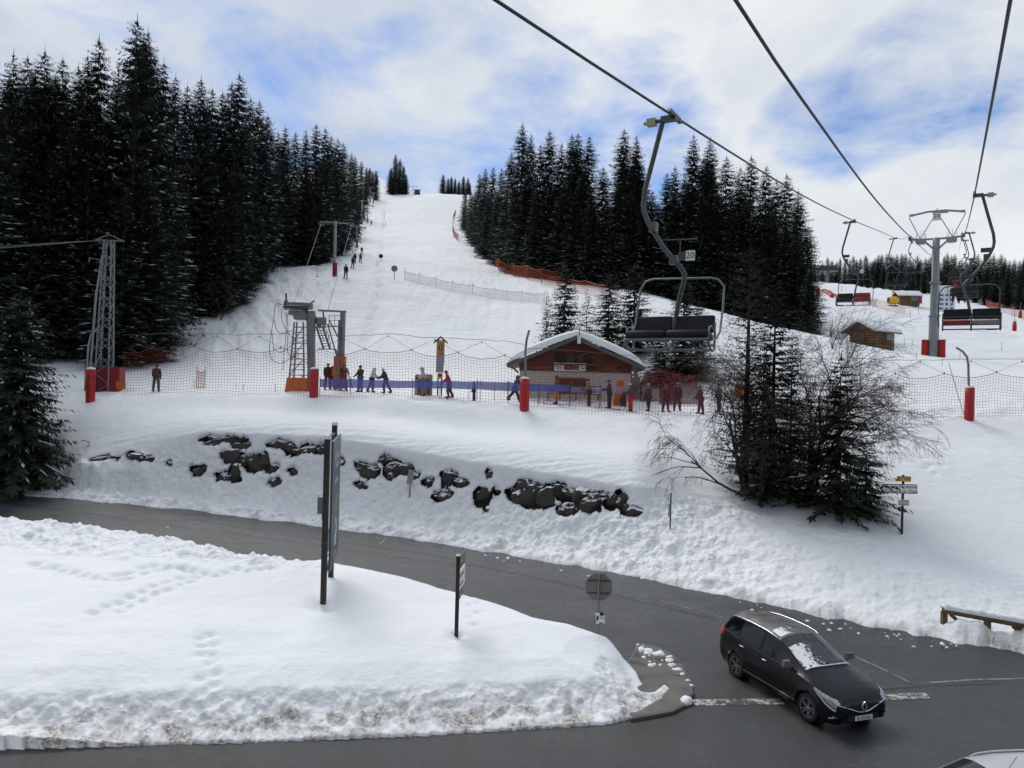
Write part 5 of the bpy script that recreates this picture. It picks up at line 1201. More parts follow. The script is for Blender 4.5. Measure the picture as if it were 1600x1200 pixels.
# blue banner fence before the queue
m_blue, t, b = newmat('blue_banner'); t.l(t.mix(t.noise(t.n('ShaderNodeTexCoord').outputs['Object'], 2, 4), (.04, .09, .40), (.07, .15, .52)), b.inputs['Base Color']); b.inputs['Alpha'].default_value = .86; b.inputs['Roughness'].default_value = .7
m_blue2, t, b = newmat('pale_blue_banner'); b.inputs['Base Color'].default_value = (.30, .36, .55, 1); b.inputs['Alpha'].default_value = .5
def banner(pts, m_, lab):
    o = thing('banner_fence', lab, 'banner', P(*pts[0][:2], pts[0][3])); o0 = o.location; V = []; Q = []; sub = []
    for a, b2 in zip(pts[:-1], pts[1:]):
        for i in range(10): f_ = i / 10; sub.append([a[k_] + (b2[k_] - a[k_]) * f_ + (.5 * math.sin(f_ * 3.14) if k_ in (1, 2) else 0) for k_ in range(4)])
    sub.append(pts[-1])
    mb = MB()
    for s_ in sub: mb.v += [tuple(P(s_[0], s_[1], s_[3]) - o0), tuple(P(s_[0], (s_[1] + s_[2]) / 2, s_[3] + .06 * math.sin(s_[0] * .2)) - o0), tuple(P(s_[0], s_[2], s_[3]) - o0)]
    for i in range(len(sub) - 1):
        k_ = 3 * i; mb.f += [(k_, k_ + 3, k_ + 4, k_ + 1), (k_ + 1, k_ + 4, k_ + 5, k_ + 2)]
    mb.m = [0] * len(mb.f); mb.sm = [False] * len(mb.f); mb.build('fabric', m_, o)
    for a in pts:
        top_ = P(a[0], a[1] - 3, a[3]); g_ = on(a[0], a[3]); mb = MB(); mb.tube([g_ - o0 - Vector((0, 0, .1)), top_ - o0], .02, 5); mb.build('pole', m_cord, o)
banner([(500, 592, 605, 46.6), (548, 592, 606, 46.5), (600, 594, 606, 46.4), (645, 595, 606, 46.3), (700, 595, 607, 46.2), (746, 596, 608, 46.1), (795, 597, 611, 46), (842, 600, 611, 46), (890, 601, 612, 46)], m_blue, 'long blue banner stretched on thin poles in front of the queue')
banner([(892, 604, 613, 46.6), (938, 604, 614, 46.6), (978, 604, 615, 46.6)], m_blue2, 'pale bluish banner continuing right before the chalet')
for i, (x, yb, yt) in enumerate(((733, 618, 592), (751, 622, 590), (773, 624, 594), (793, 624, 594), (843, 624, 597), (1006, 466, 440))[:5]):
    q = on(x, 47.0); mb = MB(); mb.tube([(0, 0, -.1), (0, 0, (yb - yt) / F * 47)], .018, 5); tag(mb.build('lane_pole', m_cord, None, None), 'thin dark lane pole standing between the child and the chalet', 'pole', 'thin lane poles of the queue').location = q

# wooden information totem
q = on(687, 48.5); q.z -= .1; o = thing('info_totem', 'tall yellow-brown notice totem with little roof above the queue', 'sign', q)
m_twood = mat('orange_wood', (.42, .22, .05), .6, 0, .15, 5); kx = 48.5 / F
def tz_(y): return zat(687, y, 48.5) - q.z
mb = MB(); mb.box((0, 0, (tz_(568) + tz_(531)) / 2), (.52, .10, tz_(531) - tz_(568))); tp_ = mb.build('head_board', m_twood, o)
mb = MB(); mb.prism([(-.46, tz_(534) - .02), (0, tz_(527) + .08), (.46, tz_(534) - .02), (.46, tz_(534) - .14), (0, tz_(527) - .04), (-.46, tz_(534) - .14)], -.12, .12); mb.build('roof', m_dkst, o)
mb = MB(); mb.box((0, -.065, tz_(543.5)), (.20, .015, .30)); mb.build('pictogram', m_black, tp_); mb = MB(); mb.box((0.0, -.08, tz_(543.5)), (.04, .01, .2)); mb.build('figure', m_whitep, tp_); mb = MB(); mb.prism([(-.13, tz_(533.5)), (-.05, tz_(532)), (0, tz_(531)), (.06, tz_(532)), (.13, tz_(533.5))], -.07, -.06); mb.build('mountain_mark', m_whitep, tp_)
mb = MB(); mb.box((.06, -.06, tz_(553)), (.10, .01, .08)); mb.build('red_mark', m_pad, tp_)
mb = MB(); mb.box((-.02, 0, (tz_(555) + tz_(582)) / 2), (.50, .11, tz_(555) - tz_(582))); nb_ = mb.build('notice_panel', mat('grey_notice', (.30, .32, .38), .5, 0, .3, 14), o)
mb = MB(); mb.box((0, -.02, (tz_(583) + tz_(592)) / 2), (.32, .05, tz_(583) - tz_(592))); ws = mb.build('warning_sign', m_yel, o); mb = MB(); mb.add([(-.12, -.055, tz_(585)), (.10, -.055, tz_(585)), (.12, -.055, tz_(588)), (-.02, -.055, tz_(589))], [(0, 1, 2, 3)]); mb.build('symbol', m_black, ws)
mb = MB(); mb.box((0, -.02, tz_(606)), (.36, .05, .12)); mb.build('yellow_band', m_yel, o)
for s in (-1, 1): mb = MB(); mb.tube([(s * .12, 0, -.1), (s * .12, 0, tz_(583))], .05, 6); mb.build('leg', m_black, o)
# ticket gate and mats
m_beige = mat('beige_post', (.30, .26, .245), .7, 0, .15, 4)
for x, lab in ((655, 'beige padded gate post left of the attendant in the cream coat'), (669, 'second beige gate post touching the attendant in the cream coat')):
    q = on(x, 48.2); o = thing('gate_post', lab, 'gate', q); mb = MB()
    n_ = 9; arc = [(.27 * math.cos(math.pi * i / n_), .75 + .27 * math.sin(math.pi * i / n_)) for i in range(n_ + 1)]; pl_ = [(.27, 0)] + arc + [(-.27, 0), (-.12, 0), (-.12, .9), (.12, .9), (.12, 0)]
    mb.prism([(-.27, 0), (-.27, 1.35), (-.2, 1.42), (.2, 1.42), (.27, 1.35), (.27, .0)], -.1, .1); mb.build('body', m_beige, o); mb = MB(); mb.box((0.04, -.105, .6), (.16, .02, 1.0)); mb.build('red_stripe', mat('dull_red', (.20, .06, .05), .6), o)
q = on(966, 48.0); mb = MB(); mb.prism([(-.30, 0), (-.12, 1.05), (-.04, 1.62), (.34, 1.62), (.42, .9), (.46, 0)], -.15, .25); tag(mb.build('padded_mat', m_org, None, None), 'upright orange mat between the person in navy and the one in red trousers', 'mat').location = q
mb = MB(); mb.box((0, 0, .35), (.35, .3, .7)); mb.box((0, 0, .75), (.2, .2, .12)); tag(mb.build('waste_bin', m_black, None, None), 'small dark bin on the snow right of the orange mat', 'bin').location = on(975, 47.6)
mb = MB(); mb.box((0, 0, .5), (.9, .06, .9)); tag(mb.build('padded_mat', m_org, None, None), 'small orange mat glimpsed behind the tallest conifer of the bank clump', 'mat').location = on(1158, 50.5)

# far red pads
for x, yb, yt, lab in ((1278, 465, 450, 'red padded pole on the far slope nearest the forest'), (1397, 471, 454, 'small red pad between the snow machine and the far hut'), (1438, 474, 462, 'small red pad right of the far hut'), (1547, 505, 489, 'red padded post on the far slope right of the chairs'), (1585, 517, 502, 'red padded post at the right edge of the far slope'), (1594, 497, 485, 'small distant red pad at the right edge')):
    q = hit(x, yb, 100); h = (yb - yt) / F * q.y; o = thing('padded_pole', lab, 'padded pole', q)
    mb = MB(); mb.lathe([(h * .20, -.2), (h * .20, h * .5), (h * .16, h), (0, h)], n=10); mb.build('crash_pad', m_pad, o)
    mb = MB(); mb.tube([(0, 0, h * .9), (0, 0, h * 2.1)], .05, 5); mb.build('pole', m_galv, o)
for a, b2, lab in (((1287, 456), (1300, 465), 'red slanting padded beam lying on the far slope'), ((1521, 488), (1526, 496), 'small fallen red pad below the nearest ascending chair')):
    A_, B_ = hit(*a), hit(*b2); mb = MB(); mb.tube([A_ + Vector((0, 0, .5)), B_ + Vector((0, 0, .4))], .5, 8); tag(mb.build('fallen_pad', m_pad, None, A_), lab, 'pad')
for x, y, h in ((616, 437, 3.0), (595, 408, 2.4)):
    q = hit(x, y); o = thing('slope_marker', 'round marker disc on a thin pole beside the trench' if x > 600 else 'dark round marker on a short pole higher beside the trench', 'marker', q); hh_ = (22 if x > 600 else 11) / F * q.y; mb = MB(); mb.tube([(0, 0, 0), (0, 0, hh_)], .04, 5); mb.build('pole', m_dkst, o); mb = MB(); mb.lathe([(0, -.03), (.42, -.03), (.42, .03), (0, .03)], (0, -.06, hh_ - .4), 'Y', 14); mb.build('disc', m_galv if x > 600 else m_black, o)
for i, (x, y) in enumerate(((589, 415), (598, 357), (600, 343), (602, 355), (427, 552), (303, 606), (369, 607), (380, 610), (430, 612), (1425, 545), (1432, 560), (1413, 541), (1363, 545), (1500, 560), (1472, 572), (1565, 548), (1422, 497), (1435, 492), (1315, 455), (1398, 462), (1557, 470))):
    q = hit(x, y); hh_ = (8 + 2 * (i % 3)) / F * q.y * (1.8 if x in (1425, 1565) else 1); mb = MB(); mb.tube([(0, 0, -.1), (0, 0, hh_)], max(.018, q.y * .00025), 4); tag(mb.build('slope_pole', m_dkst, None, None), 'thin bare marker pole stuck in the snow of the slopes', 'pole', 'thin marker poles in the snow').location = q
low_net('snow_flag', [(307, 606), (320, 606)], 1.2, m_pink, 'small square of orange net standing in the snow behind the left net', .12, .014)
# ------------------------------------------------------------------ people
m_skin = mat('skin', (.42, .24, .17), .6, 0, .1, 8); m_hair = mat('dark_hair', (.03, .02, .015), .8)
def cloth(name, col): return mat('cloth_' + name, col, .85, 0, .25, 7, bump=.3)
def skin_mesh(name, V, E, Rr, m_, sub=1):
    key = None
    me = bpy.data.meshes.new(name); me.from_pydata([tuple(v) for v in V], E, []); ob = bpy.data.objects.new(name, me); COL.objects.link(ob)
    sk = ob.modifiers.new('s', 'SKIN'); sk.use_smooth_shade = True
    for i, r in enumerate(Rr): me.skin_vertices[0].data[i].radius = (r if isinstance(r, tuple) else (r, r))
    me.skin_vertices[0].data[0].use_root = True
    if sub: sb = ob.modifiers.new('u', 'SUBSURF'); sb.levels = sub; sb.render_levels = sub
    dg = bpy.context.evaluated_depsgraph_get(); dg.update(); out = bpy.data.meshes.new_from_object(ob.evaluated_get(dg)); out.name = name
    bpy.data.objects.remove(ob); bpy.data.meshes.remove(me); out.materials.clear(); out.materials.append(m_); return out
def rotp(v, a): return Vector((v.x * math.cos(a) + v.z * math.sin(a), v.y, -v.x * math.sin(a) + v.z * math.cos(a)))
def skeleton(lean=.0, la=(.25, .5), ra=(.25, .5), ll=(0, 0), rl_=(0, 0), spread=.14, sit=False, head=0.0):
    """la/ra: shoulder and elbow swing forward; ll/rl: hip forward and knee bend. faces +x"""
    J = {}; J['pel'] = Vector((0, 0, .96)); up = lambda v: J['pel'] + rotp(v, lean)
    J['wst'] = up(Vector((0, 0, .16))); J['chs'] = up(Vector((.01, 0, .38))); J['nck'] = up(Vector((.01, 0, .53))); J['hd0'] = up(Vector((.03 + head, 0, .62))); J['hd1'] = up(Vector((.04 + head, 0, .74)))
    for s, (sh, el), (hp, kn) in ((1, la, ll), (-1, ra, rl_)):
        k = 'LR'[s < 0]
        J['sh' + k] = up(Vector((0, s * .19, .46))); a = -sh + lean * .2
        J['el' + k] = J['sh' + k] + Vector((math.sin(-a) * .28, s * .05, -math.cos(a) * .28)); a2 = a - el
        J['wr' + k] = J['el' + k] + Vector((math.sin(-a2) * .25, -s * .02, -math.cos(a2) * .25)); J['hn' + k] = J['wr' + k] + (J['wr' + k] - J['el' + k]).normalized() * .09
        J['hp' + k] = J['pel'] + Vector((0, s * .10, -.04)); J['kn' + k] = J['hp' + k] + Vector((math.sin(hp) * .44, s * spread * .35, -math.cos(hp) * .44)); a3 = hp - kn
        J['an' + k] = J['kn' + k] + Vector((math.sin(a3) * .42, s * spread * .25, -math.cos(a3) * .42)); J['to' + k] = J['an' + k] + Vector((.19, s * .02, -.06)); J['he' + k] = J['an' + k] + Vector((-.03, 0, -.07))
    lo = min(J['toL'].z, J['toR'].z, J['heL'].z, J['heR'].z) - .05
    for k in J: J[k] = J[k] - Vector((0, 0, lo))
    return J
def person(q, face, J, h, jacket, trouser, hat, label, skis=False, backpack=None, poles=False, hatcol=None, boots=None, stretch=1.0, hood=False, group=None, gloves=None):
    """face: heading angle of +x in the plan"""
    o = thing('person', label, 'person', q, face, group, h / 1.76)
    names = list(J); ix = {n_: i for i, n_ in enumerate(names)}
    def sub(ns, es, rr, m_, nm, par, sd=1):
        V = [J[n_] for n_ in ns]; E = [(ns.index(a), ns.index(b2)) for a, b2 in es]; return link(nm, skin_mesh(nm, V, E, rr, m_, sd), par)
    ns = ['pel', 'wst', 'chs', 'nck', 'hd0', 'hd1', 'shL', 'elL', 'wrL', 'hnL', 'shR', 'elR', 'wrR', 'hnR', 'hpL', 'knL', 'anL', 'toL', 'hpR', 'knR', 'anR', 'toR']
    es = [('pel', 'wst'), ('wst', 'chs'), ('chs', 'nck'), ('nck', 'hd0'), ('hd0', 'hd1')]
    for k in 'LR': es += [('chs', 'sh' + k), ('sh' + k, 'el' + k), ('el' + k, 'wr' + k), ('wr' + k, 'hn' + k), ('pel', 'hp' + k), ('hp' + k, 'kn' + k), ('kn' + k, 'an' + k), ('an' + k, 'to' + k)]
    rr = [.12, .11, .12, .055, .095, .075, .06, .045, .035, .04, .06, .045, .035, .04, .09, .06, .045, .04, .09, .06, .045, .04]
    body = sub(ns, es, rr, m_skin, 'body', o)
    # face: nose, eyes
    hd = (J['hd0'] + J['hd1']) / 2; mb = MB(); mb.box(hd + Vector((.105, 0, .0)), (.03, .025, .04)); mb.build('nose', m_skin, body)
    ns2 = ['pel', 'wst', 'chs', 'shL', 'elL', 'wrL', 'shR', 'elR', 'wrR']; es2 = [('pel', 'wst'), ('wst', 'chs')]
    for k in 'LR': es2 += [('chs', 'sh' + k), ('sh' + k, 'el' + k), ('el' + k, 'wr' + k)]
    jk = sub(ns2, es2, [(.21, .18), (.18, .17), (.205, .185), .11, .088, .065, .11, .088, .065], cloth(*jacket), 'jacket', o)
    mb = MB(); nk = J['nck']; mb.lathe([(.10, -.08), (.105, .0), (.085, .05)], tuple(nk), 'Z', 10); mb.build('collar', cloth(*jacket), jk)
    ns3 = ['pel', 'hpL', 'knL', 'anL', 'hpR', 'knR', 'anR']; es3 = []
    for k in 'LR': es3 += [('pel', 'hp' + k), ('hp' + k, 'kn' + k), ('kn' + k, 'an' + k)]
    sub(ns3, es3, [.16, .13, .105, .092, .13, .105, .092], cloth(*trouser), 'trousers', o)
    for k in 'LR':
        mb = MB(); an, to, he = J['an' + k], J['to' + k], J['he' + k]
        mb.tube([an + Vector((0, 0, .10)), an, he + Vector((.02, 0, .0))], [.065, .07, .06], 8); mb.tube([he + Vector((-.02, 0, .0)), he + Vector((.1, 0, .01)), to + Vector((.02, 0, .0))], [.06, .062, .045], 8); mb.build('boot', cloth(*(boots or ('boot_black', (.03, .03, .033)))), o)
        g_ = MB(); w0, w1 = J['wr' + k], J['hn' + k]; d_ = (w1 - w0).normalized(); g_.tube([w0 - d_ * .03, w0 + d_ * .03, w0 + d_ * .10], [.04, .05, .045], 8)
        for fi in range(4): off = Vector((0, (fi - 1.5) * .022, 0)); g_.tube([w0 + d_ * .09 + off, w0 + d_ * .13 + off + Vector((.01, 0, -.01)), w0 + d_ * .155 + off + Vector((.0, 0, -.03))], .013, 5)
        g_.tube([w0 + d_ * .03 + Vector((.03, 0, .01)), w0 + d_ * .08 + Vector((.055, 0, .01))], .014, 5); g_.build('glove', cloth(*(gloves or ('glove_black', (.025, .025, .028)))), o)
    hc = cloth(*(hatcol or ('helmet_dark', (.04, .04, .045))))
    mb = MB(); c = hd + Vector((-.005, 0, .045)); n_ = 12; prof = [(.122 * math.sin(a_), .115 * math.cos(a_)) for a_ in [0, .3, .6, .9, 1.2, 1.45, 1.7, 1.95]]
    mb.lathe([(max(r_, 0), z_) for r_, z_ in prof], tuple(c), 'Z', n_)
    if hat == 'hood': mb.lathe([(.12, .05), (.135, -.04), (.13, -.13), (.10, -.2)], tuple(c + Vector((-.035, 0, 0))), 'Z', n_)
    if hat == 'beanie': mb.tube([c + Vector((0, 0, .10)), c + Vector((0, 0, .15))], [.03, .02], 6)
    hl = mb.build('hat' if hat in ('beanie', 'hood', 'cap') else 'helmet', hc, o)
    if hat == 'helmet':
        mb = MB(); mb.lathe([(.126, -.035), (.132, .0), (.128, .035)], tuple(c + Vector((.004, 0, .0))), 'Z', 12); mb.build('goggles', m_black, hl)
    if hat == 'cap': mb = MB(); mb.box(c + Vector((.14, 0, .0)), (.1, .14, .02)); mb.build('brim', hc, hl)
    if backpack: mb = MB(); b_ = (J['chs'] + J['wst']) / 2 + rotp(Vector((-.21, 0, .02)), 0); mb.box(b_, (.18, .28, .42), taper=.8); mb.box(b_ + Vector((-.11, 0, -.06)), (.06, .2, .2), taper=.8); mb.build('backpack', cloth(*backpack), o)
    if skis:
        for k in 'LR': 
            c_ = J['he' + k]; mb = MB(); pts = [(-.75, .0), (-.7, .0), (.0, .0), (.75, .0), (.86, .05), (.93, .12)]; z0 = -.01
            for (a, za), (b2, zb_) in zip(pts[:-1], pts[1:]): mb.beam((c_.x + a, c_.y, z0 + za), (c_.x + b2, c_.y, z0 + zb_), .085, .02)
            mb.build('ski', cloth('ski_red', (.3, .05, .05)) if k == 'L' else cloth('ski_grey', (.2, .2, .22)), o)
    if poles:
        Mt = Matrix.Translation(o.location) @ Matrix.Rotation(face, 4, 'Z') @ Matrix.Scale(h / 1.76, 4)
        for k in ('LR' if poles == 2 else 'L'):
            a = Mt @ (J['hn' + k] + Vector((0, 0, .07))); b2 = Mt @ (Vector((J['hn' + k].x + (.18 if poles == 2 else .12), J['hn' + k].y * 1.3, .0)))
            mb = MB(); mb.tube([a, b2], .010, 5); mb.lathe([(.0, .0), (.05, .01), (.0, .02)], tuple(b2 + Vector((0, 0, .05))), 'Z', 8); mb.tube([a, a + (b2 - a).normalized() * .12], .018, 6, 1); tag(mb.build('ski_pole', [m_dkst, m_black], None, a), 'thin ski pole held by a skier standing on the packed snow', 'ski pole', 'ski poles held by the people in the queue')
    return o
def SK(**k): return skeleton(**k)
stand = dict(la=(.15, .35), ra=(.2, .3), ll=(.03, .03), rl_=(-.04, .03))
pole_ = dict(la=(.35, 1.15), ra=(.35, 1.2), ll=(.08, .12), rl_=(-.02, .06), lean=.06)
walk = dict(lean=.2, la=(.5, .7), ra=(-.2, .5), ll=(.45, .15), rl_=(-.45, .25))
LF, RT, AW, TO = math.pi, 0, math.pi / 2, -math.pi / 2
dk = ('near_black', (.022, .022, .026)); navy = ('navy', (.03, .035, .09)); mar = ('maroon', (.10, .02, .03)); tan_ = ('tan', (.16, .125, .085)); redc = ('bright_red', (.52, .02, .03)); cream = ('cream', (.55, .50, .44)); whitec = ('off_white', (.62, .61, .60)); orng = ('hot_orange', (.62, .09, .02)); blu = ('blue_pants', (.04, .07, .25)); gr = ('charcoal', (.06, .06, .068)); brn = ('brown', (.12, .075, .05)); slate = ('slate', (.10, .11, .14))
wh = ('helmet_white', (.7, .7, .7)); 
ql = 'people queueing for the drag lift'
def stand_at(x, yb, d): q = on(x, d); return q
person(stand_at(244, 612, 48.6), R(100), SK(**stand), 1.72, dk, gr, 'cap', 'person in dark coat with maroon backpack standing alone at the left behind the net', backpack=('pack_maroon', (.14, .02, .035)), poles=1)
person(on(512, 50.5), R(-80), SK(la=(.3, .5), ra=(.3, .5), ll=(0, .05), rl_=(0, .05), lean=.05), 1.72, ('black_red', (.05, .015, .018)), mar, 'helmet', 'person with white scarf and helmet standing nearest the red post at the lift station', hatcol=wh, group=None)
person(on(519, 50.9), R(-100), SK(**stand), 1.5, whitec, dk, 'helmet', 'shorter person in pale jacket squeezed beside the white-helmeted one')
person(on(537, 49.8), R(-60), SK(**pole_), 1.74, dk, mar, 'beanie', 'person in black beside the orange pad of the lift station', poles=1)
person(on(528, 50.4), R(-90), SK(**stand), 1.6, mar, mar, 'helmet', 'person in all maroon right under the stair platform')
person(on(563, 49.6), R(150), SK(la=(.4, .7), ra=(.35, .5), ll=(0, .0), rl_=(.05, .05)), 1.72, dk, blu, 'beanie', 'person in black jacket and blue trousers behind the banner', hatcol=dk)
person(on(581, 48.6), R(-5), SK(lean=.22, la=(.4, .9), ra=(.3, .8), ll=(.15, .3), rl_=(-.2, .25)), 1.62, whitec, dk, 'hood', 'person in white hooded coat and black trousers bending to the right', hatcol=('hood_white', (.62, .61, .60)))
person(on(603, 48.6), R(175), SK(lean=.3, la=(.5, .7), ra=(.4, .8), ll=(.3, .5), rl_=(-.3, .2)), 1.66, dk, navy, 'beanie', 'person in black jacket and white cap leaning left behind the banner', hatcol=wh)
person(on(663, 47.4), R(190), SK(lean=.22, la=(.45, .9), ra=(.4, .8), ll=(.05, .1), rl_=(0, .05)), 1.80, cream, ('cream_trousers', (.20, .17, .16)), 'hood', 'attendant in long cream coat stooping over the gate post', hatcol=('hood_cream', (.5, .46, .4)))
person(on(702, 47.0), R(185), SK(lean=.28, la=(.4, .8), ra=(.3, .8), ll=(.25, .45), rl_=(-.15, .3)), 1.72, redc, dk, 'helmet', 'skier in bright red jacket and grey helmet on skis beside the totem', skis=True, poles=1)
person(on(741, 46.9), R(170), SK(**stand), 1.20, navy, dk, 'beanie', 'small child in dark blue behind the banner', hatcol=dk)
person(on(805, 46.6), R(20), SK(lean=.25, la=(.2, .4), ra=(.5, .5), ll=(.55, .2), rl_=(-.6, .2)), 1.74, ('black_grey', (.05, .048, .05)), dk, 'hood', 'person striding with a yellow glove and hood beside the red post', hatcol=('hood_grey', (.12, .12, .13)), gloves=('glove_yellow', (.65, .55, .03)))
person(on(870, 47.0), R(180), SK(**stand), 1.74, brn, orng, 'hood', 'person in brown jacket and orange trousers before the chalet window', skis=True, hatcol=('hood_brown', (.14, .06, .05)))
person(on(921, 46.6), R(175), SK(**pole_), 1.74, tan_, dk, 'helmet', 'person in tan jacket and dark helmet holding poles before the chalet', skis=True, poles=2)
person(on(953, 46.6), R(165), SK(**pole_), 1.76, ('deep_purple', (.04, .03, .08)), dk, 'helmet', 'broad person in deep purple coat holding poles beside the orange mat', skis=True, poles=2)
person(on(986, 46.2), R(200), SK(**pole_), 1.66, ('grey_plum', (.07, .055, .07)), redc, 'helmet', 'person in bright red trousers and white helmet right of the orange mat', hatcol=wh, skis=True, poles=2)
person(on(1014, 46.0), R(215), SK(lean=.03, la=(.2, .3), ra=(.1, .2), ll=(.2, .0), rl_=(-.22, .1)), 1.66, ('black_white', (.05, .035, .045)), dk, 'helmet', 'slim person in dark outfit with pale helmet striding in the queue', hatcol=('helmet_pale', (.35, .34, .34)))
person(on(1041, 46.0), R(-75), SK(**stand), 1.66, mar, mar, 'helmet', 'person in maroon from head to toe before the red net', hatcol=('helmet_mar', (.12, .04, .05)))
person(on(1059, 46.2), R(-85), SK(**stand), 1.70, ('dark_plum', (.06, .02, .03)), ('dark_plum_tr', (.07, .03, .035)), 'helmet', 'person in dark plum with pale goggles next to the one in maroon', hatcol=('helmet_g', (.18, .17, .18)))
person(on(1096, 45.8), R(190), SK(lean=.08, la=(.3, .6), ra=(.3, .6), ll=(-.05, .1), rl_=(.1, .05)), 1.72, mar, ('tr_grey_mar', (.06, .035, .04)), 'helmet', 'person in maroon jacket second from the right end of the queue', skis=True)
person(on(1124, 45.8), R(185), SK(**stand), 1.72, slate, dk, 'helmet', 'person in slate grey jacket last in the queue by the thin conifer', poles=1)
# riders on the drag lift
for i, (x, y, hp, jc, lab) in enumerate(((540, 435, 21, dk, 'rider in black, lowest on the drag lift track'), (551, 419, 17, dk, 'second rider in black up the drag lift track'), (554, 411, 15, mar, 'rider in dark red behind the second, upper left of the pair'), (563, 410.5, 14, ('track_red', (.35, .04, .04)), 'rider in red at the right of the pair'), (565, 397, 11, gr, 'grey rider just above the red one'), (580, 352, 7.5, dk, 'tiny dark rider far up the drag lift track'), (1286, 435, 8, dk, 'tiny skier on the crest of the far slope'))):
    q = hit(x, y); person(q, R(80), SK(la=(.2, .3), ra=(.2, .4), ll=(.0, .1), rl_=(.05, .12)), min(1.85, hp / F * q.y), jc, dk, 'beanie', lab, skis=q.y < 150, hatcol=dk)
for x, y in ((1297, 452), (1301, 453), (575, 340)):
    pass
# the passenger on the second ascending chair: seated, back to us
cz2 = ch2.matrix_basis.to_translation() if False else ch2.location
def seated(off, jc, hc, lab):
    u = LN * off; q = Vector(ch2.location) + u + Vector((0, 0, -4.84 - .12))
    J = skeleton(lean=.1, la=(.5, .8), ra=(.5, .8), ll=(1.45, 1.5), rl_=(1.45, 1.5)); pz = J['pel'].z
    q.z -= (pz - .17) ; person(q, math.atan2(LD.y, LD.x), J, 1.76, jc, dk, 'beanie', lab, hatcol=hc, skis=True)
seated(-.55, redc, redc, 'passenger in red top riding the second ascending chair, seen from behind')
seated(-.1, dk, ('helmet_bk', (.02, .02, .02)), 'passenger in black beside the one in red on the second ascending chair')

# ------------------------------------------------------------------ signs on the island
def up_vec(x0, y0, x1, y1, d): return P(x1, y1, d) - P(x0, y0, d)
q1 = hit(505, 942); h1 = (942 - 686) / F * q1.y
pan_dir = Vector((.13, 1, 0)); 
# the panel runs almost along the line of sight: near post at left, far post behind it to the right
far = road_hit(525, 885, .9); 
pd = Vector((q1.x + .42, q1.y + 3.1, 0)); pd = Vector((ray(519.5, 800)[0] * (q1.y + 2.7), q1.y + 2.7, 0))
o = thing('village_sign', 'big dark blue-grey panel with white lettering between two black posts, seen almost edge-on', 'sign', q1 - Vector((0, 0, .3)))
dv = (pd - Vector((q1.x, q1.y, 0))); Ls = dv.length; du = dv.normalized(); ang = math.atan2(du.y, du.x)
m_post = mat('dark_post', (.028, .022, .02), .7, 0, .4, 6, bump=.3)
for t_, hh_ in ((0, h1 + .3), (1, h1 + .55)):
    mb = MB(); p = du * (Ls * t_); mb.box((p.x, p.y, hh_ / 2), (.15, .15, hh_)); mb.build('post', m_post, o)
    mb = MB(); mb.box((p.x + .01, p.y, hh_ + .05), (.19, .19, .10), taper=.7); mb.build('snow_cap', m_psnow, o)
m_panel = mat('slate_blue_panel', (.075, .095, .125), .45, 0, .12, 2)
rotP = Matrix.Rotation(ang, 3, 'Z')
mb = MB(); ctr = du * Ls / 2; zc0, zc1 = h1 * .40 , h1 + .28
z0p, z1p = 1.15, h1 + .22; ctr = du * (Ls * .66) + Vector((du.y, -du.x, 0)) * .14; mb.box((ctr.x, ctr.y, (z0p + z1p) / 2), (Ls * 1.22, .06, z1p - z0p), 0, rotP); panel = mb.build('panel', m_panel, o)
mb = MB(); mb.beam(du * .0 + Vector((0, 0, z0p - .06)), du * Ls + Vector((0, 0, z0p - .06)), .10); mb.beam(Vector((0, 0, z1p + .05)), du * Ls + Vector((0, 0, z1p + .05)), .10); mb.build('rail', m_post, o)
mb = MB(); 
for i in range(5): p = du * (Ls * (.15 + .17 * i)); mb.box((p.x, p.y, z0p + .08 + .05 * (i % 2)), (Ls * .2, .16, .16), 0, rotP, .7)
mb.build('snow_ledge', m_psnow, o)
nrm_ = Vector((du.y, -du.x, 0)); m_wl = mat('white_lettering', (.75, .75, .72), .6); m_yl = mat('cream_lettering', (.62, .50, .30), .6)
Hp = z1p - z0p
def ptext(s, size, f_, m_, sx=1):
    p = ctr + nrm_ * .034; return strokes(len(s), size, m_, 'lettering', panel, (p.x, p.y, z0p + Hp * f_), (R(90), 0, ang), sx=sx)
ptext('x' * 9, .40, .86, m_wl); ptext('x' * 7, .34, .79, m_wl); ptext('x' * 8, .34, .66, m_wl)
for f_, t_ in ((.52, 'x' * 9), (.47, 'x' * 10), (.42, 'x' * 8)): ptext(t_, .24, f_, m_yl)
ptext('x' * 3, .5, .20, m_wl); ptext('x' * 9, .26, .06, mat('yellow_lettering', (.60, .56, .2), .6))
mb = MB(); mb.tube([ctr + nrm_ * .035 + Vector((0, 0, z0p + Hp * .14)) - du * .4, ctr + nrm_ * .035 + Vector((0, 0, z0p + Hp * .27)) + du * .1, ctr + nrm_ * .035 + Vector((0, 0, z0p + Hp * .36)) - du * .3], .03, 4); mb.build('curl_mark', m_wl, panel)
# small sign behind it across the road
q = hit(503, 812); o = thing('small_road_sign', 'small grey sign plate peeking out left of the big panel across the road', 'sign', q); k = q.y / F
mb = MB(); mb.box((0, 0, 22 * k), (15 * k * 1.0, .04, 26 * k)); mb.build('plate', m_galv, o); mb = MB(); mb.tube([(0, .03, -.2), (0, .03, 12 * k)], .03, 6); mb.build('post', m_galv, o)
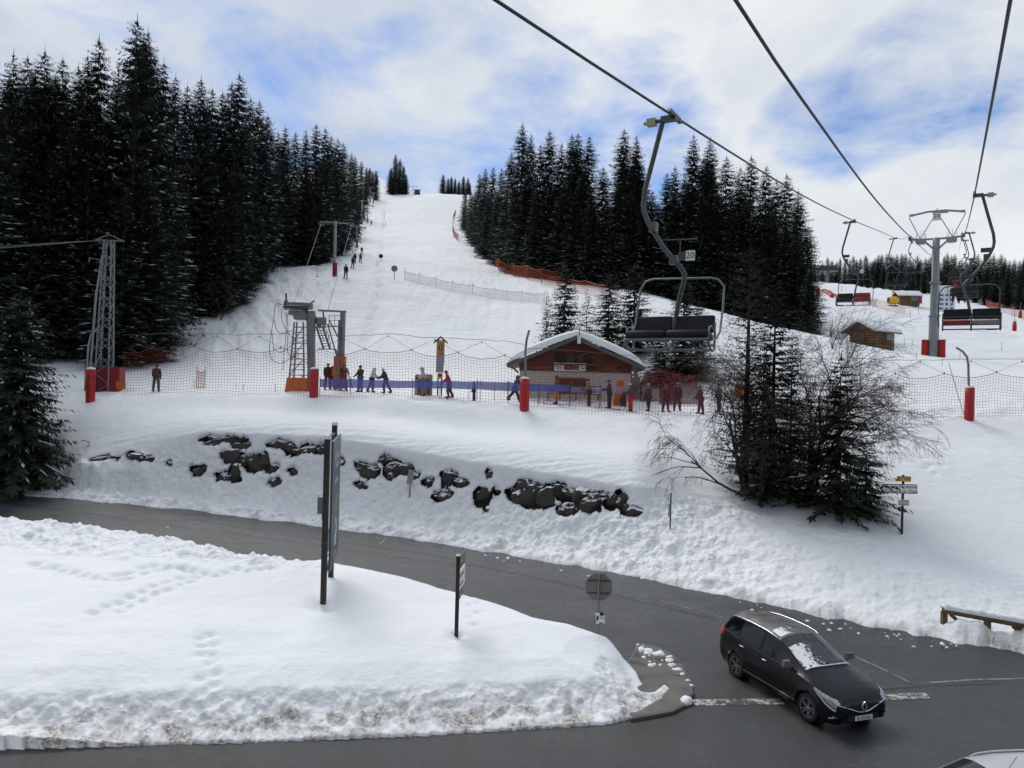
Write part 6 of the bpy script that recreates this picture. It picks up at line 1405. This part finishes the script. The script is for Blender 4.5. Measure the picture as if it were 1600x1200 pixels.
# direction sign, edge-on
q = hit(713, 993); o = thing('direction_sign', 'narrow brown and white arrow boards on a black pole, edge-on, mid island', 'sign', q - Vector((0, 0, .2))); hh_ = (993 - 868) / F * q.y + .2
mb = MB(); mb.box((0, 0, hh_ / 2), (.10, .10, hh_)); mb.build('post', m_post, o)
mb = MB(); mb.lathe([(.075, 0), (.06, .03), (0, .05)], (0, 0, hh_), 'Z', 8); mb.build('snow_cap', m_psnow, o)
an = R(84); Rz = Matrix.Rotation(an, 3, 'Z'); dx = Vector((math.cos(an), math.sin(an), 0))
for z_, hp_, m_, col_ in ((hh_ - .24, .34, mat('brown_sign', (.20, .115, .05), .5), m_wl), (hh_ - .74, .52, m_whitep, m_black), (hh_ - 1.14, .22, mat('brown_sign', (.2, .1, .04), .5), m_wl)):
    L2 = 1.05 if hp_ > .3 else .7; c = dx * (L2 / 2 + .03); mb = MB(); mb.box((c.x, c.y, z_), (L2, .03, hp_), 0, Rz); pn = mb.build('arrow_board', m_, o)
    nn_ = Vector((dx.y, -dx.x, 0)) * .018
    rows_ = ['Manigod', 'Thônes'] if hp_ > .5 else ['Col']
    for i, s_ in enumerate(rows_): strokes(len(s_), .18, col_, 'lettering', pn, (c.x + nn_.x, c.y + nn_.y, z_ + (.12 - .24 * i if len(rows_) > 1 else 0)), (R(90), 0, an))
# stop sign from behind
q = hit(934, 981); q = road_hit(934, 981, .72); o = thing('stop_sign', 'back of an octagonal road sign on a grey pole at the island tip', 'sign', q - Vector((0, 0, .6)), R(-3)); k = q.y / F; hh_ = (981 - 896) * k + .6
mb = MB(); mb.tube([(0, 0, 0), (0, 0, hh_ - .04)], .032, 8); mb.build('post', m_galv, o)
oc = [(.42 * math.cos(R(22.5 + 45 * i)), hh_ - .40 + .42 * math.sin(R(22.5 + 45 * i))) for i in range(8)]
m_back = mat('sign_back', (.20, .19, .175), .6, .2, .12, 3); mb = MB(); mb.prism(oc, .04, .055); pl = mb.build('octagon_plate', m_back, o)
mb = MB(); 
for z_ in (hh_ - .22, hh_ - .58): mb.box((0, .03, z_), (.62, .03, .035))
mb.build('bracket', m_dkst, o)
mb = MB(); mb.box((.06, -.045, hh_ - 1.28), (.25, .01, .31), 0, Matrix.Rotation(R(-6), 3, 'Y')); st_ = mb.build('paper_notice', m_whitep, o)
mb = MB()
def blob(mbb, cx, cz_, rx, rz, y=-.055, n=10): mbb.add([(cx + rx * math.cos(6.283 * i / n) * (1 + .2 * math.sin(i * 2.3)), y, cz_ + rz * math.sin(6.283 * i / n) * (1 + .2 * math.cos(i * 1.7))) for i in range(n)], [tuple(range(n))[::-1]])
blob(mb, .10, hh_ - 1.15, .07, .055); blob(mb, -.02, hh_ - 1.27, .035, .08); blob(mb, .07, hh_ - 1.41, .05, .018); blob(mb, .13, hh_ - 1.40, .012, .012); mb.build('dark_figure', m_black, st_)
text_mesh('TO', .09, m_dkst, 'lettering', st_, (.10, -.056, hh_ - 1.27), (R(90), 0, 0))
mb = MB(); mb.tube([(-.14, 0, .02), (-.05, .02, .07), (.06, 0, .05), (.13, .0, .09)], [.03, .055, .05, .045], 6); tag(mb.build('branch_stub', m_black, None, None), 'dark stub lying on the snow at the foot of the octagonal sign', 'debris').location = hit(944, 981) 
# French direction sign at the right
q = hit(1409, 834); k = q.y / F; hh_ = (834 - 742) * k + .3; o = thing('direction_sign', 'white arrow sign to Col de Merdassier with a yellow number plate above, at the right', 'sign', q - Vector((0, 0, .3)), 0)
m_teal = mat('dark_teal_post', (.012, .028, .036), .5)
mb = MB(); mb.tube([(0, 0, 0), (0, 0, hh_)], .055, 8); mb.build('post', m_teal, o)
mb = MB(); mb.beam((-.02, -.06, .35), (-.22, -.06, .58), .07); mb.build('strut', m_black, o)
def zz(y): return (834 - y) * k + .3
mb = MB(); zc_ = zz(763.5); hh2 = 7.3 * k; L0, L1 = -1370 + 1409, 1430 - 1409
def arrow(g): return [(-39 * k + g * 1.6, zc_), (-30 * k + g * .5, zc_ + hh2 - g), (21 * k - g, zc_ + hh2 - g), (21 * k - g, zc_ - hh2 + g), (-30 * k + g * .5, zc_ - hh2 + g)]
mb.prism(arrow(0)[::-1], -.075, -.055); ab = mb.build('arrow_plate', mat('ink_border', (.02, .035, .045), .5), o)
mb = MB(); g = .03; zc__ = zc_; mb.prism([(-34 * k, zc_), (-29 * k, zc_ + hh2 - g), (21 * k - g, zc_ + hh2 - g), (21 * k - g, zc_ - hh2 + g), (-29 * k, zc_ - hh2 + g)][::-1], -.085, -.0752); mb.build('white_face', m_whitep, ab)
m_ink2 = mat('sign_ink', (.02, .03, .04), .5)
text_mesh('Col de Merdassier', .20, m_ink2, 'lettering', ab, (-3.5 * k, -.0875, zc_ + .095), (R(90), 0, 0), sx=.93); text_mesh("Domaine de l'Etale", .20, m_ink2, 'lettering', ab, (-3.5 * k, -.0875, zc_ - .115), (R(90), 0, 0), sx=.93)
mb = MB(); mb.box((0, -.06, zz(748)), (21.5 * k, .03, 8 * k)); yb_ = mb.build('road_number_plate', m_black, o); mb = MB(); mb.box((0, -.078, zz(748)), (20 * k, .012, 6.6 * k)); mb.build('yellow_face', mat('amber', (.66, .36, .03), .5), yb_)
text_mesh('D 160', .19, m_ink2, 'lettering', yb_, (0, -.087, zz(748)), (R(90), 0, 0), sx=1.15)
mb = MB(); mb.box((.01, -.06, zz(785)), (17 * k, .02, 9 * k)); cb_ = mb.build('cream_plate', mat('cream_plate', (.62, .57, .47), .6), o)
strokes(9, .08, m_ink2, 'lettering', cb_, (.01, -.073, zz(782.6)), (R(90), 0, 0)); strokes(10, .08, m_ink2, 'lettering', cb_, (.01, -.073, zz(787.4)), (R(90), 0, 0))
# thin signs on the bank
q = hit(1047, 826); k = q.y / F; o = thing('bank_marker', 'thin dark pole with a narrow edge-on plate on the bank left of the clump', 'marker', q - Vector((0, 0, .2))); mb = MB(); mb.tube([(0, 0, 0), (0, 0, 56 * k + .2)], .035, 6); mb.build('pole', m_teal, o); mb = MB(); mb.box((-.05, 0, 28 * k + .2), (.05, .25, 20 * k)); mb.build('plate', m_galv, o)
q = hit(640, 776); k = q.y / F; o = thing('bank_marker', 'little grey frosted sign on a wooden stake among the boulders', 'marker', q - Vector((0, 0, .2))); mb = MB(); mb.tube([(0, 0, 0), (.0, 0, 20 * k + .2)], .04, 6); mb.build('pole', mat('grey_stake', (.22, .19, .16), .8), o); mb = MB(); mb.box((.02, 0, 30 * k + .2), (9 * k, .05, 22 * k), 0, Matrix.Rotation(R(8), 3, 'Y')); mb.build('plate', mat('frosted_plate', (.30, .29, .29), .7, 0, .4, 10), o)

# ------------------------------------------------------------------ wooden guard rail, right
m_rail = mat('weathered_rail', (.16, .105, .055), .85, 0, .4, 4, bump=.4)
ra_, rb_ = road_hit(1472, 952, .75), road_hit(1640, 982, .75)
for a_ in (ra_, rb_): a_.y += 0
o = thing('guard_rail', 'low wooden guard rail half buried in snow at the right roadside', 'guard rail', (ra_.x, ra_.y, ra_.z - .8)); o0 = o.location.copy(); dv = rb_ - ra_
mb = MB(); mb.tube([Vector((0, 0, .78)), dv * .5 + Vector((0, 0, .77)), dv + Vector((0, 0, .75))], .10, 10); mb.build('rail', m_rail, o)
mb = MB(); mb.tube([Vector((0, -.12, .28)), dv * .22 + Vector((0, -.12, .26))], .07, 8); mb.build('lower_rail', m_rail, o)
mb = MB(); mb.tube([dv * .38 + Vector((0, -.15, .30)), dv * .62 + Vector((0, -.15, .26))], .06, 8); mb.build('lower_rail', m_rail, o)
for f_ in (.04, .46, .85):
    mb = MB(); mb.box(dv * f_ + Vector((0, .1, .3)), (.16, .14, .85)); mb.build('post', m_rail, o)
mb = MB(); mb.beam(dv * .1 + Vector((0, .1, .68)), dv * .26 + Vector((0, .15, .3)), .10); mb.build('brace', m_rail, o)
mb = MB(); mb.beam(dv * .7 + Vector((0, .1, .68)), dv * .95 + Vector((0, .15, .2)), .16); mb.build('brace', m_rail, o)
V = []; n_ = 40
for i in range(n_ + 1):
    c = dv * (i / n_ * .995) + Vector((0, 0, .87)); hw_ = .13 + .03 * mn.noise(Vector((i * .4, 0, 0))); th = .16 + .06 * mn.noise(Vector((i * .3, 5, 0)))
    for a_ in range(7): an_ = math.pi * a_ / 6; V.append((c.x, c.y + math.cos(an_) * hw_, c.z - .04 + math.sin(an_) * th * (.4 if i in (0, n_) else 1)))
mb = MB(); mb.add(V, [(i * 7 + j, (i + 1) * 7 + j, (i + 1) * 7 + j + 1, i * 7 + j + 1) for i in range(n_) for j in range(6)], 0, True); mb.build('snow_cover', m_snow, o)
# ground around it: banks of ploughed snow beneath
for f_, r_ in ((.12, .35), (.3, .45), (.36, .5), (.66, .5), (.78, .5), (.9, .6), (1.0, .7)):
    p = ra_ + dv * f_; q_ = ((XX - p.x)**2 + (DD - p.y + .25)**2) / (r_ * r_); ZZ += .16 * np.exp(-q_ * 1.2)

# ------------------------------------------------------------------ cars
m_paint, t, b = newmat('black_car_paint'); co = t.n('ShaderNodeTexCoord').outputs['Object']; t.l(t.mix(t.noise(co, 2, 4), (.004, .004, .006), (.009, .009, .012)), b.inputs['Base Color']); b.inputs['Roughness'].default_value = .22; b.inputs['Coat Weight'].default_value = .05; b.inputs['Coat Roughness'].default_value = .05; b.inputs['Specular IOR Level'].default_value = .32
m_roofp, t, b = newmat('sky_sheen_roof_paint'); co = t.n('ShaderNodeTexCoord').outputs['Object']; t.l(t.mix(t.ramp(t.noise(co, 3.5, 6, .7), [(.35, 0.), (.7, 1.)]), (.035, .036, .038), (.15, .15, .148)), b.inputs['Base Color']); b.inputs['Roughness'].default_value = .5  # grey sky reflection painted into the colour of the black roof
m_silver, t, b = newmat('silver_car_paint'); co = t.n('ShaderNodeTexCoord').outputs['Object']; t.l(t.mix(t.noise(co, 3, 5, .7), (.42, .43, .45), (.58, .59, .61)), b.inputs['Base Color']); b.inputs['Roughness'].default_value = .4; b.inputs['Metallic'].default_value = .4; b.inputs['Coat Weight'].default_value = .6; b.inputs['Coat Roughness'].default_value = .15
m_cglass = mat('car_glass', (.006, .007, .009), .06, 0, .2, 2, spec=.45); m_wsg = mat('windscreen_glass', (.022, .032, .034), .06, 0, .35, 2.5, spec=.6)
m_chrome = mat('chrome', (.62, .63, .65), .22, .9, .1, 5); m_lamp = mat('headlight_lens', (.30, .32, .34), .12, .5, .5, 18, coat=.8); m_tail = mat('tail_lamp', (.5, .01, .01), .2, 0, .2, 6, coat=.6)
m_rim = mat('alloy_rim', (.40, .41, .42), .35, .8, .15, 6); m_plast = mat('grey_plastic', (.028, .028, .03), .55)
m_melt, t, b = newmat('melting_snow'); co = t.n('ShaderNodeTexCoord').outputs['Object']; t.l(t.mix(t.noise(co, 12, 4), (.72, .75, .78), (.84, .86, .88)), b.inputs['Base Color']); b.inputs['Roughness'].default_value = .7
sx3 = t.n('ShaderNodeSeparateXYZ'); t.l(co, sx3.inputs[0]); md = t.math('ADD', t.math('MULTIPLY', t.math('ABSOLUTE', t.math('ADD', sx3.outputs[1], .52)), -.42), .14)
t.l(t.ramp(t.math('ADD', t.noise(co, 9.0, 8, .80), md), [(.53, 0.), (.55, 1.)]), b.inputs['Alpha'])
STX = [-2.30, -2.28, -2.24, -2.17, -2.08, -1.85, -1.4, -.9, -.4, .12, .42, .74, .99, 1.20, 1.44, 1.76, 1.99, 2.12, 2.19, 2.23]
W_ = [.72, .78, .83, .87, .895, .915, .93, .935, .935, .935, .935, .935, .935, .93, .925, .91, .875, .82, .75, .66]
ZB = [.82, .90, 1.02, 1.10, 1.12, 1.12, 1.08, 1.05, 1.03, 1.02, 1.01, 1.00, .99, .975, .935, .865, .79, .71, .66, .60]
Y4 = [.60, .62, .60, .57, .575, .59, .615, .63, .64, .655, .68, .715, .745, .77, .76, .71, .64, .56, .48, .40]
Z4 = [.90, 1.00, 1.18, 1.36, 1.44, 1.51, 1.555, 1.57, 1.56, 1.50, 1.37, 1.22, 1.12, 1.05, .995, .915, .84, .765, .705, .63]
Z6 = [.92, 1.03, 1.24, 1.47, 1.56, 1.62, 1.66, 1.675, 1.665, 1.60, 1.475, 1.335, 1.23, 1.13, 1.06, .975, .89, .80, .73, .64]
ZL = [.42, .36, .30, .27, .25, .23, .20, .20, .20, .20, .20, .20, .20, .20, .20, .20, .20, .22, .24, .28]
def carS(x, s):
    """point of the body shell: x along the car, s from sill (0) over the belt (3) and rail (4) to the centre line (6)"""
    f = lambda a: float(np.interp(x, STX, a))
    w, zb_, y4, z4, z6, zl = f(W_), f(ZB), f(Y4), f(Z4), f(Z6), f(ZL)
    ky = [w * .90, w * .985, w, w * .965, y4, y4 * .55, 0]; kz = [zl, zl + .16, .60 * (zb_ / 1.0) + .02, zb_, z4, z4 + (z6 - z4) * .78, z6]
    i = min(int(s), 5); t_ = s - i
    def cr(k):
        p0 = k[i - 1] if i > 0 else 2 * k[0] - k[1]; p1, p2 = k[i], k[i + 1]; p3 = k[i + 2] if i < 5 else (k[4] if k is kz else -k[5])
        if k is kz and i >= 5: p3 = k[5]
        if i == 3: p0, p3 = p1 - (p2 - p1) * .9, p2 + (p2 - p1) * .9
        if i == 2: p3 = p2 + (p2 - p1)
        if i == 4: p0 = p1 - (p2 - p1) * .9
        return .5 * (2 * p1 + (p2 - p0) * t_ + (2 * p0 - 5 * p1 + 4 * p2 - p3) * t_**2 + (3 * p1 - p0 - 3 * p2 + p3) * t_**3)
    return Vector((x, cr(ky), cr(kz)))
def carP(x, s, side, off=.0):
    p = carS(x, s)
    if off:
        e = .02; du_ = carS(min(x + e, 2.23), s) - carS(max(x - e, -2.30), s); dv_ = carS(x, min(s + .05, 6)) - carS(x, max(s - .05, 0)); n_ = du_.cross(dv_)
        if n_.length > 1e-9: n_.normalize(); n_ = n_ if (n_.y > 0 or (abs(n_.y) < .2 and n_.z > 0)) else -n_; p = p + n_ * off
    return Vector((p.x, p.y * side, p.z))
WX = (1.40, -1.40); WZ = .335; WR = .335
def car(q, face, paint, roofm, label, plate, detail=True):
    o = thing('car', label, 'car', q, face)
    # shell
    xs_ = list(np.linspace(-2.30, 2.23, 118)); ss = list(np.linspace(0, 6, 49)); grid = {}; V = []; Q = []; MI = []
    for side in (1, -1):
        for i, x in enumerate(xs_):
            for j, s in enumerate(ss):
                if side == -1 and j == 48: grid[side, i, j] = grid[1, i, j]; continue
                p = carS(x, s); y = p.y * side; 
                for wx in WX:
                    r_ = math.hypot(p.x - wx, p.z - WZ)
                    if p.z < .95 and s < 2.9 and r_ < .50 and r_ > .38: y += side * .018 * (1 - (r_ - .38) / .12)
                grid[side, i, j] = len(V); V.append([p.x, y, p.z])
        for i in range(117):
            for j in range(48):
                a, b2, c_, d_ = grid[side, i, j], grid[side, i + 1, j], grid[side, i + 1, j + 1], grid[side, i, j + 1]
                cx = (V[a][0] + V[c_][0]) / 2; czz = (V[a][2] + V[c_][2]) / 2
                if j < 24 and any(math.hypot(cx - wx, czz - WZ) < .385 for wx in WX): continue
                Q.append((a, b2, c_, d_) if side == 1 else (d_, c_, b2, a)); MI.append(1 if (j >= 33 and -2.2 < cx < .10) else 0)
    for v in V:   # snap the wheel-arch rim to a circle
        for wx in WX:
            r_ = math.hypot(v[0] - wx, v[2] - WZ)
            if abs(v[1]) > .5 and .355 < r_ < .41 and v[2] < .95: k_ = .385 / r_; v[0] = wx + (v[0] - wx) * k_; v[2] = WZ + (v[2] - WZ) * k_
    mb = MB(); mb.v = [tuple(v) for v in V]; mb.f = Q; mb.m = MI; mb.sm = [True] * len(Q)
    for i in (0, 117):
        n_ = [grid[1, i, j] for j in range(49)] + [grid[-1, i, j] for j in range(47, -1, -1)]; mb.f.append(tuple(n_ if i else n_[::-1])); mb.m.append(0); mb.sm.append(False)
    body = mb.build('body', [paint, roofm], o)
    mb = MB(); mb.box((-.1, 0, .30), (3.9, 1.4, .2)); 
    for wx in WX:
        for s in (-1, 1): mb.lathe([(0, 0), (.40, 0), (.40, .26)], (wx, s * .60 if s > 0 else -.60 - .0, WZ), 'Y', 20) if s > 0 else mb.lathe([(0, 0), (.40, 0), (.40, -.26)], (wx, -.60, WZ), 'Y', 20)
    mb.build('underbody', m_plast, o)
    for wx in WX:
        for s in (-1, 1):
            w_ = thing('wheel', None, None, (wx, s * .80, WZ)); w_.parent = o
            mb = MB(); mb.lathe([(.20, -.10), (.30, -.11), (.328, -.09), (.335, -.05), (.335, .05), (.328, .09), (.30, .11), (.235, .105), (.235, .0)], (0, 0, 0), 'Y', 32); mb.build('tyre', m_rub, w_)
            mb = MB(); mb.lathe([(.235, s * .10), (.225, s * .085), (.222, s * .02), (.05, s * .02)], (0, 0, 0), 'Y', 32, 1); mb.lathe([(.238, s * .103), (.218, s * .103)], (0, 0, 0), 'Y', 32, 0); mb.lathe([(0, s * .085), (.045, s * .085), (.05, s * .03)], (0, 0, 0), 'Y', 12, 0)
            for k_ in range(5):
                for dd in (-.16, .16):
                    a_ = 6.283 * k_ / 5 + dd; a2 = 6.283 * k_ / 5 + dd * 1.35; mb.beam((.03 * math.cos(a_), s * .075, .03 * math.sin(a_)), (.22 * math.cos(a2), s * .09, .22 * math.sin(a2)), .028, .022, 0)
            mb.build('rim', [m_rim, m_black], w_)
    def patch(mbb, poly, side, off, nx_=10, ns_=6, mi=0):
        """poly: list of (x, s_low, s_high) columns"""
        vs = []; 
        xs2 = np.linspace(poly[0][0], poly[-1][0], nx_ + 1); lo_ = np.interp(xs2, [p[0] for p in poly], [p[1] for p in poly]); hi_ = np.interp(xs2, [p[0] for p in poly], [p[2] for p in poly])
        for x, l_, h_ in zip(xs2, lo_, hi_):
            for j in range(ns_ + 1): vs.append(carP(x, l_ + (h_ - l_) * j / ns_, side, off))
        mbb.add(vs, [((i + 1) * (ns_ + 1) + j, (i + 1) * (ns_ + 1) + j + 1, i * (ns_ + 1) + j + 1, i * (ns_ + 1) + j) if side < 0 else (i * (ns_ + 1) + j, i * (ns_ + 1) + j + 1, (i + 1) * (ns_ + 1) + j + 1, (i + 1) * (ns_ + 1) + j) for i in range(nx_) for j in range(ns_)], mi, True)
    for side in (-1, 1):
        for (nm, pl_) in (('front_window', [(-.36, 3.12, 3.90), (.18, 3.12, 3.88), (.62, 3.12, 3.66), (.84, 3.12, 3.36)]), ('rear_window', [(-1.30, 3.14, 3.90), (-.44, 3.12, 3.90)]), ('quarter_window', [(-2.02, 3.30, 3.6), (-1.90, 3.20, 3.86), (-1.38, 3.14, 3.90)]), ('corner_window', [(.90, 3.12, 3.40), (1.12, 3.10, 3.16)])):
            mb = MB(); patch(mb, pl_, side, .006, 12, 6); mb.build(nm, m_cglass, o)
        mb = MB(); patch(mb, [(-2.05, 3.04, 3.09), (1.05, 3.02, 3.07)], side, .010, 40, 1); mb.build('belt_trim', m_plast, o)
        mb = MB(); patch(mb, [(-1.02, .98, 1.10), (1.0, .98, 1.10)], side, .012, 20, 1); mb.build('sill_trim', m_chrome, o)
        for x0 in (-1.34, -.40, .86):
            mb = MB(); patch(mb, [(x0 - .006, .8, 3.0), (x0 + .006, .8, 3.0)], side, .004, 1, 14); mb.build('door_gap', m_rub, o)
        for x0 in (-1.22, -.28):
            mb = MB(); mb.tube([carP(x0, 2.72, side, .01), carP(x0 + .03, 2.72, side, .035), carP(x0 + .17, 2.74, side, .035), carP(x0 + .20, 2.74, side, .01)], .012, 6); mb.build('door_handle', m_chrome if detail else paint, o)
        mb = MB(); mb.tube([carP(x, 4.0, side, .03 if -1.9 < x < -.1 else .0) for x in np.linspace(-2.0, .02, 16)], .018, 6); mb.build('roof_rail', m_chrome, o)
        mb = MB(); patch(mb, [(1.60, 2.86, 3.02), (1.80, 2.62, 3.12), (2.00, 2.45, 3.4), (2.10, 2.45, 3.7), (2.18, 2.6, 3.5)], side, .008, 14, 5); hl = mb.build('headlight', m_lamp, o)
        mb = MB(); patch(mb, [(1.68, 2.88, 2.93), (1.98, 2.5, 2.57), (2.17, 2.5, 2.6)], side, .013, 12, 1); mb.build('light_strip', m_whitep, hl)
        mb = MB(); patch(mb, [(-2.28, 2.7, 3.3), (-2.24, 2.6, 3.6), (-2.12, 2.65, 3.3), (-1.98, 2.8, 3.05)], side, .008, 12, 4); mb.build('tail_light', m_tail, o)
        if not detail: continue
        mb = MB(); mb.tube([carP(.78, 3.08, side, .0), carP(.74, 3.12, side, .10)], .02, 6); c_ = carP(.76, 3.12, side, .17); mb.box(c_ + Vector((0, 0, .04)), (.12, .22, .14), 1, None, .8); mb.box(c_ + Vector((.05, 0, .04)), (.05, .18, .10), 1, None, .7); mb.build('mirror', [m_plast, mat('grey_mirror_cap', (.13, .12, .13), .4) if detail else paint], o)
    # windscreen and rear window
    mb = MB(); vs = []; nx_, ns_ = 14, 24
    def across(nx_, ns_, x0, x1, s0, off, mbb, xcurve=0):
        vs = []
        for i in range(nx_ + 1):
            x = x0 + (x1 - x0) * i / nx_
            for j in range(ns_ + 1):
                u = -1 + 2 * j / ns_; s = 6 - (6 - s0) * abs(u); side = 1 if u >= 0 else -1
                vs.append(carP(x + xcurve * (1 - u * u) * (i / nx_), s, side, off))
        mbb.add(vs, [(i * (ns_ + 1) + j, (i + 1) * (ns_ + 1) + j, (i + 1) * (ns_ + 1) + j + 1, i * (ns_ + 1) + j + 1) for i in range(nx_) for j in range(ns_)], 0, True)
    across(14, 24, .14, 1.14, 4.10, .006, mb, .06); ws = mb.build('windscreen', m_wsg, o)
    if detail:
        mb = MB(); across(14, 24, .40, 1.11, 4.14, .022, mb, .05); mm_ = mb.build('melting_snow', m_melt, ws)
        mb = MB(); pts = [carP(1.09 + .05 * (1 - u * u) + .015, 6 - 1.7 * abs(u), 1 if u > 0 else -1, .03) for u in np.linspace(-.9, .9, 24)]; mb.tube(pts, [.012 + .02 * abs(mn.noise(Vector((i * .6, 1, 1)))) for i in range(24)], 6); mb.build('snow_ridge', m_psnow, ws)
        mb = MB()
        for s0 in (-.35, .3): mb.tube([carP(1.15, 6 - 1.5 * abs(s0), 1 if s0 > 0 else -1, .02), carP(1.04, 6 - 1.5 * abs(s0 + .5) , 1 if s0 + .5 > 0 else -1, .03)], .012, 5)
        mb.build('wiper', m_black, ws)
        mb = MB(); across(6, 20, -.35, .02, 4.3, .006, mb); mb.build('roof_snow', m_melt, o)
    mb = MB(); across(6, 20, -2.22, -2.10, 4.15, .006, mb); mb.build('rear_screen', m_cglass, o)
    # bonnet gap, nose
    for u in (-1, 1): mb = MB(); mb.tube([carP(x, 3.55 + .1 * (x - 1.2), u, .0015) for x in np.linspace(1.22, 2.1, 12)], .005, 4); mb.build('bonnet_gap', m_rub, o)
    fx_ = 2.235
    if detail:
        mb = MB(); mb.prism([(-.50, .62), (-.30, .52), (0, .47), (.30, .52), (.50, .62), (.40, .655), (-.40, .655)], fx_, fx_ + .012, plane='YZ'); mb.box((fx_ - .0, 0, .36), (.03, .9, .13)); mb.build('grille', m_black, o)
        mb = MB(); mb.tube([carP(2.18, 3.1, 1, .01), (fx_ + .01, .40, .585), (fx_ + .025, .16, .50), (fx_ + .03, 0, .485), (fx_ + .025, -.16, .50), (fx_ + .01, -.40, .585), carP(2.18, 3.1, -1, .01)], .016, 6); mb.build('grille_trim', m_chrome, o)
        mb = MB(); 
        for a, b2 in (((0, .71), (.075, .60)), ((.075, .60), (0, .49)), ((0, .49), (-.075, .60)), ((-.075, .60), (0, .71))): mb.beam((fx_ + .035, a[0], a[1]), (fx_ + .035, b2[0], b2[1]), .03, .03)
        mb.build('diamond_badge', m_chrome, o)
        for u in (-1, 1): mb = MB(); mb.tube([carP(2.04, .95, u, .012), carP(2.13, 1.0, u, .012), carP(2.20, 1.35, u, .012), carP(2.13, 1.7, u, .012)], .012, 5); mb.lathe([(0, 0), (.04, 0)], (2.20, u * .62, .38), 'X', 10); mb.build('fog_lamp', m_chrome, o)
    mb = MB(); mb.box((fx_ + .03, 0, .355), (.012, .52, .11)); pl = mb.build('number_plate', m_whitep, o)
    if detail: text_mesh(plate, .115, m_black, 'lettering', pl, (fx_ + .038, 0, .352), (R(90), 0, R(90)), sx=.86)
    mb = MB(); c_ = carP(-1.75 if detail else -.1, 5.9, 1, 0); mb.tube([c_, c_ + Vector((-.16, 0, .22))], .006, 4); mb.lathe([(.03, 0), (.02, .03), (0, .03)], tuple(c_), 'Z', 8); mb.build('antenna', m_black, o)
    return o
fw = road_hit(1258, 1128); rw = road_hit(1147, 1059); hd = (fw - rw); hd.z = 0; face = math.atan2(hd.y, hd.x)
side_v = Vector((math.sin(face), -math.cos(face), 0))   # to the car's right, the side seen
mid = (fw + rw) / 2 - side_v * .90; mid.z = float(zroad(mid.x)) + .004
car(mid, face, m_paint, m_roofp, 'black people carrier with snow on its windscreen and roof turning at the junction', 'EJ-534-BG').scale = (.96, .96, .98)
o = bpy.data.objects
c2 = road_hit(1600, 1168, 1.55); cc = Vector((c2.x - 1.05, c2.y - .95, -7.696)); car(cc, math.pi + R(7), m_silver, m_silver, 'silver car cut off by the lower right corner, only its roof showing', 'AB', False)
# ------------------------------------------------------------------ finish the ground mesh
V = np.stack([XX, DD + YOFF, ZZ], -1).reshape(-1, 3)
me = npmesh('snow_ground', V, Fq, m_snow, smooth=True)
at_ = me.attributes.new('dirt_shade', 'FLOAT', 'POINT'); at_.data.foreach_set('value', dirt_shade.ravel().astype(np.float32))
at2 = me.attributes.new('rough', 'FLOAT', 'POINT'); at2.data.foreach_set('value', rough_a.ravel().astype(np.float32))
at3 = me.attributes.new('rockhole', 'FLOAT', 'POINT'); at3.data.foreach_set('value', ROCKA.ravel().astype(np.float32))
tag(link('ground', me), kind='structure')
